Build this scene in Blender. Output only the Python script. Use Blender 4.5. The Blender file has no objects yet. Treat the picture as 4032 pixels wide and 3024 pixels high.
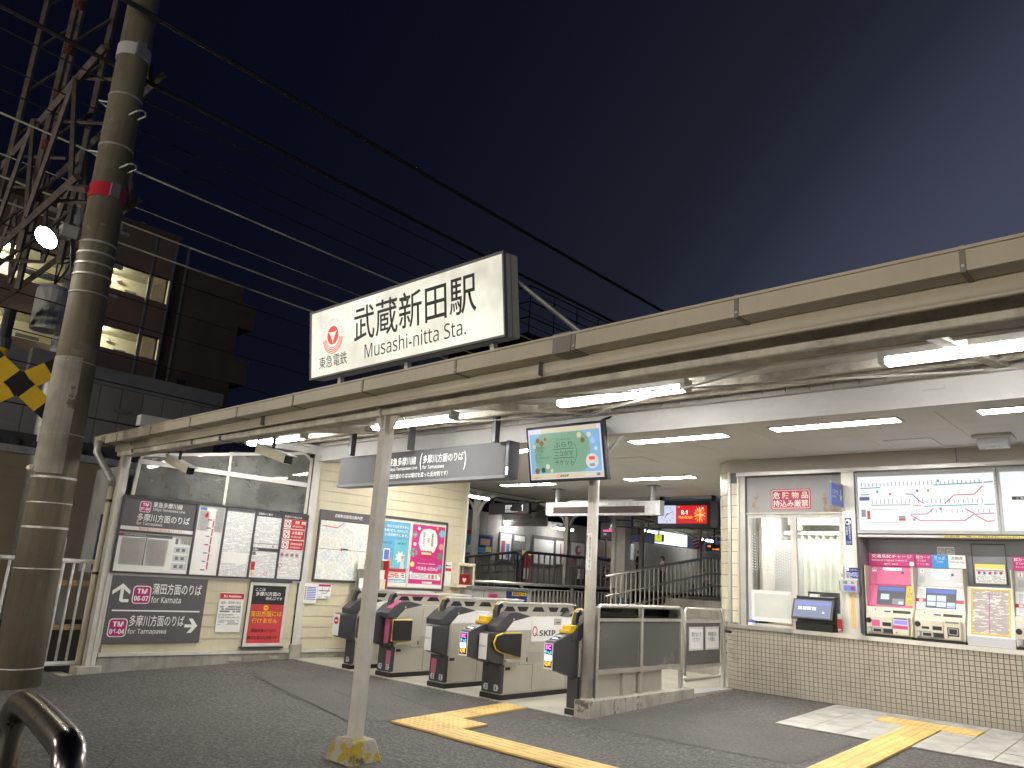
import bpy, bmesh, math, random
from mathutils import Vector as V, Matrix
random.seed(7)
sc = bpy.context.scene
R = math.radians
PI = math.pi
# ---------------- camera, sky, exposure ----------------
cd = bpy.data.cameras.new('camera'); cam = bpy.data.objects.new('camera', cd); sc.collection.objects.link(cam)
_r, _d, _f = V((.745074, .664202, .060833)), V((-.118086, .221128, -.968069)), V((-.656446, .714099, .243189))
cam.matrix_world = Matrix(((_r.x, -_d.x, -_f.x, 3.907), (_r.y, -_d.y, -_f.y, -9.436), (_r.z, -_d.z, -_f.z, 1.166), (0, 0, 0, 1)))
cd.sensor_width = 36; cd.lens = 27.044; cd.clip_start = .05; cd.clip_end = 2000
sc.camera = cam
w = bpy.data.worlds.new('World'); sc.world = w; w.use_nodes = True
nt = w.node_tree; nt.nodes.clear()
out = nt.nodes.new('ShaderNodeOutputWorld'); bg = nt.nodes.new('ShaderNodeBackground'); bg2 = nt.nodes.new('ShaderNodeBackground'); add = nt.nodes.new('ShaderNodeAddShader')
sky = nt.nodes.new('ShaderNodeTexSky'); sky.sky_type = 'NISHITA'; sky.sun_disc = False
sky.sun_elevation = R(-5.0); sky.sun_rotation = R(-10); sky.air_density = 1.0; sky.dust_density = 1.5; sky.ozone_density = 4
bg.inputs[1].default_value = .006
nt.links.new(sky.outputs[0], bg.inputs[0])
# city glow: the night air is brighter towards the horizon and over the town centre
tc = nt.nodes.new('ShaderNodeTexCoord'); cr = nt.nodes.new('ShaderNodeValToRGB')
dp = nt.nodes.new('ShaderNodeVectorMath'); dp.operation = 'DOT_PRODUCT'; dp.inputs[1].default_value = (.398, .854, -.332)
ma = nt.nodes.new('ShaderNodeMapRange'); ma.inputs[1].default_value = -.4; ma.inputs[2].default_value = 1.0
nt.links.new(tc.outputs['Generated'], dp.inputs[0]); nt.links.new(dp.outputs['Value'], ma.inputs[0]); nt.links.new(ma.outputs[0], cr.inputs[0])
e = cr.color_ramp.elements
e[0].position = 0; e[0].color = (.0013, .0017, .0052, 1); e[1].position = 1; e[1].color = (.070, .075, .115, 1)
for p, c in ((.20, (.0018, .0023, .0066, 1)), (.314, (.0028, .0034, .0080, 1)), (.407, (.0046, .0056, .0108, 1)), (.52, (.0080, .0092, .0158, 1)), (.586, (.0135, .0158, .0262, 1)), (.687, (.034, .038, .062, 1))):
    q = e.new(p); q.color = c
nt.links.new(cr.outputs[0], bg2.inputs[0]); bg2.inputs[1].default_value = 1.0
nt.links.new(bg.outputs[0], add.inputs[0]); nt.links.new(bg2.outputs[0], add.inputs[1]); nt.links.new(add.outputs[0], out.inputs[0])
# last trace of dusk light
sl = bpy.data.lights.new('sun', 'SUN'); sl.energy = .01; sl.angle = R(12); sl.color = (.7, .8, 1)
so = bpy.data.objects.new('sun', sl); sc.collection.objects.link(so); so.rotation_euler = (R(62), 0, R(150))
vs = sc.view_settings; vs.view_transform = 'Standard'; vs.look = 'None'; vs.exposure = .6; vs.gamma = 1; vs.use_curve_mapping = False
sc.cycles.use_denoising = True; sc.cycles.max_bounces = 8; sc.cycles.diffuse_bounces = 5; sc.cycles.glossy_bounces = 4; sc.cycles.transmission_bounces = 6
sc.cycles.sample_clamp_indirect = 6; sc.cycles.caustics_reflective = False; sc.cycles.caustics_refractive = False
# ---------------- materials ----------------
MT = {}
def nodes(n):
    m = bpy.data.materials.new(n); m.use_nodes = True; t = m.node_tree; b = t.nodes['Principled BSDF']; return m, t, b
def N(t, k, **kw):
    n = t.nodes.new('ShaderNode' + k)
    for a, v in kw.items():
        if isinstance(a, str) and hasattr(n, a): setattr(n, a, v)
    return n
def noise(t, co, s, det=4, rough=.6):
    n = N(t, 'TexNoise'); n.inputs['Scale'].default_value = s; n.inputs['Detail'].default_value = det; n.inputs['Roughness'].default_value = rough
    t.links.new(co, n.inputs['Vector']); return n.outputs['Fac']
def ramp(t, f, stops):
    c = N(t, 'ValToRGB'); el = c.color_ramp.elements
    el[0].position, el[0].color = stops[0][0], (*stops[0][1], 1) if len(stops[0][1]) == 3 else stops[0][1]
    el[1].position, el[1].color = stops[-1][0], (*stops[-1][1], 1)
    for p, c3 in stops[1:-1]: q = el.new(p); q.color = (*c3, 1)
    t.links.new(f, c.inputs[0]); return c.outputs[0]
def mix(t, f, a, b, mode='MIX'):
    m = N(t, 'MixRGB'); m.blend_type = mode
    for i, v in ((0, f), (1, a), (2, b)):
        if isinstance(v, (int, float)): m.inputs[i].default_value = v
        elif isinstance(v, tuple): m.inputs[i].default_value = (*v, 1)
        else: t.links.new(v, m.inputs[i])
    return m.outputs[0]
def bump(t, b, h, st=.3, d=.01):
    k = N(t, 'Bump'); k.inputs['Strength'].default_value = st; k.inputs['Distance'].default_value = d
    t.links.new(h, k.inputs['Height']); t.links.new(k.outputs[0], b.inputs['Normal'])
def mat(n, c, r=.5, m=0, v=.08, s=3, b=0, bs=40, spot=None, sp=.62, ss=6, streak=0, spec=None, tint=None):
    """painted or solid surface: colour with cloudy wear, fine relief, optional spots (rust, dirt) and vertical streaks"""
    if n in MT: return MT[n]
    M, t, p = nodes(n); co = N(t, 'TexCoord').outputs['Object']
    f = noise(t, co, s, 6)
    lo = tuple(max(0, x * (1 - 2 * v)) for x in c); hi = tuple(min(1, x * (1 + 2 * v)) for x in c)
    col = ramp(t, f, [(.3, lo), (.7, hi)])
    if streak:
        mp = N(t, 'Mapping'); mp.inputs['Scale'].default_value = (14, 14, .7); t.links.new(co, mp.inputs[0])
        g = noise(t, mp.outputs[0], 1.2, 5); col = mix(t, ramp(t, g, [(.45, (0, 0, 0)), (.75, (streak,) * 3)]), col, tuple(x * .35 for x in c))
    if spot:
        g = noise(t, co, ss, 8, .7); col = mix(t, ramp(t, g, [(sp, (0, 0, 0)), (sp + .03, (1, 1, 1))]), col, spot)
    t.links.new(col, p.inputs['Base Color'])
    rr = N(t, 'MapRange'); rr.inputs[3].default_value = max(.02, r - .08); rr.inputs[4].default_value = min(1, r + .12); t.links.new(noise(t, co, s * 4, 3), rr.inputs[0]); t.links.new(rr.outputs[0], p.inputs['Roughness'])
    p.inputs['Metallic'].default_value = m
    if spec is not None: p.inputs['Specular IOR Level'].default_value = spec
    if b: bump(t, p, noise(t, co, bs, 6, .65), b, .01)
    MT[n] = M; return M
def emit(n, c, st, base=None, cloud=0):
    if n in MT: return MT[n]
    base = base or tuple(x * .06 for x in c)
    M, t, p = nodes(n); p.inputs['Base Color'].default_value = (*base, 1); p.inputs['Roughness'].default_value = .4
    p.inputs['Emission Color'].default_value = (*c, 1); p.inputs['Emission Strength'].default_value = st
    if cloud:
        co = N(t, 'TexCoord').outputs['Object']; f = noise(t, co, 2.2, 3)
        t.links.new(ramp(t, f, [(.3, tuple(x * (1 - cloud) for x in c)), (.6, c)]), p.inputs['Emission Color'])
    MT[n] = M; return M
def glass(n, tint=(.9, .92, .9), r=.02, alpha=.25, refl_grey=0):
    if n in MT: return MT[n]
    M, t, p = nodes(n); t.nodes.remove(p); o = t.nodes['Material Output']
    tr = N(t, 'BsdfTransparent'); tr.inputs[0].default_value = (*tint, 1); g = N(t, 'BsdfGlossy'); g.inputs['Roughness'].default_value = r; g.inputs[0].default_value = (.9, .9, .9, 1)
    lw = N(t, 'LayerWeight'); lw.inputs[0].default_value = alpha; ms = N(t, 'MixShader')
    t.links.new(lw.outputs['Fresnel'], ms.inputs[0]); t.links.new(tr.outputs[0], ms.inputs[1]); t.links.new(g.outputs[0], ms.inputs[2]); fin = ms.outputs[0]
    if refl_grey:  # reflections painted in as a cloudy grey diffuse layer
        df = N(t, 'BsdfDiffuse'); df.inputs[0].default_value = (.42, .42, .39, 1); m2_ = N(t, 'MixShader'); co = N(t, 'TexCoord').outputs['Object']
        t.links.new(ramp(t, noise(t, co, 2.5, 5), [(.3, (refl_grey * .6,) * 3), (.7, (refl_grey * 1.3,) * 3)]), m2_.inputs[0]); t.links.new(fin, m2_.inputs[1]); t.links.new(df.outputs[0], m2_.inputs[2]); fin = m2_.outputs[0]
    t.links.new(fin, o.inputs[0])
    MT[n] = M; return M
def printed(n, paper, ink, lh=.012, dens=.5, em=0, gap=.35, r=.35):
    """flat print: rows of small illegible type on paper; UVs are in metres"""
    if n in MT: return MT[n]
    M, t, p = nodes(n); uv = N(t, 'UVMap').outputs[0]
    s = N(t, 'SeparateXYZ'); t.links.new(uv, s.inputs[0])
    def mth(op, a, b=None):
        k = N(t, 'Math'); k.operation = op
        for i, x in enumerate((a, b)):
            if x is None: continue
            if isinstance(x, (int, float)): k.inputs[i].default_value = x
            else: t.links.new(x, k.inputs[i])
        return k.outputs[0]
    row = mth('DIVIDE', s.outputs['Y'], lh); fr = mth('FRACT', row); fl = mth('FLOOR', row)
    line = mth('LESS_THAN', fr, 1 - gap)
    cb = N(t, 'CombineXYZ'); t.links.new(mth('MULTIPLY', s.outputs['X'], 1 / (lh * .45)), cb.inputs[0]); t.links.new(mth('MULTIPLY', fl, 7.31), cb.inputs[1]); t.links.new(mth('MULTIPLY', fr, 2.3), cb.inputs[2])
    ch = mth('GREATER_THAN', noise(t, cb.outputs[0], 1.0, 2), 1 - dens)
    c2 = N(t, 'CombineXYZ'); t.links.new(mth('MULTIPLY', s.outputs['X'], 9), c2.inputs[0]); t.links.new(mth('MULTIPLY', fl, 3.17), c2.inputs[1])
    wd = mth('GREATER_THAN', noise(t, c2.outputs[0], 1.0, 1), .43)
    f = mth('MULTIPLY', mth('MULTIPLY', line, ch), wd)
    col = mix(t, f, paper, ink); t.links.new(col, p.inputs['Base Color']); p.inputs['Roughness'].default_value = r
    if em: t.links.new(col, p.inputs['Emission Color']); p.inputs['Emission Strength'].default_value = em
    MT[n] = M; return M
def print_map(n, base=(.75, .74, .68)):
    if n in MT: return MT[n]
    M, t, p = nodes(n); uv = N(t, 'UVMap').outputs[0]
    v = N(t, 'TexVoronoi'); v.feature = 'DISTANCE_TO_EDGE'; v.inputs['Scale'].default_value = 22; t.links.new(uv, v.inputs['Vector'])
    v2 = N(t, 'TexVoronoi'); v2.feature = 'DISTANCE_TO_EDGE'; v2.inputs['Scale'].default_value = 4; t.links.new(uv, v2.inputs['Vector'])
    blk = ramp(t, noise(t, uv, 5, 2), [(.35, (.62, .66, .68)), (.5, base), (.62, (.70, .70, .55)), (.72, (.78, .77, .72))])
    col = mix(t, ramp(t, v.outputs[0], [(.03, (1, 1, 1)), (.07, (0, 0, 0))]), blk, (.86, .86, .84))
    col = mix(t, ramp(t, v2.outputs[0], [(.012, (1, 1, 1)), (.03, (0, 0, 0))]), col, (.88, .88, .80))
    col = mix(t, ramp(t, noise(t, uv, 70, 1), [(.70, (0, 0, 0)), (.72, (.8, .8, .8))]), col, (.13, .13, .16))
    col = mix(t, ramp(t, noise(t, uv, 9, 1), [(.76, (0, 0, 0)), (.77, (1, 1, 1))]), col, (.22, .42, .10))
    t.links.new(col, p.inputs['Base Color']); p.inputs['Roughness'].default_value = .25
    MT[n] = M; return M
# ---------------- geometry helpers ----------------
C = sc.collection
W = {}
def Mof(p): return W.get(p.name, Matrix()) if p else Matrix()
class Fr:
    """a drawing plane: a to the right, b up, c out of the surface"""
    def __init__(s, o, r, u=(0, 0, 1)):
        s.o, s.r, s.u = V(o), V(r).normalized(), V(u).normalized(); s.n = s.r.cross(s.u).normalized()
        s.M = Matrix(((s.r.x, s.u.x, s.n.x, s.o.x), (s.r.y, s.u.y, s.n.y, s.o.y), (s.r.z, s.u.z, s.n.z, s.o.z), (0, 0, 0, 1)))
    def p(s, a, b, c=0): return s.M @ V((a, b, c))
class G:
    def __init__(s, M=None): s.v, s.f, s.uv = [], [], []; s.M = M.M if isinstance(M, Fr) else (M or Matrix())
    def add(s, vs, fs):
        k = len(s.v); s.v += [s.M @ V(x) for x in vs]; s.f += [tuple(i + k for i in f) for f in fs]; return s
    def box(s, x0, x1, y0, y1, z0, z1):
        return s.add([(x0, y0, z0), (x1, y0, z0), (x1, y1, z0), (x0, y1, z0), (x0, y0, z1), (x1, y0, z1), (x1, y1, z1), (x0, y1, z1)],
                     [(3, 2, 1, 0), (4, 5, 6, 7), (0, 1, 5, 4), (1, 2, 6, 5), (2, 3, 7, 6), (3, 0, 4, 7)])
    def quad(s, *p): return s.add(p, [tuple(range(len(p)))])
    def prism(s, pts, ax, a, b):
        f = {'x': lambda q, t: (t, q[0], q[1]), 'y': lambda q, t: (q[0], t, q[1]), 'z': lambda q, t: (q[0], q[1], t)}[ax]
        n = len(pts); vs = [f(q, a) for q in pts] + [f(q, b) for q in pts]
        return s.add(vs, [tuple(range(n))[::-1], tuple(range(n, 2 * n))] + [(i, (i + 1) % n, n + (i + 1) % n, n + i) for i in range(n)])
    def tube(s, pts, r, n=8, r2=None, flat=1):
        pts = [V(p) for p in pts]; vs = []; m = len(pts); up0 = None
        for i, p in enumerate(pts):
            t = (pts[min(i + 1, m - 1)] - pts[max(i - 1, 0)]).normalized()
            if up0 is None:
                up0 = V((0, 0, 1)) if abs(t.z) < .9 else V((1, 0, 0))
            x = t.cross(up0)
            if x.length < 1e-4: x = t.cross(V((1, .3, .2)))
            x.normalize(); y = x.cross(t).normalized(); up0 = y
            rr = r if r2 is None else r + (r2 - r) * i / (m - 1)
            vs += [p + (x * math.cos(2 * PI * k / n) + y * math.sin(2 * PI * k / n) * flat) * rr for k in range(n)]
        fs = [(i * n + k, i * n + (k + 1) % n, (i + 1) * n + (k + 1) % n, (i + 1) * n + k) for i in range(m - 1) for k in range(n)]
        fs += [tuple(range(n))[::-1], tuple(range((m - 1) * n, m * n))]
        return s.add([tuple(q) for q in vs], fs)
    def cyl(s, a, b, r, n=16, r2=None): return s.tube([a, b], r, n, r2)
    def lathe(s, prof, c, n=16):
        vs = [(c[0] + r * math.cos(2 * PI * k / n), c[1] + r * math.sin(2 * PI * k / n), c[2] + z) for r, z in prof for k in range(n)]; m = len(prof)
        return s.add(vs, [(i * n + k, i * n + (k + 1) % n, (i + 1) * n + (k + 1) % n, (i + 1) * n + k) for i in range(m - 1) for k in range(n)] + [tuple(range(n))[::-1], tuple(range((m - 1) * n, m * n))])
    def disc(s, a, b, c, r, n=20, r0=0, a0=0, a1=2 * PI):
        full = abs(a1 - a0 - 2 * PI) < 1e-6; m = n if full else n + 1
        o = [(a + r * math.cos(a0 + (a1 - a0) * k / n), b + r * math.sin(a0 + (a1 - a0) * k / n), c) for k in range(m)]
        if not r0: return s.add(o, [tuple(range(m))])
        i = [(a + r0 * math.cos(a0 + (a1 - a0) * k / n), b + r0 * math.sin(a0 + (a1 - a0) * k / n), c) for k in range(m)]
        return s.add(o + i, [(k, (k + 1) % m, m + (k + 1) % m, m + k) for k in range(n)])
    def rrect(s, a0, a1, b0, b1, c0, c1, r, n=4):
        pts = []
        for cx, cy, st in ((a1 - r, b1 - r, 0), (a0 + r, b1 - r, 90), (a0 + r, b0 + r, 180), (a1 - r, b0 + r, 270)):
            pts += [(cx + r * math.cos(R(st + 90 * k / n)), cy + r * math.sin(R(st + 90 * k / n))) for k in range(n + 1)]
        return s.prism(pts, 'z', c0, c1)
    def obj(s, name, m, parent=None, bevel=0, smooth=False, uv=None):
        me = bpy.data.meshes.new(name); me.from_pydata([tuple(x) for x in s.v], [], s.f)
        if uv:
            l = me.uv_layers.new(name='UVMap')
            for lp in me.loops: l.data[lp.index].uv = uv[lp.vertex_index]
        me.transform(Mof(parent).inverted()); me.update()
        m = MT[m] if isinstance(m, str) else m
        me.materials.append(m); o = bpy.data.objects.new(name, me); C.objects.link(o)
        if parent: o.parent = parent; W[o.name] = Mof(parent)
        if smooth:
            for q in me.polygons: q.use_smooth = True
        if smooth == 'auto':
            for e_ in (): pass
        if bevel:
            b = o.modifiers.new('bevel', 'BEVEL'); b.width = bevel; b.segments = 2; b.limit_method = 'ANGLE'; b.angle_limit = R(40)
        return o
def tag(o, label, cat, group=None):
    o['label'] = label; o['category'] = cat
    if group: o['group'] = group
    return o
def thing(name, label, cat, loc=(0, 0, 0), group=None):
    o = bpy.data.objects.new(name, None); C.objects.link(o); o.location = loc; o.empty_display_size = .1
    W[o.name] = Matrix.Translation(loc); return tag(o, label, cat, group)
def struct(o): o['kind'] = 'structure'; return o
def stuff(o): o['kind'] = 'stuff'; return o
TX = []
def txt(s, fr, a, b, w_, h_, m, parent, c=.002, bold=0, name='lettering', vert=False, rot=None):
    """lettering fitted into the rectangle (a, b, w, h) of the drawing plane"""
    TX.append((s, fr, a, b, w_, h_, m, parent, c, bold, name, vert))
def sheet(name, fr, a0, a1, b0, b1, c, m, parent):
    g = G(fr).quad((a0, b0, c), (a1, b0, c), (a1, b1, c), (a0, b1, c))
    return g.obj(name, m, parent, uv=[(a0, b0), (a1, b0), (a1, b1), (a0, b1)])
def bx(name, m, parent, *b, bevel=0, M=None): return G(M).box(*b).obj(name, m, parent, bevel)
# ---------------- palette ----------------
mat('asphalt', (.075, .073, .070), .85)
def mk_asphalt(n, base, grit):
    M, t, p = nodes(n); co = N(t, 'TexCoord').outputs['Object']
    col = ramp(t, noise(t, co, .8, 6), [(.3, tuple(x * .78 for x in base)), (.7, tuple(x * 1.2 for x in base))])
    g = noise(t, co, 34, 4, .75)
    col = mix(t, ramp(t, g, [(.50, (0, 0, 0)), (.64, (grit,) * 3)]), col, (.22, .21, .195))
    col = mix(t, ramp(t, g, [(.33, (grit,) * 3), (.46, (0, 0, 0))]), col, tuple(x * .30 for x in base))
    wn = ramp(t, noise(t, co, 1.3, 3), [(.42, (0, 0, 0)), (.62, (1, 1, 1))])
    v = N(t, 'TexVoronoi'); v.inputs['Scale'].default_value = 17; t.links.new(co, v.inputs['Vector'])
    col = mix(t, mix(t, 1.0, ramp(t, v.outputs['Distance'], [(.07, (1, 1, 1)), (.12, (0, 0, 0))]), wn, 'MULTIPLY'), col, (.42, .40, .37))
    t.links.new(col, p.inputs['Base Color']); p.inputs['Roughness'].default_value = .75
    bump(t, p, g, 1.0, .03); MT[n] = M
MT.pop('asphalt'); mk_asphalt('asphalt', (.100, .095, .086), .85); mk_asphalt('asphalt_smooth', (.112, .106, .096), .3)
mat('ballast', (.05, .045, .04), .95, v=.3, s=14, b=1, bs=30)
mat('concrete', (.36, .34, .29), .85, v=.16, s=3, b=.4, bs=60, spot=(.16, .145, .12), sp=.60, ss=3, streak=.4)
mat('concrete_pale', (.46, .43, .36), .8, v=.12, s=4, b=.3, bs=70, streak=.3)
mat('floor_terrazzo', (.42, .40, .33), .5, v=.10, s=2, spot=(.30, .28, .23), sp=.6, ss=40)
mat('pave', (.40, .39, .35), .75, v=.12, s=5, b=.25, bs=150)
mat('tactile', (.70, .48, .17), .6, v=.10, s=4, b=.15, bs=90, spot=(.45, .31, .10), sp=.68, ss=9)
mat('wall_tile', (.37, .33, .27), .35, v=.07, s=1.6, spot=(.33, .295, .235), sp=.55, ss=5)
mat('grout', (.135, .115, .085), .9)
mat('cream_tile', (.66, .60, .44), .22, v=.06, s=5, spot=(.60, .54, .38), sp=.6, ss=9)
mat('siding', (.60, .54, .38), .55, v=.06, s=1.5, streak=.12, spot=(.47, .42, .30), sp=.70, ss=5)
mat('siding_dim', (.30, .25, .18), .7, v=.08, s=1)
mat('white_old', (.60, .57, .51), .55, v=.08, s=4, spot=(.15, .075, .035), sp=.72, ss=9, streak=.15)
mat('white_peel', (.58, .54, .46), .6, v=.16, s=7, b=1.0, bs=18, spot=(.22, .15, .09), sp=.70, ss=14)
mat('white_clean', (.72, .71, .68), .45, v=.04)
mat('brick_white', (.55, .54, .50), .6, v=.08, s=3, b=.3, bs=50)
mat('gutter', (.50, .44, .35), .42, v=.06, s=1.2, streak=.10)
mat('gutter_band', (.22, .20, .17), .5, v=.1)
mat('ceiling', (.74, .73, .70), .7, v=.03, s=1)
mat('fascia', (.46, .43, .37), .5, v=.05, s=1)
mat('steel', (.60, .58, .53), .34, .8, v=.06, s=3, spot=(.44, .42, .37), sp=.66, ss=7)
mat('steel_dull', (.50, .48, .43), .45, .5, v=.08, s=3)
mat('gate_steel', (.58, .555, .49), .38, .6, v=.05, s=2.0, spot=(.42, .39, .32), sp=.70, ss=4)
mat('alu_white', (.62, .60, .55), .4, v=.05, streak=.15)
mat('galv', (.50, .50, .49), .5, .6, v=.12, s=9)
mat('black', (.012, .012, .013), .4, v=.05)
mat('black_gloss', (.008, .008, .010), .12, v=.02)
mat('dark_plastic', (.050, .050, .056), .42, v=.05, s=6)
mat('dark_frame', (.060, .058, .064), .4, v=.05)
mat('sign_grey', (.105, .097, .102), .38, v=.04, s=2)
mat('sign_hang', (.085, .083, .086), .6, v=.03)
mat('white', (.80, .79, .77), .35, v=.02)
mat('paper', (.78, .77, .73), .5, v=.03)
mat('letter_white', (.85, .84, .81), .4, v=.01)
mat('letter_black', (.015, .014, .016), .5, v=.01)
mat('magenta', (.46, .016, .17), .35, v=.03)
mat('pink', (.60, .10, .24), .35, v=.04)
mat('pink_dull', (.46, .12, .19), .4, v=.05)
mat('red', (.50, .022, .03), .4, v=.05)
mat('red_sign', (.46, .018, .035), .4, v=.04)
mat('red_poster', (.55, .055, .065), .35, v=.10, s=3, spot=(.62, .12, .12), sp=.6, ss=4)
mat('yellow', (.78, .50, .02), .45, v=.05)
mat('yellow_pale', (.78, .66, .16), .5, v=.05)
mat('navy', (.02, .035, .20), .4, v=.04)
mat('blue', (.03, .24, .60), .4, v=.03)
mat('blue_sign', (.11, .17, .55), .4, v=.03)
mat('beige_plastic', (.62, .58, .46), .45, v=.05, s=6)
mat('grey_plastic', (.42, .42, .41), .45, v=.04)
mat('grey_light', (.55, .55, .56), .4, v=.03)
mat('grey_dark', (.16, .16, .17), .5, v=.05)
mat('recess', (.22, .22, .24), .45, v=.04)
mat('rubber', (.02, .02, .02), .7, v=.1)
mat('pole_concrete', (.165, .140, .098), .85, v=.16, s=1.3, b=.3, bs=40, spot=(.21, .185, .14), sp=.6, ss=2.5, streak=.5)
mat('truss', (.115, .095, .085), .65, .3, v=.2, s=8)
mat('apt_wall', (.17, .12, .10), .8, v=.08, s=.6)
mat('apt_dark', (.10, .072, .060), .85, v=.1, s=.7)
mat('apt_in', (.62, .58, .42), .7, v=.03)
mat('corrugate', (.20, .195, .19), .6, v=.05, s=.4)
mat('roof_dark', (.05, .05, .055), .8, v=.1)
mat('skin', (.55, .34, .24), .5, v=.03)
mat('hair', (.012, .010, .009), .5)
mat('cloth_black', (.015, .016, .018), .8, v=.2)
mat('cloth_navy', (.035, .045, .075), .8, v=.2)
mat('cloth_white', (.6, .6, .6), .8, v=.08)
mat('cloth_pattern', (.22, .22, .23), .8, v=.45, s=22)
mat('wood', (.42, .27, .13), .5, v=.12, s=6)
mat('wall_grey', (.36, .35, .33), .7, v=.05)
mat('wall_olive', (.20, .19, .155), .7, v=.08)
mat('led_dark', (.05, .035, .03), .3)
mat('phone', (.02, .02, .02), .2)
mat('curtain', (.55, .56, .50), .8, v=.05)
glass('pane', (.80, .84, .80), .02, .30)
glass('pane_clear', (.97, .98, .97), .01, .15)
glass('smoked', (.50, .50, .48), .05, .35, .25)  # smoked: grey diffuse layer stands in for reflections on the dark glass
emit('tube', (1, .985, .955), 54); emit('panel_lamp', (1, .98, .945), 48); emit('tube_far', (1, .98, .94), 34)
emit('signbox', (1, .96, .80), .62, (.3, .3, .27), cloud=.45); emit('mapbox', (.93, .98, 1), .60, (.1, .1, .1))
emit('screen_white', (.95, .95, 1), 1.0)
emit('corr_lamp', (1, .97, .72), 260); emit('flood', (1, .98, .92), 90)
# colours that peel, rust or stain in patches of their own
def layered(n, a, b, sc_, th, r=.6, c=None, sc2=3, th2=.6, bst=.4):
    M, t, p = nodes(n); co = N(t, 'TexCoord').outputs['Object']
    col = mix(t, ramp(t, noise(t, co, sc_, 8, .7), [(th, (0, 0, 0)), (th + .04, (1, 1, 1))]), a, b)
    if c: col = mix(t, ramp(t, noise(t, co, sc2, 6), [(th2, (0, 0, 0)), (th2 + .06, (1, 1, 1))]), col, c)
    t.links.new(col, p.inputs['Base Color']); p.inputs['Roughness'].default_value = r; bump(t, p, noise(t, co, sc_ * 3, 6), bst, .01); MT[n] = M
layered('footing', (.40, .38, .33), (.42, .30, .03), 7, .49, .85, (.10, .09, .07), 9, .60, .7)
layered('rusty_panel', (.33, .32, .31), (.30, .17, .06), 2.2, .56, .4, (.36, .35, .34), 5, .55, .05)
layered('rail_metal', (.30, .28, .27), (.12, .05, .025), 9, .58, .2, None, 3, .6, .1); MT['rail_metal'].node_tree.nodes['Principled BSDF'].inputs['Metallic'].default_value = 1
# ---------------- ground ----------------
def gz(y): return .03 * max(-12, min(0, y))
def slope_sheet(x0, x1, y0, y1, dz=0, n=8, M=None):
    g = G()
    for i in range(n):
        a, b = y0 + (y1 - y0) * i / n, y0 + (y1 - y0) * (i + 1) / n
        g.quad((x0, a, gz(a) + dz), (x1, a, gz(a) + dz), (x1, b, gz(b) + dz), (x0, b, gz(b) + dz))
    return g
g = slope_sheet(-5.66, 60, -60, -3.12, 0, 30); g.v += [] 
g2 = slope_sheet(-.86, 60, -3.12, .3, 0, 4); g.add([tuple(v) for v in g2.v], g2.f)
g3 = slope_sheet(-60, -5.66, -60, -6.0, 0, 30); g.add([tuple(v) for v in g3.v], g3.f)
struct(g.obj('asphalt_ground', 'asphalt'))
struct(G().quad((-900, -900, -.6), (900, -900, -.6), (900, 900, -.6), (-900, 900, -.6)).obj('ground', 'ballast'))
struct(G().quad((-60, -6.0, -.24), (-5.66, -6.0, -.24), (-5.66, 80, -.24), (-60, 80, -.24)).obj('track_bed', 'ballast'))
floor = struct(bx('concourse_floor', 'floor_terrazzo', None, -6.2, -.86, -3.12, 9, -.3, -.086))
for x in (-4.7, -3.2, -1.7): G().quad((x, -3.1, -.0845), (x + .008, -3.1, -.0845), (x + .008, 8, -.0845), (x, 8, -.0845)).obj('floor_joint', 'grey_dark', floor)
for y in (-2.2, -.7, .8): G().quad((-5.6, y, -.0845), (-.9, y, -.0845), (-.9, y + .008, -.0845), (-5.6, y + .008, -.0845)).obj('floor_joint', 'grey_dark', floor)
# asphalt repairs: smoother patches and saw-cut joints
def patch(pts, dz, m='asphalt_smooth', n='asphalt_patch'):
    return struct(G().quad(*[(x, y, gz(y) + dz) for x, y in pts]).obj(n, m))
patch([(-4.9, -4.15), (-3.4, -4.62), (-1.95, -4.9), (-1.72, -4.62), (-1.72, -3.35), (-4.3, -3.3)], .004)
patch([(-1.0, -3.3), (1.3, -3.15), (1.36, -1.9), (.5, -1.75), (-.6, -1.2), (-.62, -3.0)], .004)
def cut(a, b, wd=.012):
    d = (V(b) - V(a)); n = V((-d.y, d.x)).normalized() * wd / 2; a, b = V(a), V(b)
    return struct(G().quad(*[(q.x, q.y, gz(q.y) + .006) for q in (a - n, b - n, b + n, a + n)]).obj('pavement_joint', 'rubber'))
for a, b in (((-4.6, -4.3), (-1.9, -4.93)), ((-3.3, -4.1), (-2.3, -4.35)), ((-1.75, -4.6), (-1.75, -3.6)), ((-1.9, -6.9), (-1.2, -7.35)), ((-2.75, -3.75), (-1.8, -3.95)), ((-.85, -7.1), (-.35, -7.4))): cut(a, b)
# ---------------- paving tiles and tactile paving ----------------
pv = struct(slope_sheet(.53, 5.4, -1.715, -.02, .004, 2).obj('paving', 'grout'))
def tile_piece(name, m, parent, x0, x1, y0, y1, t, gap=.006, base=.005):
    g = G(); z = lambda y: gz(y)
    a, b, c, d = x0 + gap / 2, x1 - gap / 2, y0 + gap / 2, y1 - gap / 2
    vs = [(a, c, z(c) + base), (b, c, z(c) + base), (b, d, z(d) + base), (a, d, z(d) + base), (a, c, z(c) + base + t), (b, c, z(c) + base + t), (b, d, z(d) + base + t), (a, d, z(d) + base + t)]
    g.add(vs, [(4, 5, 6, 7), (0, 1, 5, 4), (1, 2, 6, 5), (2, 3, 7, 6), (3, 0, 4, 7)]); return g.obj(name, m, parent) if parent is not False else g
cols = [.53 + .303 * i for i in range(16)]; rows = [-1.71, -1.30, -.895, -.49, -.085]
for i in range(15):
    for j in range(4):
        if 2.9 < i < 3.9 and j < 3: continue
        tile_piece('paving_tile', 'pave', pv, cols[i], cols[i + 1], rows[j], rows[j + 1], .006 + random.random() * .002, .007)
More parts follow.
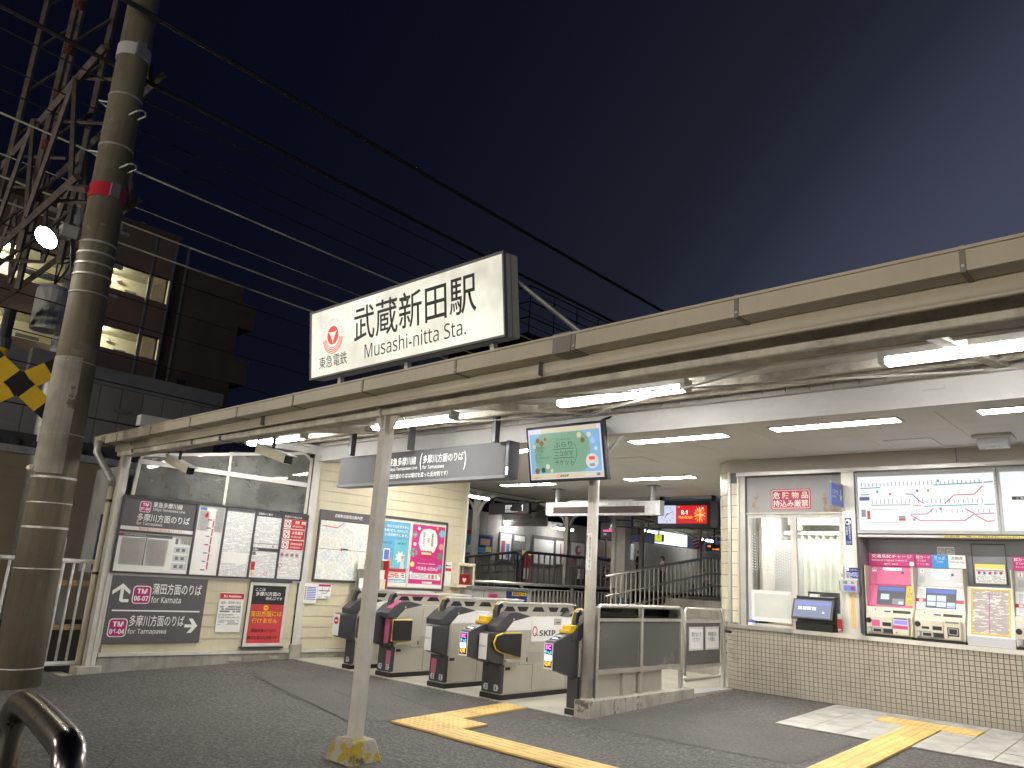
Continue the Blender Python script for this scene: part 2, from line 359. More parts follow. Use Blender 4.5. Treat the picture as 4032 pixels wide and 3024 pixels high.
def tactile(x0, x1, y0, y1, kind, parent, along='y'):
    g = tile_piece('', None, False, x0, x1, y0, y1, .016, .004)
    zt = lambda y: gz(y) + .0205
    if kind == 'dot':
        n = 5
        for i in range(n):
            for j in range(n):
                cx, cy = x0 + (x1 - x0) * (i + .5) / n, y0 + (y1 - y0) * (j + .5) / n
                vs = []
                for r_, h in ((.0165, 0), (.0115, .005)):
                    vs += [(cx + r_ * math.cos(PI * k / 3), cy + r_ * math.sin(PI * k / 3), zt(cy) + h) for k in range(6)]
                g.add(vs, [(k, (k + 1) % 6, 6 + (k + 1) % 6, 6 + k) for k in range(6)] + [(6, 7, 8, 9, 10, 11)])
    else:
        for i in range(4):
            if along == 'y':
                c = x0 + (x1 - x0) * (i + .5) / 4; a, b = (c - .017, c + .017), (y0 + .015, y1 - .015)
            else:
                c = y0 + (y1 - y0) * (i + .5) / 4; a, b = (x0 + .015, x1 - .015), (c - .017, c + .017)
            vs = [(a[0], b[0], zt(b[0])), (a[1], b[0], zt(b[0])), (a[1], b[1], zt(b[1])), (a[0], b[1], zt(b[1]))]
            k = .005; vs += [(a[0] + k, b[0] + k, zt(b[0]) + .005), (a[1] - k, b[0] + k, zt(b[0]) + .005), (a[1] - k, b[1] - k, zt(b[1]) + .005), (a[0] + k, b[1] - k, zt(b[1]) + .005)]
            g.add(vs, [(4, 5, 6, 7), (0, 1, 5, 4), (1, 2, 6, 5), (2, 3, 7, 6), (3, 0, 4, 7)])
    return g.obj('tactile_tile', 'tactile', parent)
tl = struct(slope_sheet(-1.68, -1.07, -4.66, -3.17, .003, 3).obj('tactile_path', 'asphalt_smooth'))
ys = [-4.66 + .298 * i for i in range(6)]
for i, k in enumerate(('dot', 'dot', 'bar', 'dot', 'dot')): tactile(-1.68, -1.377, ys[i], ys[i + 1], k, tl, 'x')
for i in range(2): tactile(-1.377, -1.07, ys[i], ys[i + 1], 'dot', tl)
tactile(-1.07, -.845, -4.67, -4.372, 'bar', tl, 'x')
x = -.845
while x < 2.0: tactile(x, x + .303, -4.67, -4.372, 'bar', tl, 'x'); x += .303
tr_ = struct(slope_sheet(1.43, 1.74, -4.4, -.4, .003, 6).obj('tactile_path', 'asphalt_smooth'))
for i in range(3): tactile(1.135 + .303 * i, 1.135 + .303 * (i + 1), -.72, -.41, 'dot', tr_)
y = -.72
while y > -4.3: tactile(1.435, 1.738, y - .30, y, 'bar', tr_, 'y'); y -= .30
# ---------------- ticket office ----------------
office = thing('ticket_office', 'ticket office behind a brown tiled counter wall with a sliding window and ticket machines', 'ticket office', (1, 0, 0))
P = .052
def curve_pts(n=7, r=.24):  # plan of the wall: rounded left end, then straight to the right
    c = (-.66, r); return [(c[0] - r * math.cos(PI / 2 * k / n), c[1] - r * math.sin(PI / 2 * k / n)) for k in range(n + 1)]
plan = [(-.90, 1.4)] + curve_pts() + [(6, 0)]
def wall_from_plan(pl, off, z0, z1):
    g = G(); q = []
    for i, (x, y) in enumerate(pl):
        a = V(pl[max(i - 1, 0)]); b = V(pl[min(i + 1, len(pl) - 1)]); d = (b - a).normalized(); n = V((d.y, -d.x)); q.append((x + n.x * off, y + n.y * off))
    for i in range(len(q) - 1): g.quad((*q[i], z0), (*q[i + 1], z0), (*q[i + 1], z1), (*q[i], z1))
    return g, q
g, _ = wall_from_plan(plan, -.004, -.3, .74); g.obj('base_wall', 'grout', office)
# tiles: arc length along the plan
def at_len(L):
    acc = 0
    for (x0, y0), (x1, y1) in zip(plan, plan[1:]):
        l = math.hypot(x1 - x0, y1 - y0)
        if L <= acc + l or (x1, y1) == plan[-1]:
            t = (L - acc) / l; d = V((x1 - x0, y1 - y0)) / l; return V((x0 + (x1 - x0) * t, y0 + (y1 - y0) * t)), d
        acc += l
Ltot0 = sum(math.hypot(b[0] - a[0], b[1] - a[1]) for a, b in zip(plan[:-2], plan[1:-1]))
Lzero = Ltot0 + .66   # arc length where x = 0 : joint column 0
tile_me = None; rest = G(); tk = []
k0 = int((Lzero - .9) / P) 
for c in range(-k0, 92):
    L = Lzero + c * P
    if L < 1.0: continue
    p0, d = at_len(L + P / 2)
    for r_ in range(14):
        tk.append((c, r_, p0, d))
def tile_geo(g, p0, d, z0, z1, j=.0022, th=.005):
    n = V((d.y, -d.x)); a = p0 - d * (P / 2 - j); b = p0 + d * (P / 2 - j); o = th + random.random() * .0012
    e_ = .0018
    f = lambda q, z, t: (q.x + n.x * t, q.y + n.y * t, z)
    ai, bi = a + d * e_, b - d * e_
    g.add([f(a, z0, 0), f(b, z0, 0), f(b, z1, 0), f(a, z1, 0), f(ai, z0 + e_, o), f(bi, z0 + e_, o), f(bi, z1 - e_, o), f(ai, z1 - e_, o)], [(4, 5, 6, 7), (0, 1, 5, 4), (1, 2, 6, 5), (2, 3, 7, 6), (3, 0, 4, 7)])
near = sorted([t for t in tk if t[2].x < 4.0 and t[0] < 46], key=lambda t: -(t[2].x * 3 - t[1] * .0))[:300]
ns = set((t[0], t[1]) for t in near)
protos = []
for c, r_, p0, d in tk:
    z0 = r_ * P + .0022; z1 = (r_ + 1) * P - .0022
    if (c, r_) in ns:
        if len(protos) < 6:
            g = G(); tile_geo(g, V((0, 0)), d, 0, z1 - z0); o = g.obj('wall_tile', 'wall_tile', None); o.parent = office; protos.append(o); W[o.name] = Mof(office)
        else:
            o = protos[random.randrange(6)].copy(); C.objects.link(o)
        o.location = V((p0.x, p0.y, z0)) - office.location
        o.parent = office
    else: tile_geo(rest, p0, d, z0, z1)
stuff(rest.obj('wall_tiles', 'wall_tile', office))
# steel counter
g, q = wall_from_plan(plan, .028, .725, .772); _, qi = wall_from_plan(plan, -.42, 0, 1)
for i in range(len(q) - 1): g.quad((*q[i], .772), (*q[i + 1], .772), (*qi[i + 1], .772), (*qi[i], .772)); g.quad((*qi[i], .725), (*qi[i + 1], .725), (*q[i + 1], .725), (*q[i], .725))
g.obj('counter', 'steel', office)
# header fascia and cream tiled corner column
OF = Fr((0, 0, 0), (1, 0, 0))      # ticket wall plane: a = x, b = z, c = towards the street
bx('header', 'fascia', office, -.80, 6, .0, .25, 2.672, 2.84)
bx('header_joint', 'grey_dark', office, 1.90, 1.91, -.002, .1, 2.675, 2.838)
bx('header_trim', 'steel', office, -.67, 6, -.012, .1, 2.625, 2.67)
cfr = Fr((-.785, .012, 0), (.72, -.70, 0)); 
bx('column_core', 'grey_dark', office, -.79, -.55, .03, .3, .772, 2.84)
G().prism([(-.995, .215), (-.785, .02), (-.56, .02), (-.56, .3), (-.995, .3)], 'z', .772, 2.835).obj('column_core', 'grey_dark', office)
for k in range(14):
    z0 = .785 + k * .1466; z1 = min(z0 + .139, 2.83)
    G(cfr).box(-.272, -.012, z0, z1, .004, .012).obj('column_tile', 'cream_tile', office, .002)
    if z1 < 2.68: G(OF).box(-.748, -.668, z0, z1, -.02, -.010).obj('column_tile', 'cream_tile', office, .002)
bx('corner_strip', 'steel', office, -.797, -.757, .004, .03, .772, 2.84)
bx('corner_strip', 'steel', office, -.662, -.640, -.005, .03, .772, 2.66)
G(cfr).box(-.292, -.274, .772, 2.835, -.004, .014).obj('corner_strip', 'steel', office)
# sliding window, transom and jambs
bx('reveal', 'steel_dull', office, -.64, -.565, .015, .12, .772, 2.625)
bx('transom_panel', 'rusty_panel', office, -.565, .665, .05, .07, 2.155, 2.61)
bx('transom_trim', 'dark_frame', office, -.60, .675, .03, .08, 2.607, 2.625)
bx('transom_sill', 'steel_dull', office, -.575, .675, .03, .09, 2.135, 2.155)
bx('window_jamb_panel', 'steel', office, .665, .825, .0, .3, .772, 2.625)
bx('door_edge', 'dark_frame', office, .81, .84, -.004, .05, .79, 2.625)
win = bx('window_frame', 'alu_white', office, -.565, -.52, .05, .09, .772, 2.135)
for b in ((-.52, .60, .05, .09, 2.09, 2.135), (.015, .085, .045, .085, .772, 2.09), (.60, .665, .05, .09, .772, 2.135), (-.52, -.505, .06, .10, .772, 2.09), (-.505, .60, .05, .10, .772, .80)): bx('window_frame', 'alu_white', office, *b)
bx('window_pane', 'pane_clear', office, -.505, .015, .070, .074, .80, 2.09)
bx('window_pane', 'pane_clear', office, .085, .60, .062, .066, .80, 2.09)
bx('speaking_hole_board', 'white_clean', office, -.50, .01, .03, .045, .83, 1.20)
sheet('film', Fr((0, .029, 0), (1, 0, 0)), -.46, -.01, .88, 1.16, 0, 'curtain', office)
for i in range(15):   # frosted dots on the left pane
    for j in range(12):
        pass
g = G(OF)
for i in range(17):
    for j in range(14):
        h_ = 1.42 + j * .034 + .06 * math.sin(i * .45); g.disc(-.49 + i * .0295, h_, -.0685, .0085, 6)
stuff(g.obj('frosted_dots', 'white_clean', office))
# room behind the window
room = bx('room_floor', 'wall_grey', office, -.8, 6, .12, 4, .70, .72)
bx('room_wall', 'white_clean', office, -.85, 6, 2.9, 3.0, .7, 2.84); bx('room_wall', 'white_clean', office, .84, .86, .30, 3, .7, 2.84); bx('room_wall', 'white_clean', office, -.86, -.84, .3, 3, .7, 2.84)
bx('room_ceiling', 'ceiling', office, -.85, 6, .25, 3, 2.6, 2.62)
g = G()
for i in range(26):
    a = -.62 + i * .03; g.quad((a, 1.6 + .03 * math.sin(i * 1.9), .9), (a + .03, 1.6 + .03 * math.sin((i + 1) * 1.9), .9), (a + .03, 1.6 + .03 * math.sin((i + 1) * 1.9), 2.0), (a, 1.6 + .03 * math.sin(i * 1.9), 2.0))
g.obj('curtain', 'curtain', office); bx('curtain_rail', 'white_clean', office, -.70, .25, 1.56, 1.60, 2.0, 2.05)
bx('blind', 'cream_tile', office, -.7, .1, 1.7, 1.72, 2.15, 2.5); bx('wall_clock', 'cream_tile', office, -.55, -.42, 1.5, 1.54, 2.06, 2.12); bx('screen_back', 'dark_plastic', office, .05, .42, .45, .50, .98, 1.22); bx('wall_papers', 'paper', office, -.838, -.835, .6, 1.3, 1.2, 2.0); bx('ac_unit', 'grey_light', office, -.35, .35, 2.5, 2.8, 2.2, 2.45); bx('desk', 'wood', office, -.5, .6, .5, 1.1, .74, .80)
bx('partition', 'alu_white', office, -.78, -.74, .9, 1.5, .8, 2.3); bx('cabinet', 'grey_light', office, -.75, -.45, 1.3, 1.7, .7, 1.9)
printed('p_room2', (.7, .7, .66), (.2, .2, .25), .03)
rl = thing('room_lamp', 'fluorescent tube seen through the left pane of the ticket window', 'lamp', (-.3, 1.2, 2.5)); bx('tube', 'panel_lamp', rl, -.75, .45, 1.05, 1.2, 2.46, 2.50); bx('housing', 'white_clean', rl, -.77, .47, 1.03, 1.22, 2.50, 2.60)
# recess for the machines
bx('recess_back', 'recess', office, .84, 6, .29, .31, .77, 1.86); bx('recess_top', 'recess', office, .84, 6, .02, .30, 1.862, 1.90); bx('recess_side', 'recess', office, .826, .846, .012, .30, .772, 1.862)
bx('ledge', 'grey_light', office, .835, 6, -.02, .05, 1.865, 1.89); bx('ledge_shadow_gap', 'dark_frame', office, .835, 6, .0, .05, 1.892, 1.905)
bx('map_surround', 'grey_plastic', office, .835, 6, .03, .2, 1.905, 2.625)
bx('office_back', 'wall_grey', office, -.9, 6, 4, 4.1, -.1, 2.84)
yb = thing('floor_notice_strip', 'yellow strip of black lettering on the ledge under the second lightbox', 'notice', (2.2, -.02, 1.87))
sheet('strip', OF, 1.727, 3.2, 1.866, 1.889, .0215, 'yellow_pale', yb); txt('定期券ご購入の際は払いもどし用の暗証番号の登録が必要です', OF, 1.735, 1.868, 1.45, .019, 'letter_black', yb, .023, .01)
# signs on the office
t = thing('warning_sign', 'red plate with white lettering on the rusty panel above the ticket window', 'sign', (0, .05, 2.32))
F2 = Fr((0, .05, 0), (1, 0, 0)); G(F2).rrect(-.228, .277, 2.195, 2.446, 0, .006, .02).obj('plate', 'red_sign', t)
G(F2).rrect(-.216, .265, 2.207, 2.434, .006, .0065, .016).obj('border', 'letter_white', t); G(F2).rrect(-.209, .258, 2.214, 2.427, .006, .0072, .013).obj('field', 'red_sign', t)
txt('危 険 物 品', F2, -.198, 2.327, .445, .085, 'letter_white', t, .0085, .02); txt('持込み厳禁', F2, -.198, 2.225, .445, .088, 'letter_white', t, .0085, .02)
t = thing('intercom_sign', 'blue bracket sign with a white down arrow sticking out beside the ticket window', 'sign', (.70, -.2, 2.3))
bx('bracket', 'galv', t, .66, .70, -.02, .05, 2.16, 2.46); bx('top_bar', 'grey_light', t, .668, .690, -.40, -.02, 2.452, 2.47)
F3 = Fr((.668, -.02, 0), (0, 1, 0)); F3 = Fr((.667, -.02, 0), (0, 1, 0)); 
bx('plate', 'blue_sign', t, .668, .688, -.40, -.02, 2.20, 2.45)
FL = Fr((.6665, -.40, 2.2), (0, -1, 0)); FRt = Fr((.6895, -.40, 2.2), (0, 1, 0))
txt('インターホン', FRt, .02, .13, .21, .06, 'letter_white', t, .001, .015); txt('Intercom', FRt, .02, .085, .12, .03, 'letter_white', t, .001, .01)
G(FRt).box(.29, .305, .09, .20, 0, .001).box(.30, .301, .05, .06, 0, .001).prism([(.255, .13), (.297, .06), (.34, .13), (.325, .135), (.297, .085), (.27, .135)], 'z', 0, .001).obj('arrow', 'letter_white', t)
t = thing('camera_notice', 'narrow navy sticker with white vertical lettering on the steel jamb', 'sticker', (.725, 0, 1.92))
bx('sticker', 'navy', t, .687, .763, -.003, .0, 1.768, 2.08); g = G(OF).disc(.725, 2.035, .0045, .033, 20); g.obj('emblem', 'letter_white', t); G(OF).disc(.715, 2.03, .0055, .017, 14).obj('emblem_mark', 'navy', t)
txt('防\n犯\nカ\nメ\nラ', OF, .727, 1.83, .022, .165, 'letter_white', t, .005, .01, vert=True); txt('作\n動\n中', OF, .697, 1.875, .022, .11, 'letter_white', t, .005, .01, vert=True); txt('Security\nCamera\nin Use', OF, .697, 1.775, .056, .042, 'letter_white', t, .005)
t = thing('intercom_notice', 'small blue notice with white print above the intercom box', 'notice', (.75, 0, 1.45)); printed('p_blue', (.03, .06, .28), (.75, .78, .85), .011)
bx('plate', 'navy', t, .680, .818, -.004, 0, 1.392, 1.512); sheet('print', OF, .684, .814, 1.395, 1.46, .005, 'p_blue', t); txt('インターホン', OF, .716, 1.478, .09, .02, 'letter_white', t, .006); bx('icon', 'white', t, .686, .710, -.006, 0, 1.475, 1.508)
t = thing('intercom_box', 'grey steel intercom box with blue panel and red button by the window', 'intercom', (.72, 0, 1.3))
bx('body', 'grey_plastic', t, .625, .820, -.07, 0, 1.24, 1.375, bevel=.006); sheet('panel', OF, .665, .80, 1.25, 1.31, .0712, 'blue_sign', t); bx('speaker_grille', 'grey_dark', t, .665, .71, -.072, 0, 1.325, 1.36); G(OF).disc(.765, 1.282, .0725, .017).obj('button', 'red', t); bx('key_slot', 'grey_dark', t, .75, .78, -.072, 0, 1.33, 1.355); bx('side_clip', 'dark_frame', t, .612, .626, -.05, 0, 1.25, 1.36)
t = thing('yellow_scale', 'narrow yellow strip on the steel jamb below the intercom box', 'strip', (.735, 0, 1.0)); bx('strip', 'tactile', t, .712, .763, -.004, 0, .835, 1.215); bx('backing', 'grey_light', t, .69, .79, -.0015, 0, .80, 1.23); bx('scale_line', 'wood', t, .7365, .7385, -.0045, 0, .84, 1.21)
t = thing('handset_holder', 'white strip clip on the jamb above the intercom box', 'holder', (.635, 0, 1.5)); bx('clip', 'white', t, .628, .650, -.03, 0, 1.38, 1.53); bx('hook', 'grey_dark', t, .634, .644, -.036, -.03, 1.40, 1.44)
t = thing('red_tag', 'small red tag at the foot of the ticket window', 'tag', (.6, 0, .85)); bx('tag', 'red', t, .555, .605, .0, .012, .795, .925); txt('CITY', OF, .56, .80, .04, .02, 'letter_white', t, .002, .02)
# black terminal in front of the window
t = thing('customer_terminal', 'black terminal with a tilted touch screen standing on the counter at the window', 'terminal', (.3, -.05, .772))
T_ = Fr((.085, -.155, .905), (1, 0, 0), (0, .105, .235)); bx('base', 'black', t, .085, .545, -.01, .045, .773, 1.165, bevel=.01); bx('foot', 'black', t, .10, .53, -.09, .0, .773, .87, bevel=.008)
G(T_).box(0, .475, -.01, .235, 0, .03).obj('screen_housing', 'black', t, .006)
M_, tt, pp = nodes('term_screen'); pp.inputs['Base Color'].default_value = (.05, .06, .10, 1); pp.inputs['Emission Color'].default_value = (.20, .24, .36, 1); pp.inputs['Emission Strength'].default_value = .45; MT['term_screen'] = M_
sc_ = G(T_).box(.02, .45, .01, .22, .03, .032).obj('screen', 'term_screen', t); emit('ui_blue', (.10, .12, .55), .8, (.05, .05, .2)); emit('ui_white', (.6, .65, .8), .8, (.3, .3, .3))
G(T_).box(.04, .43, .165, .19, .032, .0325).obj('title_bar', 'ui_blue', sc_)
for i in range(4):
    for j in range(2): G(T_).box(.07 + i * .055, .115 + i * .055, .10 + j * .022, .116 + j * .022, .032, .0325).obj('button_icon', 'ui_white', sc_)
G(T_).disc(.37, .075, .0328, .012, 12).obj('bell_icon', 'ui_white', sc_)
bx('camera_clip', 'grey_light', t, .26, .37, -.05, .0, 1.155, 1.19, bevel=.006)
t = thing('call_bell', 'small blue and white bell on the counter by the left pane', 'bell', (-.49, -.01, .772)); G().lathe([(.045, 0), (.045, .03), (.04, .035)], (-.49, .0, .772)).obj('bell_base', 'white', t); G().lathe([(.042, 0), (.046, .012), (.034, .03), (.01, .034)], (-.49, .0, .807)).obj('bell_cap', 'blue_sign', t, smooth=True)
# ---------------- ticket machines ----------------
printed('p_form', (.62, .58, .52), (.16, .10, .13), .010, .62); printed('p_white', (.80, .80, .79), (.12, .12, .14), .012); printed('p_pink', (.55, .04, .20), (.85, .75, .78), .014); printed('p_grey', (.52, .51, .48), (.15, .15, .15), .016)
emit('scr_dark', (.06, .07, .09), .6, (.02, .02, .02)); emit('scr_blue', (.10, .15, .50), .8); emit('scr_pale', (.55, .66, .85), .8); emit('scr_btn', (.25, .36, .95), 1.0); emit('led_blue', (.12, .10, 1), 2.2); emit('strip_lamp', (1, .97, .93), 2.5)
def machine(x, pink, number, name, label, w_=.485):
    t = thing(name, label, 'ticket machine', (x, .05, .772), 'ticket machines in the wall recess'); x1 = x + w_
    up = 'pink' if pink else 'grey_light'; lo = 'pink' if pink else 'white'
    # side profile (y, z): kick, beige tray block, sloping screen deck, sloping upper panel
    G().prism([(.02, .80), (.02, .99), (.075, 1.10), (.285, 1.10), (.285, .80)], 'x', x, x1).obj('lower_body', 'beige_plastic', t, .006)
    bx('kick_gap', 'black', t, x + .01, x1 - .01, .04, .28, .772, .80)
    G().prism([(.075, 1.102), (.178, 1.345), (.285, 1.345), (.285, 1.102)], 'x', x + .004, x1 - .004).obj('screen_deck', lo, t, .004)
    G().prism([(.178, 1.347), (.245, 1.548), (.285, 1.548), (.285, 1.347)], 'x', x + .004, x1 - .004).obj('upper_panel', up, t, .004)
    bx('side_trim', 'beige_plastic', t, x - .008, x + .002, .06, .28, .79, 1.55); bx('side_trim', 'beige_plastic', t, x1 - .002, x1 + .008, .06, .28, .79, 1.55)
    D = Fr((x, .075, 1.102), (1, 0, 0), (0, .103, .243)); U = Fr((x, .178, 1.347), (1, 0, 0), (0, .067, .201)); Ff = Fr((x, .02, 0), (1, 0, 0)); S2 = Fr((x, .02, .99), (1, 0, 0), (0, .055, .11))
    s = G(D).box(.10, .40, .02, .245, 0, .004).obj('screen', 'scr_dark', t)
    G(D).box(.112, .388, .19, .235, .004, .0045).obj('title_bar', 'scr_blue', s)
    if pink:
        G(D).box(.14, .23, .085, .15, .004, .0046).obj('menu_button', 'scr_pale', s); G(D).box(.265, .385, .03, .10, .004, .0046).obj('picture', 'recess', s); G(D).box(.33, .38, .035, .07, .0046, .005).obj('menu_button', 'scr_pale', s)
        G(D).box(.405, .475, .03, .26, 0, .002).obj('warning_label', 'yellow', t); txt('!', D, .435, .20, .01, .03, 'letter_black', t, .003); sheet('print', D, .412, .468, .04, .18, .0026, printed('p_yel', (.75, .5, .03), (.05, .04, .02), .012), t)
        G(U).box(.16, .30, .06, .125, 0, .001).obj('notice', printed('p_pk2', (.55, .10, .23), (.8, .6, .66), .016), t)
    else:
        for (a0, a1, b0, b1) in ((.115, .20, .10, .165), (.21, .30, .10, .165), (.115, .20, .045, .09), (.21, .30, .035, .09), (.31, .39, .055, .09)): G(D).box(a0, a1, b0, b1, .004, .0046).obj('menu_button', 'scr_pale', s)
        G(D).box(.31, .39, .028, .052, .004, .0046).obj('confirm_button', 'scr_btn', s)
        G(D).box(0, .477, .085, .125, -.001, .0015).obj('red_band', 'red', t)
        for k in range(7): G(D).box(.035, .075, .03 + k * .03, .055 + k * .03, 0, .004).obj('key', 'grey_light', t)
        g = G(U)
        g.rrect(.19, .33, .085, .16, 0, .006, .02); g.obj('mirror', 'steel', t); G(U).box(.40, .47, .03, .055, 0, .001).obj('label', 'paper', t)
    G(U).box(.15, .34, .172, .19, 0, .012).obj('strip_lamp', 'strip_lamp', t); G(U).box(.345, .37, .13, .155, 0, .003).obj('camera_window', 'black', t)
    G(U).box(.03, .075, .15, .195, 0, .001).obj('number_plate', 'white', t); txt(number, U, .035 if len(number) > 1 else .046, .157, .035 if len(number) > 1 else .014, .031, 'letter_black', t, .002, .03)
    g = G(U)
    for i in range(5):
        for j in range(8): g.box(.035 + i * .01, .04 + i * .01, .04 + j * .01, .045 + j * .01, 0, .001)
    g.obj('speaker_grille', 'grey_dark', t)
    # coin, note and receipt slots
    for a0, a1, b0, b1 in ((.02, .48, 0, .0),): pass
    G(S2).box(.28, .46, .055, .085, 0, .003).obj('note_slot', 'black', t); G(S2).box(.175, .265, .05, .10, 0, .004).obj('receipt_slot', 'grey_light', t); G(S2).box(.19, .255, .06, .075, .004, .0045).obj('slot_mouth', 'black', t)
    G(S2).disc(.045, .085, .002, .016, 16).obj('call_button', 'white', t); G(S2).disc(.095, .085, .002, .008, 12).obj('lock', 'red', t)
    G(Ff).disc(.03, .945, .004, .030, 14).obj('coin_inlet', 'black', t); G(Ff).box(.06, .145, .885, .955, 0, .003).obj('label', printed('p_pk3', (.62, .10, .24), (.85, .7, .75), .013) if pink else 'beige_plastic', t)
    if not pink: G(Ff).box(.07, .14, .90, .925, 0, .006).obj('slot_mouth', 'black', t)
    bx('note_tray', 'beige_plastic', t, x + .17, x + .28, -.008, .03, .87, .99); bx('slot_mouth', 'black', t, x + .18, x + .27, -.0105, .02, .895, .935)
    bx('card_block', 'beige_plastic', t, x + .29, x + .455, -.028, .05, .81, 1.0, bevel=.008); Cb = Fr((x, -.028, 0), (1, 0, 0))
    if pink:
        G(Cb).rrect(.31, .44, .925, .965, 0, .002, .008).obj('blue_display', 'led_blue', t); G(Cb).box(.295, .445, .875, .91, 0, .001).obj('label', 'p_pink', t)
    else:
        G(Cb).rrect(.325, .435, .845, .935, 0, .002, .006).obj('card_reader', 'black', t); G(Cb).rrect(.337, .423, .86, .925, .002, .003, .008).obj('reader_ring', 'grey_light', t); G(Cb).rrect(.342, .418, .865, .92, .002, .0036, .006).obj('reader_field', 'black', t)
    G(Cb).disc(.33, .835, .001, .009, 12).obj('key_hole', 'grey_dark', t); bx('display', 'grey_dark', t, x + .31, x + .44, -.0285, .0, .975, .992)
    bx('tray_bay', 'grey_dark', t, x + .02, x + .285, -.006, .03, .815, .875); bx('coin_tray', 'grey_plastic', t, x + .07, x + .18, -.012, .02, .82, .87); bx('slot_mouth', 'black', t, x + .085, x + .165, -.014, .02, .83, .86); bx('ticket_tray', 'black', t, x + .19, x + .28, -.010, .02, .825, .865); bx('coin_knob', 'grey_plastic', t, x + .02, x + .06, -.02, .02, .815, .87, bevel=.01)
    return t
machine(.868, True, '11', 'ticket_machine', 'pink ticket machine numbered 11 next to the steel window jamb')
machine(1.372, False, '1', 'ticket_machine', 'grey ticket machine numbered 1 between the pink machine and the fare table')
machine(2.305, False, '2', 'ticket_machine', 'grey ticket machine numbered 2 cut off by the right edge')
HF = Fr((0, .235, 0), (1, 0, 0))
def hdr(name, label, a0, a1, m, lines):
    t = thing(name, label, 'sign', ((a0 + a1) / 2, .25, 1.6), 'header strips above the machines'); G(HF).box(a0, a1, 1.555, 1.695, -.02, 0).obj('plate', m, t)
    for s, a, b, w_, h_, mm, bo in lines: txt(s, HF, a, b, w_, h_, mm, t, .002, bo)
    return t
hdr('machine_header', 'magenta strip for prepaid card recharge above the pink machine', .866, 1.356, 'magenta', [('交通系ICチャージ', .895, 1.645, .43, .04, 'letter_white', .015), ('Recharge Prepaid Transit IC', .895, 1.605, .385, .026, 'letter_white', .01), ('履歴表示・履歴印字', 1.03, 1.57, .15, .016, 'letter_white', 0)])
G(HF).box(1.30, 1.345, 1.565, 1.61, 0, .001).obj('badge', 'white', bpy.data.objects['machine_header'])
hdr('machine_header', 'small magenta IC card strip above grey machine 1', 1.362, 1.528, 'magenta', [('ICカード', 1.375, 1.65, .14, .032, 'letter_white', .015), ('IC Card', 1.388, 1.618, .08, .02, 'letter_white', .01), ('チャージ・購入', 1.385, 1.58, .12, .02, 'letter_white', .01)])
hdr('machine_header', 'bright blue ticket strip above grey machine 1', 1.53, 1.694, 'blue', [('きっぷ', 1.56, 1.645, .105, .036, 'letter_white', .015), ('Ticket', 1.58, 1.612, .065, .02, 'letter_white', .01)])
hdr('machine_header', 'white commuter pass strip above grey machine 1', 1.696, 1.862, 'white', [('定期券', 1.725, 1.645, .115, .036, 'letter_black', .012), ('Commuter Pass', 1.71, 1.61, .14, .022, 'letter_black', .005)])
hdr('machine_header', 'magenta IC card strip above machine 2 at the right edge', 2.30, 2.47, 'magenta', [('ICカード', 2.315, 1.65, .14, .032, 'letter_white', .015), ('IC Card', 2.33, 1.618, .08, .02, 'letter_white', .01), ('チャージ・購入', 2.325, 1.58, .12, .02, 'letter_white', .01)])
t = thing('small_notice', 'small printed card taped above the commuter pass strip', 'notice', (1.67, .27, 1.75)); bx('card', 'paper', t, 1.585, 1.755, .272, .276, 1.69, 1.785); sheet('print', Fr((0, .2715, 0), (1, 0, 0)), 1.59, 1.75, 1.70, 1.775, 0, 'p_grey', t)
t = thing('fare_table', 'yellow framed fare table on a sloping white board between the machines', 'notice board', (2.08, .05, .772))
bx('board_foot', 'grey_light', t, 1.868, 2.296, .03, .28, .772, .865); Fs = Fr((1.868, .03, .866), (1, 0, 0), (0, .17, .50)); G(Fs).box(0, .428, 0, .53, -.03, 0).obj('board', 'white', t)
for a in ((.035, .395, .02, .035), (.035, .395, .495, .51), (.035, .05, .035, .495), (.38, .395, .035, .495)): G(Fs).box(*a, 0, .008).obj('frame', 'yellow', t)
sheet('print', Fs, .05, .38, .035, .495, .003, 'p_form', t)
for k in range(4): G(Fs).box(.055, .36, .12 + k * .11, .123 + k * .11, .003, .0038).obj('rule', 'letter_black', t)
G(Fs).box(.20, .208, .04, .47, .003, .0038).obj('rule', 'magenta', t)
t = thing('document_pocket', 'clear pocket with a yellow topped leaflet above the fare table', 'document holder', (2.12, .27, 1.6))
Fp = Fr((0, .25, 0), (1, 0, 0)); bx('frame', 'black', t, 1.925, 2.245, .243, .25, 1.815, 1.825); bx('frame', 'black', t, 1.925, 1.932, .243, .25, 1.40, 1.815); bx('frame', 'black', t, 2.238, 2.245, .243, .25, 1.40, 1.815)
bx('leaflet', 'paper', t, 1.945, 2.225, .248, .252, 1.41, 1.61); sheet('print', Fp, 1.955, 2.215, 1.42, 1.54, .004, 'p_white', t); G(Fp).box(1.945, 2.225, 1.565, 1.61, .002, .0035).obj('yellow_band', 'yellow_pale', t); G(Fp).box(1.955, 2.215, 1.542, 1.55, .002, .0035).obj('red_rule', 'red', t)
for k, m in enumerate(('red', 'blue', 'red', 'grey_dark', 'red')): G(Fp).box(1.97 + k * .05, 1.995 + k * .05, 1.505, 1.535, .004, .006).obj('pictogram', m, t)
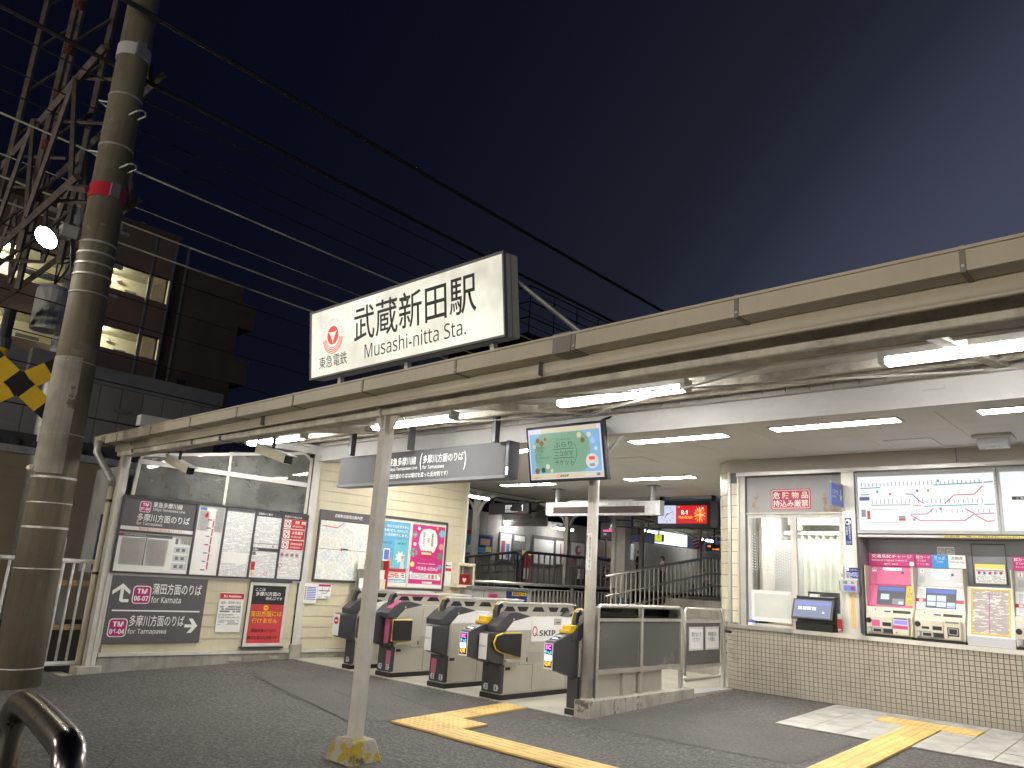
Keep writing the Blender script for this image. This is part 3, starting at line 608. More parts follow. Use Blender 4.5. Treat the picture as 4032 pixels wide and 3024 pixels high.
# ---------------- lit maps above the machines ----------------
mb = thing('route_map_lightbox', 'bright lit railway route map above the ticket machines', 'lightbox', (1.55, 0, 2.2)); LF = Fr((0, -.018, 0), (1, 0, 0))
G(LF).box(.858, 2.246, 1.942, 2.554, -.03, 0).obj('diffuser', 'mapbox', mb)
for a in ((.835, 2.27, 1.905, 1.942), (.835, 2.27, 2.554, 2.60), (.835, .858, 1.942, 2.554), (2.246, 2.27, 1.942, 2.554)): G(LF).box(*a, -.04, .012).obj('frame', 'grey_plastic', mb)
for n, c in (('teal', (.05, .45, .45)), ('map_pink', (.65, .12, .28)), ('map_navy', (.12, .12, .45)), ('map_orange', (.7, .3, .12)), ('map_grey', (.35, .36, .38)), ('map_red', (.7, .08, .1))): emit(n, c, .30, tuple(x * .3 for x in c))
def ln(p, m, wd=.011):
    for (a, b), (c, d) in zip(p, p[1:]):
        v = V((c - a, d - b)); n = V((-v.y, v.x)).normalized() * wd / 2
        G(LF).quad((a - n.x, b - n.y, .001), (c - n.x, d - n.y, .001), (c + n.x, d + n.y, .001), (a + n.x, b + n.y, .001)).obj('route_line', m, mb)
mx = lambda u: .858 + 1.388 * u; mz = lambda v: 2.554 - .612 * v
for pts, m in (([(.02, .22), (.18, .21)], 'teal'), ([(.58, .19), (.92, .17)], 'teal'), ([(.93, .17), (.99, .16)], 'map_navy'), ([(.42, .55), (.48, .55)], 'map_red'), ([(.50, .57), (.88, .55)], 'teal'), ([(.65, .53), (.70, .42), (.72, .38), (.86, .37), (.92, .23)], 'map_red'), ([(.92, .55), (.99, .55)], 'teal'), ([(.40, .71), (.52, .71), (.57, .61)], 'map_pink'), ([(.40, .73), (.47, .83), (.78, .83), (.85, .71), (.79, .62)], 'map_pink'), ([(.85, .72), (.98, .70)], 'map_pink'), ([(.86, .74), (.93, .84), (.98, .83)], 'map_red'), ([(.37, .34), (.42, .35), (.47, .47), (.50, .52)], 'map_navy'), ([(.02, .34), (.09, .34)], 'teal'), ([(.10, .54), (.40, .54)], 'map_grey')): ln([(mx(a), mz(b)) for a, b in pts], m)
for a, b, m in ((.145, .31, 'teal'), (.245, .36, 'map_red'), (.45, .31, 'map_navy'), (.53, .31, 'map_orange'), (.605, .14, 'teal'), (.61, .64, 'map_pink'), (.415, .83, 'map_pink')): G(LF).rrect(mx(a), mx(a) + .024, mz(b), mz(b) + .028, .001, .0016, .004).obj('line_badge', m, mb)
for k in range(30): ln([(mx(.03 + k * .03), mz(.19)), (mx(.03 + k * .03), mz(.10 + .03 * random.random()))], 'map_grey', .008)
for k in range(26): ln([(mx(.11 + k * .032), mz(.52)), (mx(.11 + k * .032), mz(.42 + .04 * random.random()))], 'map_grey', .008)
for k in range(16): ln([(mx(.41 + k * .036), mz(.69)), (mx(.41 + k * .036), mz(.62 + .03 * random.random()))], 'map_grey', .007)
for a, b, c, d, m in ((.01, .09, .38, .45, 'map_navy'), (.02, .055, .62, .76, 'map_grey'), (.065, .09, .64, .80, 'map_red'), (.31, .36, .74, .79, 'map_grey'), (.31, .36, .79, .83, 'map_red'), (.10, .30, .61, .622, 'map_grey'), (.06, .30, .86, .867, 'map_grey'), (.50, .75, .865, .872, 'map_grey')): G(LF).box(mx(a), mx(b), mz(d), mz(c), .0005, .0012).obj('legend', m, mb)
m2 = thing('route_map_lightbox', 'second lit white panel at the right edge, beside the route map', 'lightbox', (2.9, 0, 2.2)); G(LF).box(2.30, 3.7, 1.942, 2.554, -.03, 0).obj('diffuser', 'mapbox', m2)
for a in ((2.275, 3.72, 1.905, 1.942), (2.275, 3.72, 2.554, 2.60), (2.275, 2.30, 1.942, 2.554), (3.70, 3.72, 1.942, 2.554)): G(LF).box(*a, -.04, .012).obj('frame', 'grey_plastic', m2)
G(LF).box(2.39, 2.7, 2.26, 2.295, 0, .001).obj('label', 'letter_black', m2); txt('ご案内', LF, 2.43, 2.265, .1, .026, 'letter_white', m2, .002)
# ---------------- ticket gates ----------------
emit('d_mag', (1, .12, .85), 2.2); emit('d_cyan', (.2, .75, 1), 2.0); emit('d_white', (.95, .97, 1), 1.8); emit('d_orange', (1, .32, .02), 2.2); emit('d_blue', (.1, .2, .9), 1.5)
ZF = -.086
def gate(x0, x1, label, left, right, nums, flap=None, skip=False, pinktop=False, white=True, yrail=False, pinkpanel=None):
    t = thing('ticket_gate', label, 'ticket gate', ((x0 + x1) / 2, -2.4, ZF), 'ticket gates in a row'); xm = (x0 + x1) / 2; single = x1 - x0 < .2
    bx('plinth', 'rubber', t, x0 - .01, x1 + .02, -3.06, -1.58, ZF, ZF + .05); bx('toe_strip', 'steel_dull', t, x0 - .004, x1 + .012, -3.045, -1.59, ZF + .05, ZF + .058)
    body = bx('body', 'gate_steel', t, x0 + .006, x1 - .002, -3.02, -1.60, ZF + .058, .752, bevel=.006)
    halves = [(x0, x1)] if single else [(x0, xm - .001), (xm + .001, x1)]
    for i, (a, b) in enumerate(halves):
        bx('front_panel', 'dark_plastic', t, a, b, -3.052, -3.0, ZF + .06, .265, bevel=.008); FP = Fr((a, -3.053, 0), (1, 0, 0)); wd = b - a
        bx('handle_slot', 'black', t, a + wd * .3, a + wd * .7, -3.055, -3.04, .235, .25)
        n = nums[i]
        if n:
            s, dr = n; q = [(.0, 0), (.055, 0), (.055, .062), (0, .062)]
            q = [(-.018, .031), (0, 0), (.05, 0), (.05, .062), (0, .062)] if dr == 'l' else [(0, 0), (.05, 0), (.068, .031), (.05, .062), (0, .062)]
            o_ = wd / 2 - .022; G(FP).prism([(u + o_, v - .005) for u, v in q], 'z', 0, .001).obj('number_plate', 'grey_light', t); txt(s, FP, o_ + .014, .004, .022, .042, 'letter_black', t, .002, .03)
        if pinkpanel == i: G(FP).box(.03, wd - .012, .06, .215, 0, .002).obj('pink_panel', 'pink_dull', t)
    # dark hood over the front end
    hood = [(-3.16, .59), (-3.165, .655), (-3.05, .745), (-2.95, .795), (-2.84, .80), (-2.60, .757), (-2.90, .70), (-3.01, .60)]
    G().prism(hood, 'x', x0 - .001, x1 + .001).obj('hood', 'dark_plastic', t, .008)
    if pinktop: G().prism([(-3.10, .712), (-3.05, .752), (-2.95, .802), (-2.92, .803), (-3.06, .72)], 'x', xm + .01, x1 - .02).obj('pink_trim', 'pink', t)
    G().prism([(-1.60, .757), (-1.95, .757), (-1.86, .80), (-1.70, .80), (-1.55, .70), (-1.56, .59), (-1.60, .59)], 'x', x0, x1).obj('rear_hood', 'dark_plastic', t, .008)
    bx('rear_hood_glass', 'steel', t, x1 - .10, x1 - .02, -1.87, -1.74, .80, .806)
    up = 'white' if white else 'gate_steel'
    for xs, s in ((x1, 1), (x0, -1)):
        G().prism([(-3.005, .612), (-2.90, .705), (-2.62, .752), (-2.60, .752), (-2.60, .612)], 'x', xs, xs + s * .003).obj('upper_side_panel', up, t)
        G().prism([(-2.594, .612), (-2.594, .752), (-1.62, .752), (-1.62, .49), (-2.594, .49)], 'x', xs, xs + s * .003).obj('upper_side_panel', up, t)
        for y, z0, z1 in ((-2.54, -.03, .25), (-1.93, -.03, .49)): bx('panel_seam', 'grey_dark', t, xs - .001, xs + s * .0012 if s > 0 else xs + .001, y, y + .004, z0, z1) if s > 0 else None
        if s > 0: bx('panel_seam', 'grey_dark', t, xs - .001, xs + .0012, -2.77, -2.54, .25, .254); bx('panel_seam', 'grey_dark', t, xs - .001, xs + .0012, -2.77, -2.766, .25, .58)
    SP = Fr((x1 + .0015, 0, 0), (0, 1, 0))
    G(SP).disc(-2.90, .725, .004, .012, 12).obj('lock', 'steel', t); G(SP).box(-2.99, -2.915, .205, .235, 0, .004).obj('door_pull', 'black', t); G(SP).disc(-2.95, .175, .003, .016, 14).obj('lock', 'steel', t)
    G(SP).disc(-2.68, .345, .003, .013, 12).obj('lock', 'steel', t); G(SP).box(-2.65, -2.638, .28, .325, 0, .003).obj('hinge', 'black', t)
    g = G(SP)
    for k in range(3): g.box(-2.46, -2.40, .17 + k * .022, .185 + k * .022, 0, .0015)
    g.obj('vent', 'steel_dull', t); G(SP).box(-2.62, -2.40, .27, .38, 0, .0008).obj('access_panel', 'steel_dull', t)
    if skip:
        G(SP).disc(0, 0, .003, .001, 3)
        q = G(SP); n = 24
        o = [(-2.535 + .043 * math.cos(2 * PI * k / n), .598 + .055 * math.sin(2 * PI * k / n), .0035) for k in range(n)]; i_ = [(-2.535 + .029 * math.cos(2 * PI * k / n), .598 + .041 * math.sin(2 * PI * k / n), .0035) for k in range(n)]
        q.add(o + i_, [(k, (k + 1) % n, n + (k + 1) % n, n + k) for k in range(n)]); q.obj('logo_q', 'red', t); G(SP).quad((-2.53, .57, .0037), (-2.475, .545, .0037), (-2.475, .556, .0037), (-2.535, .58, .0037)).obj('logo_tail', 'dark_plastic', t)
        txt('SKIP', SP, -2.455, .547, .285, .062, 'dark_plastic', t, .0035, .02)
        G(SP).box(-2.20, -2.07, .665, .735, 0, .004).obj('lock_plate', 'steel_dull', t); G(SP).disc(-2.17, .715, .005, .01, 10).obj('lock', 'steel', t); G(SP).box(-2.16, -2.09, .685, .70, .004, .006).obj('slot_mouth', 'grey_dark', t)
    # rail hoop with pierced panel
    def hoop(a, b, r_, n_): return [(xm, -3.06, .60), (xm, -3.06, .80), (xm, -3.035, .865), (xm, -2.98, .893), (xm, -2.9, .90), (xm, -1.72, .90), (xm, -1.64, .89), (xm, -1.585, .855), (xm, -1.56, .79), (xm, -1.56, .70)][a:b]
    hw = .022 if single else .03
    def ribbon(a, b, m, nm, th, wd, off=0):
        p = hoop(a, b, 0, 0); g = G()
        for (q0, q1) in zip(p, p[1:]):
            v0, v1 = V(q0), V(q1); d = (v1 - v0).normalized(); nn = V((0, -d.z, d.y)); e_ = d * .004
            A = [v0 - e_, v1 + e_]
            vs = []
            for v in A:
                for sx in (-wd, wd):
                    for sn in (off - th, off): vs.append(v + V((sx, 0, 0)) + nn * sn)
            g.add(vs, [(0, 1, 3, 2), (4, 6, 7, 5), (0, 4, 5, 1), (2, 3, 7, 6), (1, 5, 7, 3), (0, 2, 6, 4)])
        return g.obj(nm, m, t)
    ribbon(0, 4, 'dark_plastic', 'rail_end', .05, hw); ribbon(3, 7, 'alu_white', 'rail', .02, hw); ribbon(6, 10, 'dark_plastic', 'rail_end', .05, hw)
    if yrail: 
        p = hoop(0, 5, 0, 0); G().tube([(xm - hw - .002, y, z) for _, y, z in p], .007, 6).obj('yellow_edge', 'yellow', t)
    bx('rail_panel', 'gate_steel', t, xm - .012, xm + .012, -3.0, -1.60, .74, .885)
    if pinktop: bx('pink_band', 'pink', t, xm + .013, xm + .015, -2.93, -2.25, .855, .88)
    y = -2.93; k = 0
    while y < -1.75:
        L = .20 if k % 3 < 2 else .23; inv = (k % 2 == 1)
        q = [(y, .80), (y + L, .80), (y + L - .05, .852), (y + .05, .852)] if not inv else [(y + .04, .80), (y + L - .04, .80), (y + L, .852), (y, .852)]
        for sx in (1, -1): G().prism(q, 'x', xm + sx * .012, xm + sx * .0135).obj('panel_opening', 'black', t)
        y += L + (.02 if k % 3 == 0 else .06); k += 1
    # label box on the right half
    if right:
        a, b = halves[-1]; yf = -3.28 if right != 'pinkflush' else -3.11
        G().prism([(yf, .325), (yf, .575), (yf + .02, .592), (-3.04, .592), (-3.04, .262), (-3.12, .275), (yf + .03, .305)], 'x', a + .004, b + .002).obj('label_housing', 'dark_plastic', t, .012)
        LB = Fr((a, yf - .0015, 0), (1, 0, 0)); wd = b - a
        if right == 'pinkflush': G(LB).box(.03, wd - .015, .30, .60, 0, .003).obj('pink_label', 'pink', t)
        else:
            lb = G(LB).rrect(.010, wd - .012, .322, .578, 0, .003, .004).obj('label', 'white', t); G(LB).disc(wd / 2, .332, .004, .004, 8).obj('sensor', 'letter_black', lb)
            if right == 'stop': G(LB).disc(wd / 2, .50, .004, .046, 24).obj('stop_disc', 'red', lb); G(LB).box(wd / 2 - .03, wd / 2 + .03, .492, .508, .004, .0046).obj('stop_bar', 'letter_white', lb)
            else: G(LB).disc(.032, .452, .004, .014, 16, .009).obj('mark', 'red', lb); txt('置SKIP', LB, .052, .443, .055, .017, 'dark_plastic', lb, .004)
    if left:
        a, b = halves[0]; yf = -3.43
        G().prism([(yf, .355), (yf, .575), (yf + .02, .60), (-3.20, .668), (-3.04, .668), (-3.04, .265), (-3.10, .268), (-3.25, .31), (yf + .02, .345)], 'x', a - .002, b - .004).obj('reader_housing', 'dark_plastic', t, .010)
        if left == 'ic':
            LB = Fr((a, yf - .0012, 0), (1, 0, 0)); wd = b - a - .006; d = G(LB).rrect(.006, wd - .004, .345, .58, 0, .003, .005).obj('display_bezel', 'white', t)
            G(LB).box(.016, wd - .014, .362, .572, .003, .004).obj('display', 'black', d); c = wd / 2
            txt('IC', LB, c - .034, .525, .068, .038, 'd_mag', d, .005, .03); txt('きっぷ', LB, c - .04, .483, .08, .032, 'd_cyan', d, .005, .02); G(LB).box(c - .04, c + .04, .422, .475, .004, .0046).obj('wave_panel', 'd_white', d)
            for k in range(3): G(LB).disc(c - .01, .448, .0052, .012 + k * .009, 8, .008 + k * .009, -.7, .7).obj('wave_mark', 'd_blue', d)
            txt('QR', LB, c - .038, .372, .076, .042, 'd_orange', d, .005, .03)
            TF = Fr((a, yf + .02, .60), (1, 0, 0), (0, .23, .068)); G(TF).box(.015, wd - .015, .03, .12, .001, .003).obj('card_pad', 'black_gloss', t); G(TF).box(.03, wd - .03, .06, .085, .003, .004).obj('card_light', 'd_white', t)
            bx('ticket_slot', 'yellow', t, a + .005, b - .01, -3.17, -3.07, .668, .745, bevel=.01); bx('slot_lip', 'yellow', t, a, b - .005, -3.21, -3.15, .668, .70, bevel=.006)
    if flap:
        fl = [(-2.80, .335), (-3.11, .395), (-3.19, .43), (-3.225, .49), (-3.19, .56), (-3.10, .583), (-2.80, .583)] if flap == 'round' else [(-2.80, .335), (-3.10, .335), (-3.10, .575), (-2.80, .575)]
        G().prism(fl, 'x', x1 + .012, x1 + .05).obj('flap', 'black', t, .008); G().tube([(x1 + .031, y, z) for y, z in fl], .010, 6).obj('flap_edge', 'yellow', t)
        bx('flap_frame', 'steel_dull', t, x1, x1 + .012, -3.03, -2.775, .30, .605); bx('flap_ledge', 'gate_steel', t, x1, x1 + .06, -3.04, -2.79, .29, .315)
    else: bx('flap_slot', 'gate_steel', t, x1, x1 + .004, -3.0, -2.79, .30, .60)
    return t
gate(-4.585, -4.44, 'leftmost ticket gate with a red no entry disc, beside the notice wall', None, 'stop', [('1', 'r')], white=True)
gate(-3.91, -3.655, 'ticket gate with pink panels and a square black flap, behind the white post', 'dark', 'pinkflush', [('1', 'l'), ('2', 'r')], flap='sq', pinktop=True, white=False, pinkpanel=1)
gate(-2.97, -2.715, 'ticket gate numbered 2 and 3 with a pink square low on its front', None, 'q', [('2', 'l'), ('3', 'r')], yrail=True, pinkpanel=0)
gate(-2.135, -1.86, 'ticket gate numbered 3 and 4 with a big white logo panel on its side', 'ic', 'q', [('3', 'l'), ('4', 'r')], flap='round', skip=True, yrail=True)
gate(-.985, -.862, 'ticket gate with a lit display half hidden by the round column', 'ic', None, [None], yrail=True)
# ---------------- kerb, round column, glass barrier ----------------
kb = thing('barrier_kerb', 'low concrete kerb carrying the round column and glass barrier', 'kerb', (-.78, -2, -.09))
G().prism([(-.86, -3.09), (-.70, -3.09), (-.70, -1.04), (-.86, -1.04)], 'z', -.25, .068).obj('kerb_block', 'concrete', kb, .008)
bx('kerb_crack', 'grey_dark', kb, -.701, -.6985, -2.87, -2.864, -.12, .06); bx('sill_plate', 'grey_plastic', kb, -.87, -.70, -1.04, -.10, -.06, .012)
g = G()
for k in range(60):
    x, y = -.66 + random.uniform(-.03, .12), random.uniform(-1.3, -.4); r_ = random.uniform(.006, .02); a = random.random() * 3
    g.quad(*[(x + r_ * math.cos(a + q * PI / 2) * (1 + .5 * (q % 2)), y + r_ * math.sin(a + q * PI / 2), gz(y) + .006 + random.random() * .012) for q in range(4)])
o = tag(g.obj('fallen_leaves', mat('leaf_litter', (.25, .17, .10), .9, v=.35, s=30)), 'scatter of dry leaves and scraps against the sill by the tiled wall', 'leaves'); stuff(o)
rc = thing('round_column', 'round white steel column with a vertical printed strip, on the kerb', 'column', (-.795, -2.975, .068), 'columns of the station')
G().cyl((-.795, -2.975, .068), (-.795, -2.975, 2.66), .056, 28).obj('shaft', 'white_old', rc, smooth=True); G().cyl((-.795, -2.975, .068), (-.795, -2.975, .08), .062, 28).obj('collar', 'white_old', rc)
pl = G(); n = 10
for k in range(n):
    a0, a1 = R(-150 + 95 * k / n), R(-150 + 95 * (k + 1) / n); r_ = .0572; c = (-.795, -2.975)
    pl.quad((c[0] + r_ * math.cos(a0), c[1] + r_ * math.sin(a0), 1.285), (c[0] + r_ * math.cos(a1), c[1] + r_ * math.sin(a1), 1.285), (c[0] + r_ * math.cos(a1), c[1] + r_ * math.sin(a1), 1.645), (c[0] + r_ * math.cos(a0), c[1] + r_ * math.sin(a0), 1.645))
pl.obj('printed_strip', 'paper', rc); th = R(-72); CF = Fr((-.795 + .0585 * math.cos(th), -2.975 + .0585 * math.sin(th), 0), (-math.sin(th), math.cos(th), 0))
txt('ご\n用\nの\n方\nは\nイ\nン\nタ\n｜\nホ\nン\nを', CF, -.012, 1.30, .022, .33, 'letter_black', rc, .001, .01, vert=True)
th2 = R(-112); CF2 = Fr((-.795 + .0585 * math.cos(th2), -2.975 + .0585 * math.sin(th2), 0), (-math.sin(th2), math.cos(th2), 0)); txt('押\nし\nて\nく\nだ\nさ\nい\n。', CF2, -.012, 1.40, .022, .225, 'letter_black', rc, .001, .01, vert=True)
br = thing('glass_barrier', 'steel framed barrier of dark glass panels between gates and forecourt', 'barrier', (-.8, -2, .068))
for y in (-2.84, -2.03, -1.19): bx('post', 'steel', br, -.82, -.775, y - .02, y + .02, .068, .93, bevel=.004)
G().tube([(-.797, -2.84, .85), (-.797, -2.83, .915), (-.797, -2.79, .94), (-.797, -1.24, .94), (-.797, -1.20, .915), (-.797, -1.19, .85)], .022, 8).obj('top_rail', 'steel', br, smooth=True)
bx('mid_rail', 'steel', br, -.815, -.78, -2.83, -1.19, .79, .82); bx('low_rail', 'steel', br, -.82, -.77, -2.83, -1.19, .285, .33)
for y0, y1 in ((-2.815, -2.055), (-2.005, -1.215)):
    bx('dark_pane', 'smoked', br, -.80, -.795, y0, y1, .33, .79); bx('clear_pane', 'pane', br, -.80, -.795, y0, y1, .82, .92)
bx('backing_board', 'grey_dark', br, -.812, -.806, -2.80, -1.22, .33, .79); bx('lower_board', 'gate_steel', br, -.83, -.825, -2.82, -1.55, .068, .285); bx('lower_stile', 'steel_dull', br, -.824, -.79, -2.36, -2.28, .068, .285)
dr = thing('staff_gate', 'narrow steel and glass swing gate with two paper notices by the tiled wall', 'gate', (-.8, -.65, 0))
G().tube([(-.80, -1.09, .20), (-.80, -1.09, .90), (-.80, -1.06, .935), (-.80, -.24, .93), (-.80, -.21, .90), (-.80, -.21, .19), (-.80, -.24, .15), (-.80, -1.06, .14), (-.80, -1.09, .18)], .018, 8).obj('frame', 'steel', dr, smooth=True)
bx('upper_rail', 'steel', dr, -.812, -.788, -1.08, -.22, .775, .81); bx('lower_rail', 'steel', dr, -.815, -.785, -1.08, -.22, .27, .305); bx('pane', 'smoked', dr, -.802, -.798, -1.07, -.23, .305, .775); bx('hinge_post', 'steel', dr, -.825, -.775, -.185, -.125, .012, .94, bevel=.004); bx('latch', 'steel', dr, -.83, -.77, -.205, -.185, .20, .24); bx('stop', 'black', dr, -.77, -.70, -.15, -.11, .66, .69)
DF = Fr((-.794, 0, 0), (0, 1, 0))
for y0, y1, s, lb in ((-1.005, -.665, '開けないで\nください！', 'left paper notice in a clear sleeve on the swing gate'), (-.61, -.27, '関係者以外\n使用禁止', 'right paper notice in a clear sleeve on the swing gate')):
    t = thing('paper_notice', lb, 'notice', (-.79, (y0 + y1) / 2, .6), 'paper notices on the swing gate'); G(DF).box(y0, y1, .465, .73, 0, .002).obj('sleeve', 'grey_light', t); G(DF).box(y0 + .02, y1 - .02, .485, .705, .002, .003).obj('paper', 'paper', t); txt(s, DF, y0 + .06, .56, y1 - y0 - .12, .11, 'letter_black', t, .004, .015)
# ---------------- canopy ----------------
cp = thing('station_canopy', 'low white canopy roof with beige gutter running across the station front', 'canopy', (0, -4.5, 2.3))
GF = Fr((0, -5.99, 0), (1, -.019, .0054))
G(GF).box(-6.42, 7, 2.478, 2.572, -.13, 0).obj('gutter', 'gutter', cp, .004); G(GF).box(-6.42, 7, 2.572, 2.586, -.13, .007).obj('gutter_lip', 'gutter', cp)
gp = [(-.128, 2.395), (-.124, 2.44), (-.134, 2.505)]
G(GF).prism([(2.395, -.15), (2.385, -.135), (2.41, -.120), (2.46, -.118), (2.505, -.13), (2.505, -.16)], 'x', -6.0, 7).obj('fascia_board', 'gutter', cp) if False else None
g = G(GF)
g.prism([(-.155, 0)], 'z', 0, 0) if False else None
for b0, b1, c0, c1 in ((2.392, 2.50, -.165, -.14),): G(GF).box(-6.05, 7, b0, b1, c0, c1).obj('fascia_board', 'gutter', cp, .006)
G(GF).tube([(-6.05, 2.445, -.15), (7, 2.445, -.15)], .05, 12, flat=.35).obj('fascia_roll', 'gutter', cp, smooth=True)
for x in (-5.68, -4.72, -3.76, -2.79, -1.82, -.83, .215, 1.235, 2.266, 3.27, 4.3): 
    G(GF).box(x - .011, x + .011, 2.472, 2.592, -.132, .0045).obj('gutter_strap', 'gutter_band', cp); G(GF).disc(x, 2.50, .0055, .007, 8).obj('strap_bolt', 'galv', cp)
for x0, x1 in ((1.075, 1.215), (-6.17, -6.05)): G(GF).box(x0, x1, 2.470, 2.594, -.133, .006).obj('gutter_joint', 'gutter_band', cp)
for x in (.88, -2.5): G(GF).box(x, x + .004, 2.393, 2.499, -.14, -.096).obj('fascia_joint', 'grey_dark', cp)
rz = lambda y: 2.95 + .16 * (y + 3.05)
g = G(); g.quad((-6.2, -5.86, rz(-5.86)), (7, -5.86, rz(-5.86)), (7, -2.9, rz(-2.9)), (-6.2, -2.9, rz(-2.9))); g.quad((-6.2, -2.9, rz(-2.9) + .05), (7, -2.9, rz(-2.9) + .05), (7, -5.86, rz(-5.86) + .05), (-6.2, -5.86, rz(-5.86) + .05)); g.quad((-6.2, -5.86, rz(-5.86)), (-6.2, -2.9, rz(-2.9)), (-6.2, -2.9, rz(-2.9) + .05), (-6.2, -5.86, rz(-5.86) + .05)); g.obj('roof_sheet', 'white_clean', cp)
bx('flat_roof', 'roof_dark', cp, -7.2, 7, -2.9, 3.6, 2.97, 3.06); bx('roof_infill', 'brick_white', cp, -6.1, 7, -3.0, -2.92, 2.84, 3.0)
def hbeam(g, x0, x1, y, z0, h, w_=.10, t=.010, sl=0):
    for a in ((-w_ / 2, w_ / 2, 0, t), (-w_ / 2, w_ / 2, h - t, h), (-t / 2, t / 2, t, h - t)):
        g.add([(x0, y + a[0], z0 + a[2] + sl * x0), (x1, y + a[0], z0 + a[2] + sl * x1), (x1, y + a[1], z0 + a[2] + sl * x1), (x0, y + a[1], z0 + a[2] + sl * x0), (x0, y + a[0], z0 + a[3] + sl * x0), (x1, y + a[0], z0 + a[3] + sl * x1), (x1, y + a[1], z0 + a[3] + sl * x1), (x0, y + a[1], z0 + a[3] + sl * x0)], [(3, 2, 1, 0), (4, 5, 6, 7), (0, 1, 5, 4), (1, 2, 6, 5), (2, 3, 7, 6), (3, 0, 4, 7)])
    return g
hbeam(G(), -6.0, 7, -5.65, 2.348, .105, .12, .012, .007).obj('front_beam', 'white_peel', cp)
G().add([(x_, y_, z_ + .007 * x_) for x_ in (-6.0, 7) for y_ in (-5.722, -5.712) for z_ in (2.350, 2.452)], [(0, 1, 5, 4), (2, 6, 7, 3), (0, 4, 6, 2), (1, 3, 7, 5), (0, 2, 3, 1), (4, 5, 7, 6)]).obj('beam_face', 'white_peel', cp)
for x in (-.88, 2.9, -3.6):
    g = G()
    for dx, dz in ((0, 0),):
        y0, y1 = -5.60, -3.0; z0, z1 = rz(y0) - .085, rz(y1) - .085
        g.add([(x - .04, y0, z0), (x + .04, y0, z0), (x + .04, y1, z1), (x - .04, y1, z1), (x - .04, y0, z0 + .07), (x + .04, y0, z0 + .07), (x + .04, y1, z1 + .07), (x - .04, y1, z1 + .07)], [(3, 2, 1, 0), (4, 5, 6, 7), (0, 1, 5, 4), (1, 2, 6, 5), (2, 3, 7, 6), (3, 0, 4, 7)])
    g.obj('rafter', 'white_peel', cp)
for y in (-5.15, -4.75, -3.85, -3.4): bx('purlin', 'white_peel' if y > -4 else 'white_old', cp, -6.1, 7, y - .03, y + .03, rz(y) - .065, rz(y) - .004)
for a, b in (((-.8, -5.5, 2.46), (2.8, -3.2, 2.83)), ((2.8, -5.5, 2.46), (-.8, -3.2, 2.83)), ((-.95, -5.5, 2.46), (-3.5, -3.2, 2.83)), ((-3.5, -5.5, 2.46), (-.95, -3.2, 2.83)), ((-5.6, -3.3, 2.80), (-3.7, -5.5, 2.46)), ((2.95, -5.5, 2.46), (6, -3.2, 2.83))): G().cyl(a, b, .009, 6).obj('brace_rod', 'white_old', cp)
# inner beam, painted brick course
bx('inner_beam', 'white_clean', cp, -6.1, 7, -3.03, -2.96, 2.64, 2.86); bx('inner_flange', 'white_clean', cp, -6.1, 7, -3.09, -2.90, 2.625, 2.64); bx('inner_flange', 'white_old', cp, -6.1, 7, -3.08, -2.92, 2.845, 2.862)
for x in (-.2, 1.0, 2.35, 3.2): bx('splice_plate', 'white_clean', cp, x, x + .16, -3.038, -3.03, 2.765, 2.80); 
x = -5.9; k = 0
while x < 5.2:
    L = .205; bx('painted_brick', 'brick_white', cp, x + .004, x + L - .004, -3.05 - random.random() * .004, -2.99, 2.866, 2.958); x += L; k += 1
# ceiling of the concourse
ceil = struct(bx('ceiling', 'grey_dark', None, -7.1, 7, -2.9, 3.56, 2.846, 2.90))
for i in range(16):
    for j in range(7):
        x0 = 2.17 - .91 * 10 + .91 * i; y0 = -2.89 + .92 * j
        if x0 < -7.2: continue
        bx('ceiling_panel', 'ceiling', ceil, x0 + .0025, x0 + .9075, y0 + .0025, min(y0 + .9175, 3.55), 2.840, 2.8455)
bx('ceiling_edge', 'white_clean', ceil, -7.1, 7, 3.56, 3.62, 2.80, 2.95); bx('ceiling_edge', 'white_clean', ceil, -7.14, -7.1, -.2, 3.6, 2.80, 2.95)
for cx, cy, wd, hd in ((1.6, -.47, .47, .48),):
    v = thing('ceiling_vent', 'square white ceiling grille above the route map', 'vent', (cx, cy, 2.84)); bx('plate', 'ceiling', v, cx - wd / 2, cx + wd / 2, cy - hd / 2, cy + hd / 2, 2.832, 2.840)
    for s in (-1, 1): bx('slot', 'white', v, cx + s * wd / 2 - (.03 if s > 0 else 0), cx + s * wd / 2 + (.03 if s < 0 else 0), cy - hd / 2 + .02, cy + hd / 2 - .02, 2.826, 2.832)
for cx, cy, lb in ((-1.93, -.46, 'square ceiling hatch left of the round column'), (-3.2, 2.72, 'square ceiling hatch above the clock display'), (-5.95, 2.6, 'square ceiling hatch above the grey information board'), (-.3, -2.2, 'square ceiling hatch beside the monitor')):
    v = thing('ceiling_hatch', lb, 'hatch', (cx, cy, 2.84)); bx('frame', 'grey_light', v, cx - .24, cx + .24, cy - .24, cy + .24, 2.836, 2.840); bx('cover', 'ceiling', v, cx - .228, cx + .228, cy - .228, cy + .228, 2.833, 2.838)
v = thing('ceiling_lamp_guard', 'white plastic emergency lamp under the ceiling near the right edge', 'lamp', (2.37, -.58, 2.84)); bx('plate', 'white_clean', v, 2.20, 2.55, -.72, -.44, 2.80, 2.84, bevel=.01); G().prism([(-.50, 2.80), (-.52, 2.73), (-.57, 2.705), (-.63, 2.71), (-.68, 2.74), (-.70, 2.80)], 'x', 2.24, 2.51).obj('cover', mat('lens', (.62, .63, .70), .25, v=.02), v, .01)
for x in (2.22, 2.53): G().cyl((x, -.70, 2.797), (x, -.70, 2.80), .008, 8).obj('screw', 'grey_dark', v)
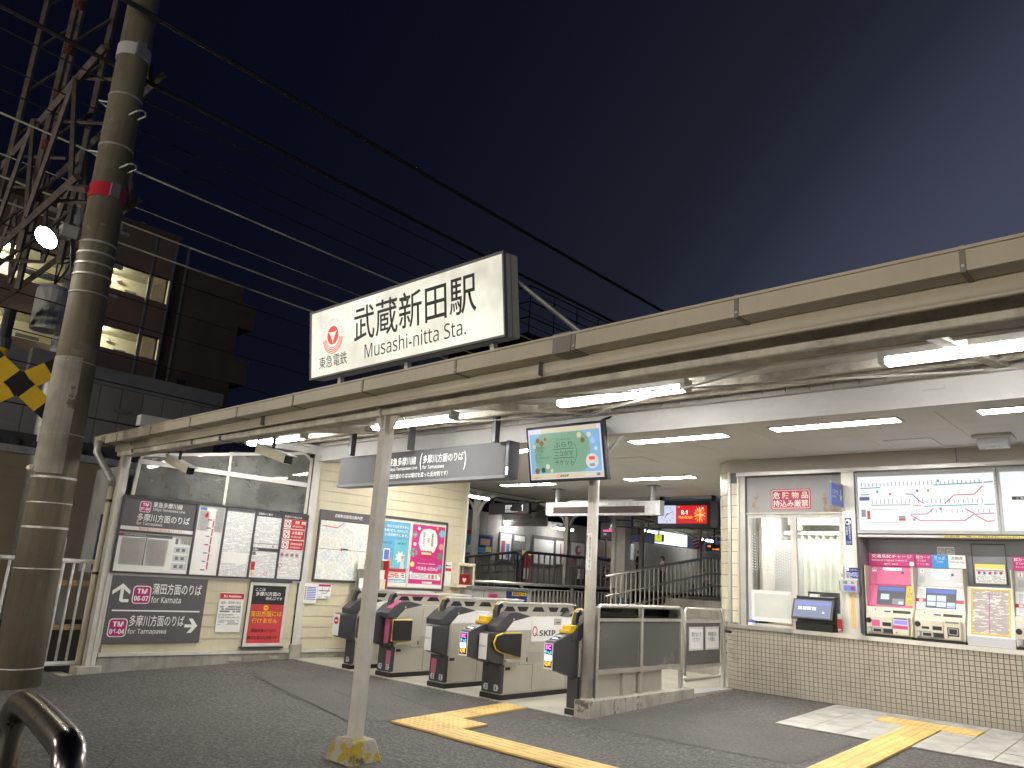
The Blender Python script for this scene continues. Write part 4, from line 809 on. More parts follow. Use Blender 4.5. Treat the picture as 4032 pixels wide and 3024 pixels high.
def recessed(cx, cy, lb):
    v = thing('recessed_lamp', lb, 'lamp', (cx, cy, 2.84), 'recessed fluorescent lamps in the concourse ceiling'); bx('diffuser', 'panel_lamp', v, cx - .61, cx + .61, cy - .095, cy + .095, 2.831, 2.839)
    for b in ((cx - .64, cx + .64, cy - .115, cy - .095), (cx - .64, cx + .64, cy + .095, cy + .115), (cx - .64, cx - .61, cy - .095, cy + .095), (cx + .61, cx + .64, cy - .095, cy + .095)): bx('trim', 'white_clean', v, *b, 2.829, 2.84)
for cx, cy, lb in ((1.2, -1.73, 'long recessed ceiling lamp above the ticket office window'), (-.6, -1.66, 'long recessed ceiling lamp right of the monitor'), (3.1, -1.76, 'recessed ceiling lamp cut off by the right edge'), (-2.45, -1.70, 'recessed ceiling lamp mostly hidden by the monitor'), (-4.3, -1.70, 'recessed ceiling lamp hidden behind the hanging direction sign'), (-2.57, 1.2, 'recessed ceiling lamp above the grey information board'), (-5.4, 1.28, 'recessed ceiling lamp left of the round column, far back')): recessed(cx, cy, lb)
def batten(x0, x1, y, z, lb, m='tube', nm='batten_lamp', grp='batten lamps under the canopy'):
    v = thing(nm, lb, 'lamp', ((x0 + x1) / 2, y, z), grp); bx('housing', 'white_clean', v, x0 - .05, x1 + .05, y - .06, y + .06, z + .035, z + .085, bevel=.008)
    for xx in (x0 - .05, x1 - .002): bx('end_cap', 'white_clean', v, xx, xx + .052, y - .058, y + .058, z - .005, z + .04, bevel=.01)
    G().prism([(y - .055, z + .035), (y - .05, z + .01), (y - .03, z - .008), (y + .03, z - .008), (y + .05, z + .01), (y + .055, z + .035)], 'x', x0, x1).obj('tube_cover', m, v); bx('hanger', 'white_clean', v, (x0 + x1) / 2 - .04, (x0 + x1) / 2 + .04, y - .03, y + .03, z + .085, rz(y))
for a, lb in ((-.22, 'batten lamp under the canopy above the monitor'), (2.47, 'batten lamp under the canopy at the right edge'), (-2.80, 'batten lamp crossed by the white post'), (-5.42, 'batten lamp behind the right security camera')): batten(a, a + 1.2, -4.3, 2.645, lb)
# posts
pp_ = thing('canopy_post', 'slim white steel post with rust spots on a yellow stained footing', 'post', (-.89, -5.65, -.17), 'posts of the canopy')
bx('shaft', 'white_old', pp_, -.925, -.855, -5.70, -5.605, -.03, 2.35); 
vs = [(-1.05, -5.80), (-.73, -5.80), (-.73, -5.50), (-1.05, -5.50)]; ts = [(-1.00, -5.755), (-.78, -5.755), (-.78, -5.545), (-1.00, -5.545)]
G().add([(x, y, -.20) for x, y in vs] + [(x, y, -.025) for x, y in ts], [(3, 2, 1, 0), (4, 5, 6, 7), (0, 1, 5, 4), (1, 2, 6, 5), (2, 3, 7, 6), (3, 0, 4, 7)]).obj('footing', 'footing', pp_, .018)
for s in (-1, 1): G().prism([(-.89 + s * .036, 2.348), (-.89 + s * .15, 2.348), (-.89 + s * .036, 2.19)], 'y', -5.66, -5.645).obj('gusset', 'white_old', pp_)
G().prism([(-5.70, 2.45), (-5.78, 2.45), (-5.702, 2.25)], 'x', -.897, -.883).obj('gusset', 'white_old', pp_)
WL = Fr((-5.8665, -5.58, 0), (.0751, .9972, 0))   # notice wall plane: a along the wall from its street end
ly = lambda y: (y + 5.58) / .9972
lp = thing('canopy_post', 'corner post with flaking paint at the street end of the notice wall', 'post', (-5.88, -5.65, -.17), 'posts of the canopy')
bx('shaft', 'white_old', lp, -5.95, -5.85, -5.70, -5.605, -.12, 2.35); bx('footing', 'concrete_pale', lp, -6.02, -5.80, -5.80, -5.53, -.25, -.11, bevel=.012); G().prism([(-5.95, 2.348), (-6.05, 2.348), (-5.95, 2.2)], 'y', -5.66, -5.645).obj('gusset', 'white_old', lp); G().prism([(-5.85, 2.348), (-5.74, 2.348), (-5.85, 2.17)], 'y', -5.66, -5.645).obj('gusset', 'white_old', lp)
dp = thing('downpipe', 'grey rain downpipe bending from the gutter end to the corner post', 'pipe', (-6.02, -5.8, -.1)); G().tube([(-6.08, -5.93, 2.47), (-6.08, -5.93, 2.33), (-6.06, -5.88, 2.25), (-5.99, -5.74, 2.02), (-5.985, -5.72, 1.95)], .042, 12).obj('elbow', 'galv', dp, smooth=True); G().cyl((-5.985, -5.72, 1.96), (-5.985, -5.72, -.15), .036, 12).obj('pipe', 'siding', dp, smooth=True)
for z in (1.75, .9): G().cyl((-5.985, -5.72, z), (-5.985, -5.72, z + .03), .041, 12).obj('clip', 'black', dp)
bx('sticker_strip', 'navy', dp, -6.03, -6.00, -5.77, -5.70, .95, 1.6)
# security cameras
def cctv(c, tip, mount, lb):
    v = thing('security_camera', lb, 'camera', mount, 'security cameras under the canopy'); c, tip = V(c), V(tip); d = (tip - c).normalized(); r_ = d.cross(V((0, 0, 1))).normalized(); u = r_.cross(d).normalized()
    m = Matrix(((d.x, r_.x, u.x, c.x), (d.y, r_.y, u.y, c.y), (d.z, r_.z, u.z, c.z), (0, 0, 0, 1))); L = (tip - c).length
    G(m).box(0, L * .93, -.042, .042, -.05, .035).obj('body', 'beige_plastic', v, .008); G(m).box(-.02, L + .02, -.055, .055, .036, .048).obj('sun_shield', 'grey_light', v, .004); G(m).box(L * .93, L * .96, -.04, .04, -.045, .033).obj('lens_window', 'black_gloss', v)
    md = c + d * L * .45; G().tube([md + u * -.05, md + V((0, 0, .08)), V(mount)], .018, 8).obj('bracket', 'black', v); G().tube([c - d * .01, c - d * .06 + V((0, 0, .02)), c - d * .03 + V((0, 0, .08)), V(mount) + V((-.1, 0, .0))], .009, 6).obj('cable', 'black', v); G().cyl(V(mount) - V((0, 0, .03)), V(mount), .035, 12).obj('mount_plate', 'grey_dark', v)
cctv((-5.33, -5.38, 2.30), (-4.72, -5.36, 2.12), (-5.02, -5.38, 2.40), 'left security camera under the canopy beam, pointing down over the notices'); cctv((-3.28, -5.38, 2.29), (-2.70, -5.36, 2.14), (-3.0, -5.38, 2.40), 'right security camera under the canopy beam, between the lamps')
for x in (-5.55, -4.05, -3.45): v = tag(G().tube([(x, -5.80, 2.50), (x, -5.74, 2.40), (x + .005, -5.735, 2.33), (x + .02, -5.70, 2.325), (x + .05, -5.58, 2.33)], .010, 6).obj('conduit', 'grey_dark'), {-5.55: 'dark conduit bent round the beam left of the left security camera', -4.05: 'dark conduit bent round the beam between the two security cameras', -3.45: 'dark conduit bent round the beam by the right security camera'}[x], 'conduit')
# ---------------- notice wall ----------------
nw = thing('notice_wall', 'long beige clapboard wall with a window band, left of the gates', 'wall', (-5.8, -4, 0))
s0, s1, s2 = 0, ly(-3.12), ly(-.19)
G(WL).box(0, s2 + .02, .0, 2.75, -.14, -.02).obj('wall_core', 'grey_dark', nw) if False else None
G(WL).box(.0, s1, .0, .935, -.12, -.012).obj('wall_core', 'siding', nw); G(WL).box(s1, s2, -.05, 2.75, -.12, -.012).obj('wall_core', 'siding', nw)
def boards(a0, a1, z0, z1, h=.146):
    z = z0
    while z < z1 - .02:
        t_ = min(z + h - .004, z1); gg = G(WL); b0, b1 = z + .002, t_
        gg.add([(a0, b0, -.012), (a1, b0, -.012), (a1, b0, .006), (a0, b0, .006), (a0, b1, -.012), (a1, b1, -.012), (a1, b1, 0), (a0, b1, 0)], [(0, 1, 2, 3)[::-1], (4, 5, 6, 7), (3, 2, 6, 7), (0, 3, 7, 4), (1, 5, 6, 2)]); gg.obj('clapboard', 'siding', nw); z += h
boards(.03, s1 - .02, .03, .92); boards(s1 + .10, s2, .03, 2.72)
G(WL).box(-.02, s1, .905, .935, -.05, .022).obj('rail', 'alu_white', nw); G(WL).box(.0, s1 - .02, -.015, .028, -.05, .03).obj('base_flashing', 'alu_white', nw, .004); G(WL).box(s1 + .10, s2, -.015, .028, -.05, .03).obj('base_flashing', 'alu_white', nw, .004)
G(WL).box(.0, s2, -.35, -.012, -.10, .012).obj('concrete_base', 'concrete', nw)
for a, b, w_, h_ in ((ly(-4.0), -.10, .16, .05), (ly(-3.45), -.09, .14, .04)): G(WL).rrect(a, a + w_, b, b + h_, 0, .03, .02).obj('filler_stone', 'concrete_pale', nw)
G(WL).box(s1 - .02, s1 + .095, .09, 2.72, -.1, .03).obj('wall_post', 'alu_white', nw); G(WL).box(s1 - .03, s1 - .02, .03, 2.72, -.1, .02).obj('post_gap', 'black', nw)
G(WL).box(s1 - .05, s1 + .125, -.2, .095, -.1, .06).obj('post_footing', 'concrete', nw, .012); G(WL).box(s2 - .005, s2 + .03, -.1, 2.75, -.14, .02).obj('end_trim', 'white_clean', nw)
G(WL).box(-.06, -.012, -.12, .92, -.1, .03).obj('corner_trim', 'alu_white', nw); G(WL).box(.0, s2 + .1, 2.72, 2.85, -.13, .02).obj('top_beam', 'white_clean', nw)
# window band: sloping head follows the roof
h0, h1 = 2.37, 2.73
for q, nm in ((((.05, 1.86), (.09, 1.86), (.11, 2.30), (.07, 2.30)), 'window_frame'), (((.07, 2.28), (.13, 2.34), (.16, 2.37), (.10, 2.37)), 'window_frame'), (((.08, 2.245), (s1 - .06, 2.235), (s1 - .06, 2.295), (.08, 2.305)), 'window_transom'), (((1.20, 1.86), (1.235, 1.86), (1.235, 2.56), (1.20, 2.56)), 'window_mullion'), (((s1 - .07, 1.86), (s1 - .03, 1.86), (s1 - .03, 2.66), (s1 - .07, 2.66)), 'window_frame'), (((s1 - .16, 2.72), (s1 - .03, 2.62), (s1 - .05, 2.60), (s1 - .18, 2.69)), 'window_frame'), (((.12, 2.335), (s1 - .16, 2.69), (s1 - .16, 2.73), (.10, 2.37)), 'window_head')): G(WL).prism(list(q), 'z', -.03, .01).obj(nm, 'alu_white', nw)
mat('dim_room', (.30, .30, .28), .6, v=.1, s=1.5)
glass('window_glass', (.42, .43, .41), .015, .45, .30)  # matte grey mixed in for the reflected street and canopy light
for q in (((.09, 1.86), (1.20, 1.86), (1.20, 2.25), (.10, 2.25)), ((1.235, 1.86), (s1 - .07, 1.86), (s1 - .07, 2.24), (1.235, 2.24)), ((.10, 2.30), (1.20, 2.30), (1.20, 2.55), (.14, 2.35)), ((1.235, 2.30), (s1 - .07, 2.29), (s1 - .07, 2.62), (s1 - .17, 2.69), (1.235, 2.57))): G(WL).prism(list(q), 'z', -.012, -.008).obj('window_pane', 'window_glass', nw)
G(WL).prism([(0, .9), (s1, .9), (s1, 2.62), (0, 2.22)], 'z', -1.3, -1.28).obj('inner_wall', 'dim_room', nw); G(WL).box(.0, s1, .9, .92, -1.3, -.12).obj('inner_floor', 'dim_room', nw); G(WL).box(-.02, .0, .9, 2.22, -1.3, -.05).obj('inner_wall', 'dim_room', nw)
for a, w_ in ((1.95, .10), (2.15, .05), (2.25, .08), (.55, .12)): G(WL).box(a, a + w_, .95, 2.3, -.9, -.85).obj('inner_pipe', 'grey_plastic', nw)
# big notice board of five bays
nb = thing('notice_board', 'dark framed notice board of six panels below the window band', 'notice board', (-5.78, -4.4, .95)); B0, B1 = -.035, s1 - .005
G(WL).box(B0, B1, .935, 1.845, .0, .025).obj('board', 'dark_frame', nb)
for a, b, c, d in ((B0, B1, 1.825, 1.848), (B0, B1, .932, .955), (B0, B0 + .02, .955, 1.825), (B1 - .02, B1, .955, 1.825), (.865, .890, .955, 1.825), (1.245, 1.27, .955, 1.825), (1.66, 1.685, .955, 1.825), (2.06, 2.085, .955, 1.825), (B0 + .02, .865, 1.415, 1.44)): G(WL).box(a, b, c, d, .02, .045).obj('frame_bar', 'dark_frame', nb)
def badge(fr, a, b, sz, s, parent, c=.026):
    bd = G(fr).rrect(a, a + sz, b, b + sz, c, c + .002, sz * .2).obj('line_badge', 'letter_white', parent); G(fr).rrect(a + sz * .05, a + sz * .95, b + sz * .05, b + sz * .95, c + .002, c + .003, sz * .16).obj('badge_field', 'magenta', bd)
    txt('TM', fr, a + sz * .22, b + sz * .56, sz * .56, sz * .28, 'letter_white', bd, c + .004, .03); txt(s, fr, a + sz * .1, b + sz * .16, sz * .8, sz * .28, 'letter_white', bd, c + .004, .03); return bd
G(WL).box(B0 + .02, .865, 1.44, 1.825, .025, .0255).obj('direction_panel', 'sign_grey', nb); badge(WL, .17, 1.665, .13, '01-04', nb)
txt('東急多摩川線', WL, .325, 1.735, .36, .065, 'letter_white', nb, .027, .012); txt('Tōkyū Tamagawa Line', WL, .325, 1.685, .40, .042, 'letter_white', nb, .027, .008); txt('多摩川方面のりば', WL, .16, 1.555, .64, .095, 'letter_white', nb, .027, .012); txt('for Tamagawa', WL, .16, 1.50, .31, .048, 'letter_white', nb, .027, .008)
G(WL).box(B0 + .02, .865, 1.443, 1.485, .0255, .0265).obj('white_band', 'paper', nb); txt('蒲田方面のりばは踏切を渡ってください', WL, .20, 1.448, .56, .032, 'red', nb, .028, .008)
bay = lambda a0, a1, b0, b1, m, nm='sheet': sheet(nm, WL, a0, a1, b0, b1, .0268, m, nb)
printed('p_board', (.77, .76, .74), (.30, .30, .32), .015, .52, gap=.5); printed('p_table', (.66, .60, .57), (.42, .37, .38), .014, .45, gap=.5)
bay(B0 + .02, .865, .955, 1.415, 'paper'); bay(.03, .30, 1.03, 1.35, 'p_table'); bay(.33, .58, 1.03, 1.35, 'p_table'); G(WL).box(.305, .322, 1.03, 1.36, .027, .028).obj('rule', 'grey_dark', nb); G(WL).box(B0 + .02, .62, 1.365, 1.40, .027, .028).obj('title_bar', 'grey_dark', nb); G(WL).box(.0, .035, 1.368, 1.398, .028, .029).obj('badge', 'magenta', nb); txt('東急多摩川線標準時刻表', WL, .05, 1.376, .25, .018, 'letter_white', nb, .029)
for k in range(3): G(WL).rrect(.66, .84, 1.00 + k * .10, 1.08 + k * .10, .027, .028, .01).obj('info_box', 'grey_light', nb); G(WL).box(.69, .73, 1.02 + k * .10, 1.06 + k * .10, .028, .029).obj('icon', 'grey_dark', nb); G(WL).box(.76, .80, 1.02 + k * .10, 1.06 + k * .10, .028, .029).obj('icon', 'grey_dark', nb)
G(WL).rrect(.665, .70, 1.31, 1.38, .027, .028, .006).obj('phone_icon', 'grey_dark', nb); bay(.72, .85, 1.31, 1.39, 'p_board')
bay(.89, 1.245, .955, 1.825, 'paper'); G(WL).box(1.10, 1.117, 1.01, 1.66, .027, .0285).obj('route_line', 'magenta', nb)
for k in range(7): G(WL).disc(1.1085, 1.02 + k * .105, .029, .008, 12).obj('station_dot', 'letter_white', nb); G(WL).box(1.03, 1.085, 1.01 + k * .105, 1.025 + k * .105, .027, .028).obj('station_name', 'map_grey' if k % 3 else 'magenta', nb)
bay(.91, 1.05, 1.50, 1.76, 'p_board'); bay(1.13, 1.235, 1.50, 1.80, 'p_board'); G(WL).prism([(.98, 1.70), (1.02, 1.75), (1.03, 1.70), (1.0, 1.66)], 'z', .027, .028).obj('poster_mark', 'red', nb); G(WL).box(.915, 1.0, 1.765, 1.80, .027, .028).obj('poster_mark', 'blue', nb)
bay(1.27, 1.66, .955, 1.825, 'p_board'); G(WL).box(1.28, 1.65, 1.785, 1.82, .0275, .029).obj('title_bar', 'grey_dark', nb); G(WL).box(1.29, 1.64, 1.12, 1.26, .0275, .028).obj('table_box', 'paper', nb); bay(1.30, 1.63, 1.13, 1.25, printed('p_tab2', (.72, .72, .72), (.12, .12, .2), .03, .5)) if False else None
bay(1.685, 2.06, 1.345, 1.76, 'p_board'); G(WL).box(1.685, 2.06, 1.765, 1.825, .027, .029).obj('title_bar', 'dark_frame', nb); txt('定期券のご案内', WL, 1.71, 1.78, .20, .03, 'letter_white', nb, .030, .01); G(WL).box(1.69, 2.055, 1.395, 1.405, .0275, .029).obj('rule', 'grey_dark', nb); G(WL).box(1.97, 1.99, 1.36, 1.385, .0275, .029).obj('icon', 'grey_dark', nb)
G(WL).box(1.685, 2.06, 1.30, 1.34, .027, .029).obj('title_bar', 'dark_frame', nb); txt('お願い', WL, 1.70, 1.308, .08, .025, 'letter_white', nb, .030, .01); bay(1.685, 2.06, .955, 1.30, 'p_board'); 
for k in range(2): G(WL).box(1.695, 1.745, 1.19 + k * .055, 1.235 + k * .055, .0275, .029).obj('icon', 'grey_dark' if k else 'grey_light', nb)
G(WL).rrect(1.70, 1.755, 1.05, 1.16, .0275, .029, .008).obj('icon', 'red', nb); G(WL).prism([(1.70, .985), (1.75, .985), (1.725, 1.035)], 'z', .0275, .029).obj('warning_icon', 'yellow', nb); G(WL).disc(1.92, 1.01, .029, .024, 16, .018).obj('ban_icon', 'red', nb)
bay(2.085, B1 - .02, .955, 1.825, 'p_board'); G(WL).box(2.085, B1 - .02, 1.765, 1.825, .027, .029).obj('title_bar', 'dark_frame', nb); txt('駅構内での禁止行為', WL, 2.10, 1.78, .26, .03, 'letter_white', nb, .030, .01)
for k, (s, e2) in enumerate((('禁 煙', 'NO SMOKING'), ('火気厳禁', 'NO OPEN FLAME'), ('危険物品持込厳禁', 'NO HAZARDOUS'))):
    z = 1.635 - k * .143; G(WL).box(2.095, B1 - .03, z, z + .128, .0275, .029).obj('ban_panel', 'red', nb); G(WL).box(2.105, 2.205, z + .012, z + .116, .029, .0295).obj('ban_icon', 'letter_white', nb); G(WL).disc(2.155, z + .064, .0302, .044, 20, .036).obj('ban_ring', 'red', nb); G(WL).quad((2.122, z + .09, .0303), (2.182, z + .03, .0303), (2.188, z + .036, .0303), (2.128, z + .096, .0303)).obj('ban_slash', 'red', nb); G(WL).box(2.14, 2.17, z + .045, z + .08, .0297, .030).obj('ban_mark', 'grey_dark', nb)
    txt(s, WL, 2.235 + (.03 if k == 0 else 0), z + .066, .17 if k < 2 else .175, .045 if k < 2 else .03, 'letter_white', nb, .0305, .01); txt(e2, WL, 2.235, z + .022, .15, .024, 'letter_white', nb, .0305, .008)
for k in range(4): G(WL).disc(2.13 + k * .075, 1.275, .029, .028, 16, .022).obj('ban_ring', 'red', nb); G(WL).box(2.115 + k * .075, 2.145 + k * .075, 1.26, 1.29, .0275, .0285).obj('ban_mark', 'grey_dark', nb)
G(WL).disc(2.12, 1.13, .029, .026, 16, .02).obj('ban_ring', 'red', nb)
# dark direction sign
ds = thing('direction_sign', 'large dark grey sign with two arrows and magenta line badges', 'sign', (-5.82, -5.0, .1)); G(WL).box(.0, 1.152, .135, .905, .018, .034).obj('panel', 'sign_grey', ds); G(WL).box(-.02, .0, .1, .905, .018, .036).obj('edge', 'alu_white', ds)
badge(WL, .26, .585, .21, '06-07', ds, .034); txt('蒲田方面のりば', WL, .485, .70, .60, .13, 'letter_white', ds, .036, .012); txt('for Kamata', WL, .485, .60, .36, .075, 'letter_white', ds, .036, .01); G(WL).box(.06, 1.10, .497, .513, .034, .036).obj('divider', 'letter_white', ds)
badge(WL, .05, .205, .21, '01-04', ds, .034); txt('多摩川方面のりば', WL, .275, .325, .65, .13, 'letter_white', ds, .036, .012); txt('for Tamagawa', WL, .275, .225, .45, .075, 'letter_white', ds, .036, .01)
G(WL).prism([(.04, .69), (.135, .81), (.23, .69), (.23, .725), (.155, .80), (.155, .635), (.225, .635), (.225, .60), (.145, .60), (.125, .615), (.115, .64), (.115, .80), (.04, .725)][:0] or [(.03, .685), (.03, .73), (.135, .815), (.23, .735), (.23, .69), (.155, .75), (.155, .635), (.225, .635), (.225, .60), (.145, .60), (.118, .62), (.118, .75)], 'z', .034, .0355).obj('arrow', 'letter_white', ds)
G(WL).prism([(.94, .315), (1.03, .315), (.98, .25), (1.03, .25), (1.10, .335), (1.03, .42), (.98, .42), (1.03, .35), (.94, .35)], 'z', .034, .0355).obj('arrow', 'letter_white', ds)
pn = thing('prohibition_notice', 'white notice with a red heading forbidding assemblies on the clapboard', 'notice', (-5.75, -4.1, .26)); a0, a1 = ly(-4.24), ly(-3.91)
G(WL).rrect(a0, a1, .255, .747, .012, .018, .01).obj('plate', 'paper', pn); G(WL).box(a0 + .003, a1 - .003, .668, .74, .018, .019).obj('heading', 'red', pn); txt('禁止 Prohibition', WL, a0 + .05, .685, .24, .036, 'letter_white', pn, .020, .012); txt('集会・演説等の禁止', WL, a0 + .03, .605, .27, .035, 'letter_black', pn, .019, .006); sheet('print', WL, a0 + .025, a1 - .025, .50, .59, .0188, printed('p_pn', (.77, .76, .73), (.14, .14, .15), .028, .62), pn); txt('No Assemblies,\nPublic Addresses, etc.', WL, a0 + .02, .425, .29, .06, 'letter_black', pn, .019, .006); sheet('print', WL, a0 + .02, a1 - .03, .345, .41, .0188, printed('p_pn2', (.77, .76, .73), (.3, .3, .31), .017, .6), pn)
rp = thing('red_poster_frame', 'framed red and black poster saying no trains to the other side', 'poster', (-5.72, -3.58, .06)); a0, a1 = ly(-3.86), ly(-3.29)
G(WL).box(a0, a1, .06, .905, .012, .03).obj('backing', 'dark_frame', rp); G(WL).box(a0 + .10, a1 - .07, .08, .90, .03, .034).obj('dummy', 'white', rp) if False else None
for q in ((a0 + .005, a1 - .005, .855, .895), (a0 + .005, a1 - .005, .075, .115), (a0 + .005, a0 + .045, .115, .855), (a1 - .045, a1 - .005, .115, .855)): G(WL).box(*q, .03, .042).obj('frame_bar', 'alu_white', rp, .003)
G(WL).box(a0 - .03, a1 + .01, .05, .075, .01, .06).obj('bottom_ledge', 'dark_frame', rp); G(WL).box(a0, a1 + .03, .90, .95, .01, .05).obj('top_ledge', 'dark_frame', rp)
G(WL).box(a0 + .045, a1 - .045, .612, .855, .03, .033).obj('black_field', 'letter_black', rp); G(WL).box(a0 + .045, a1 - .045, .115, .612, .03, .033).obj('red_field', 'red_poster', rp)
txt('ここは', WL, a0 + .09, .785, .14, .036, 'letter_white', rp, .035, .015); txt('多摩川方面の', WL, a0 + .10, .72, .36, .055, 'letter_white', rp, .035, .015); txt('改札口です', WL, a0 + .25, .668, .24, .04, 'letter_white', rp, .035, .015)
G(WL).disc(a0 + .27, .567, .035, .035, 20).obj('yellow_disc', 'yellow', rp); G(WL).box(a0 + .25, a0 + .29, .562, .572, .0352, .036).obj('bar', 'letter_black', rp)
txt('蒲田方面には', WL, a0 + .06, .455, .45, .072, 'yellow', rp, .035, .02); txt('行けません', WL, a0 + .09, .37, .37, .068, 'yellow', rp, .035, .02); txt('蒲田方面のりばは', WL, a0 + .10, .255, .36, .045, 'letter_black', rp, .035, .012); txt('踏切を渡り反対側です', WL, a0 + .06, .165, .43, .045, 'letter_black', rp, .035, .012)
for y0, y1, z0, z1, lb, k in ((-3.06, -2.85, .64, .91, 'small timetable sheet with blue rows on the white wall post', 0), (-2.845, -2.63, .71, .915, 'small route diagram sheet with a dark red heading beside the timetable sheet', 1)):
    v = thing('small_sheet', lb, 'notice', (-5.66, y0, z0)); a0, a1 = ly(y0), ly(y1); G(WL).box(a0, a1, z0, z1, .03, .034).obj('sheet', 'paper', v)
    if k == 0:
        for q in range(8): G(WL).box(a0 + .05, a1 - .02, z0 + .05 + q * .023, z0 + .063 + q * .023, .034, .0345).obj('row', 'blue_sign', v); G(WL).box(a0 + .012, a0 + .04, z0 + .05 + q * .023, z0 + .066 + q * .023, .034, .0345).obj('row_head', 'wood', v)
    else:
        G(WL).box(a0 + .01, a1 - .01, z1 - .04, z1 - .01, .034, .0345).obj('heading', 'magenta', v); G(WL).box(a0 + .02, a1 - .02, z0 + .10, z0 + .115, .034, .0345).obj('line', 'grey_dark', v); G(WL).box(a0 + .07, a0 + .076, z0 + .04, z0 + .15, .034, .0347).obj('line', 'grey_dark', v); G(WL).quad((a0 + .08, z0 + .07, .0346), (a0 + .15, z0 + .07, .0346), (a0 + .19, z0 + .15, .0346), (a0 + .18, z0 + .15, .0346), (a0 + .145, z0 + .078, .0346), (a0 + .08, z0 + .078, .0346)).obj('line', 'grey_dark', v); sheet('print', WL, a0 + .02, a1 - .02, z0 + .01, z0 + .04, .0346, 'p_white', v)
# area map and poster board
am = thing('area_map', 'street map of the neighbourhood in a dark frame on the clapboard', 'map', (-5.63, -2.45, .95)); a0, a1, a2 = ly(-2.945), ly(-1.96), ly(-.585)
G(WL).box(a0, a1, .945, 1.95, .005, .035).obj('frame', 'dark_frame', am, .004); sheet('map_sheet', WL, a0 + .025, a1 - .02, .975, 1.80, .0362, print_map('map_print'), am); G(WL).box(a0 + .01, a1 - .005, 1.815, 1.94, .035, .0355).obj('title_bar', 'sign_grey', am); txt('武蔵新田駅周辺案内図', WL, a0 + .24, 1.855, .47, .05, 'letter_white', am, .037, .012)
G(WL).box(a0 + .03, a1 - .03, 1.395, 1.403, .0365, .038).obj('railway_line', 'map_grey', am); G(WL).box(a0 + .42, a0 + .52, 1.40, 1.42, .0365, .039).obj('station_mark', 'letter_black', am); G(WL).disc(a0 + .41, 1.405, .0395, .02, 14).obj('station_dot', 'red', am); G(WL).quad((a0 + .05, 1.72, .0367), (a0 + .3, 1.70, .0367), (a0 + .42, 1.78, .0367), (a0 + .40, 1.785, .0367), (a0 + .3, 1.715, .0367), (a0 + .05, 1.735, .0367)).obj('road', 'pink', am)
pb = thing('poster_board', 'dark framed board holding two posters next to the street map', 'notice board', (-5.53, -1.3, .9)); G(WL).box(a1 + .004, a2, .905, 1.955, .005, .03).obj('board', 'cream_tile', pb)
for q in ((a1 + .004, a2, 1.93, 1.97), (a1 + .004, a2, .875, .91), (a2 - .03, a2 + .005, .91, 1.93), (a1 + .004, a1 + .03, .91, 1.93)): G(WL).box(*q, .02, .042).obj('frame_bar', 'dark_frame', pb)
def poster(nm, lb, a0, a1, b0, b1, field): v = thing(nm, lb, 'poster', tuple(WL.p((a0 + a1) / 2, b0, .03))); G(WL).box(a0, a1, b0, b1, .030, .032).obj('sheet', 'paper', v); G(WL).box(a0 + .008, a1 - .008, b0 + .05, b1 - .01, .032, .0325).obj('field', field, v); return v
mat('poster_blue', (.12, .36, .55), .35); mat('poster_teal', (.16, .48, .58), .35); mat('poster_magenta', (.58, .03, .20), .35, v=.08)
p0, p1 = a1 + .06, ly(-1.325)
v = poster('harassment_poster', 'blue poster with pale pictures and a red and white box near its foot', p0, p1, .93, 1.905, 'poster_blue'); G(WL).box((p0 + p1) / 2, p1 - .01, 1.20, 1.62, .0326, .033).obj('teal_half', 'poster_teal', v)
for k, s in enumerate(('も、私たちはお客さまに', '向き続けます。だからこそ、', 'ことはお断りします。')): txt(s, WL, p0 + .04, 1.80 - k * .065, p1 - p0 - .08, .042, 'letter_white', v, .034, .012)
G(WL).box(p0 + .02, p1 - .03, 1.135, 1.185, .033, .0335).obj('red_box', 'red', v); G(WL).box(p0 + .02, p1 - .03, 1.03, 1.135, .033, .0335).obj('white_box', 'paper', v); sheet('print', WL, p0 + .04, p1 - .05, 1.04, 1.125, .0338, printed('p_pos', (.76, .75, .72), (.5, .08, .08), .03, .6), v); txt('CUSTOMER HARASSMENT', WL, p0 + .02, .985, p1 - p0 - .05, .03, 'letter_white', v, .034, .02)
G(WL).rrect(p0 + .10, p0 + .22, 1.28, 1.48, .033, .0336, .02).obj('phone_picture', 'paper', v); G(WL).rrect(p0 + .115, p0 + .205, 1.31, 1.46, .0336, .034, .01).obj('phone_screen', 'blue_sign', v)
g = G(WL); n = 16; o = [(p1 - .16 + (.10 if k % 2 else .06) * math.cos(2 * PI * k / n), 1.36 + (.10 if k % 2 else .06) * math.sin(2 * PI * k / n), .0338) for k in range(n)]; g.add(o, [tuple(range(n))]); g.obj('burst_picture', 'paper', v)
G(WL).prism([(p0 + .18, 1.20), (p0 + .27, 1.20), (p0 + .25, 1.34), (p0 + .20, 1.36)], 'z', .0337, .0342).obj('hand_picture', 'skin', v); G(WL).disc(p1 - .11, 1.36, .0342, .03, 12).obj('figure_picture', 'skin', v); G(WL).prism([(p1 - .15, 1.19), (p1 - .07, 1.19), (p1 - .085, 1.33), (p1 - .135, 1.33)], 'z', .0337, .0342).obj('figure_picture', 'cloth_white', v)
for k in range(2): txt(('SMSでの', '執拗な要求や')[k], WL, p0 + .08 + k * .27, 1.55, .16, .03, 'letter_black', v, .034, .01)
p0, p1 = ly(-1.295), ly(-.625)
v = poster('stamp_rally_poster', 'magenta poster with a white crest shape, a red train and dates', p0, p1, .925, 1.90, 'poster_magenta'); cx = (p0 + p1) / 2
G(WL).prism([(cx - .13, 1.48), (cx, 1.42), (cx + .13, 1.48), (cx + .19, 1.60), (cx + .17, 1.75), (cx + .12, 1.82), (cx, 1.84), (cx - .12, 1.82), (cx - .17, 1.75), (cx - .19, 1.60)], 'z', .0327, .0335).obj('crest', 'paper', v)
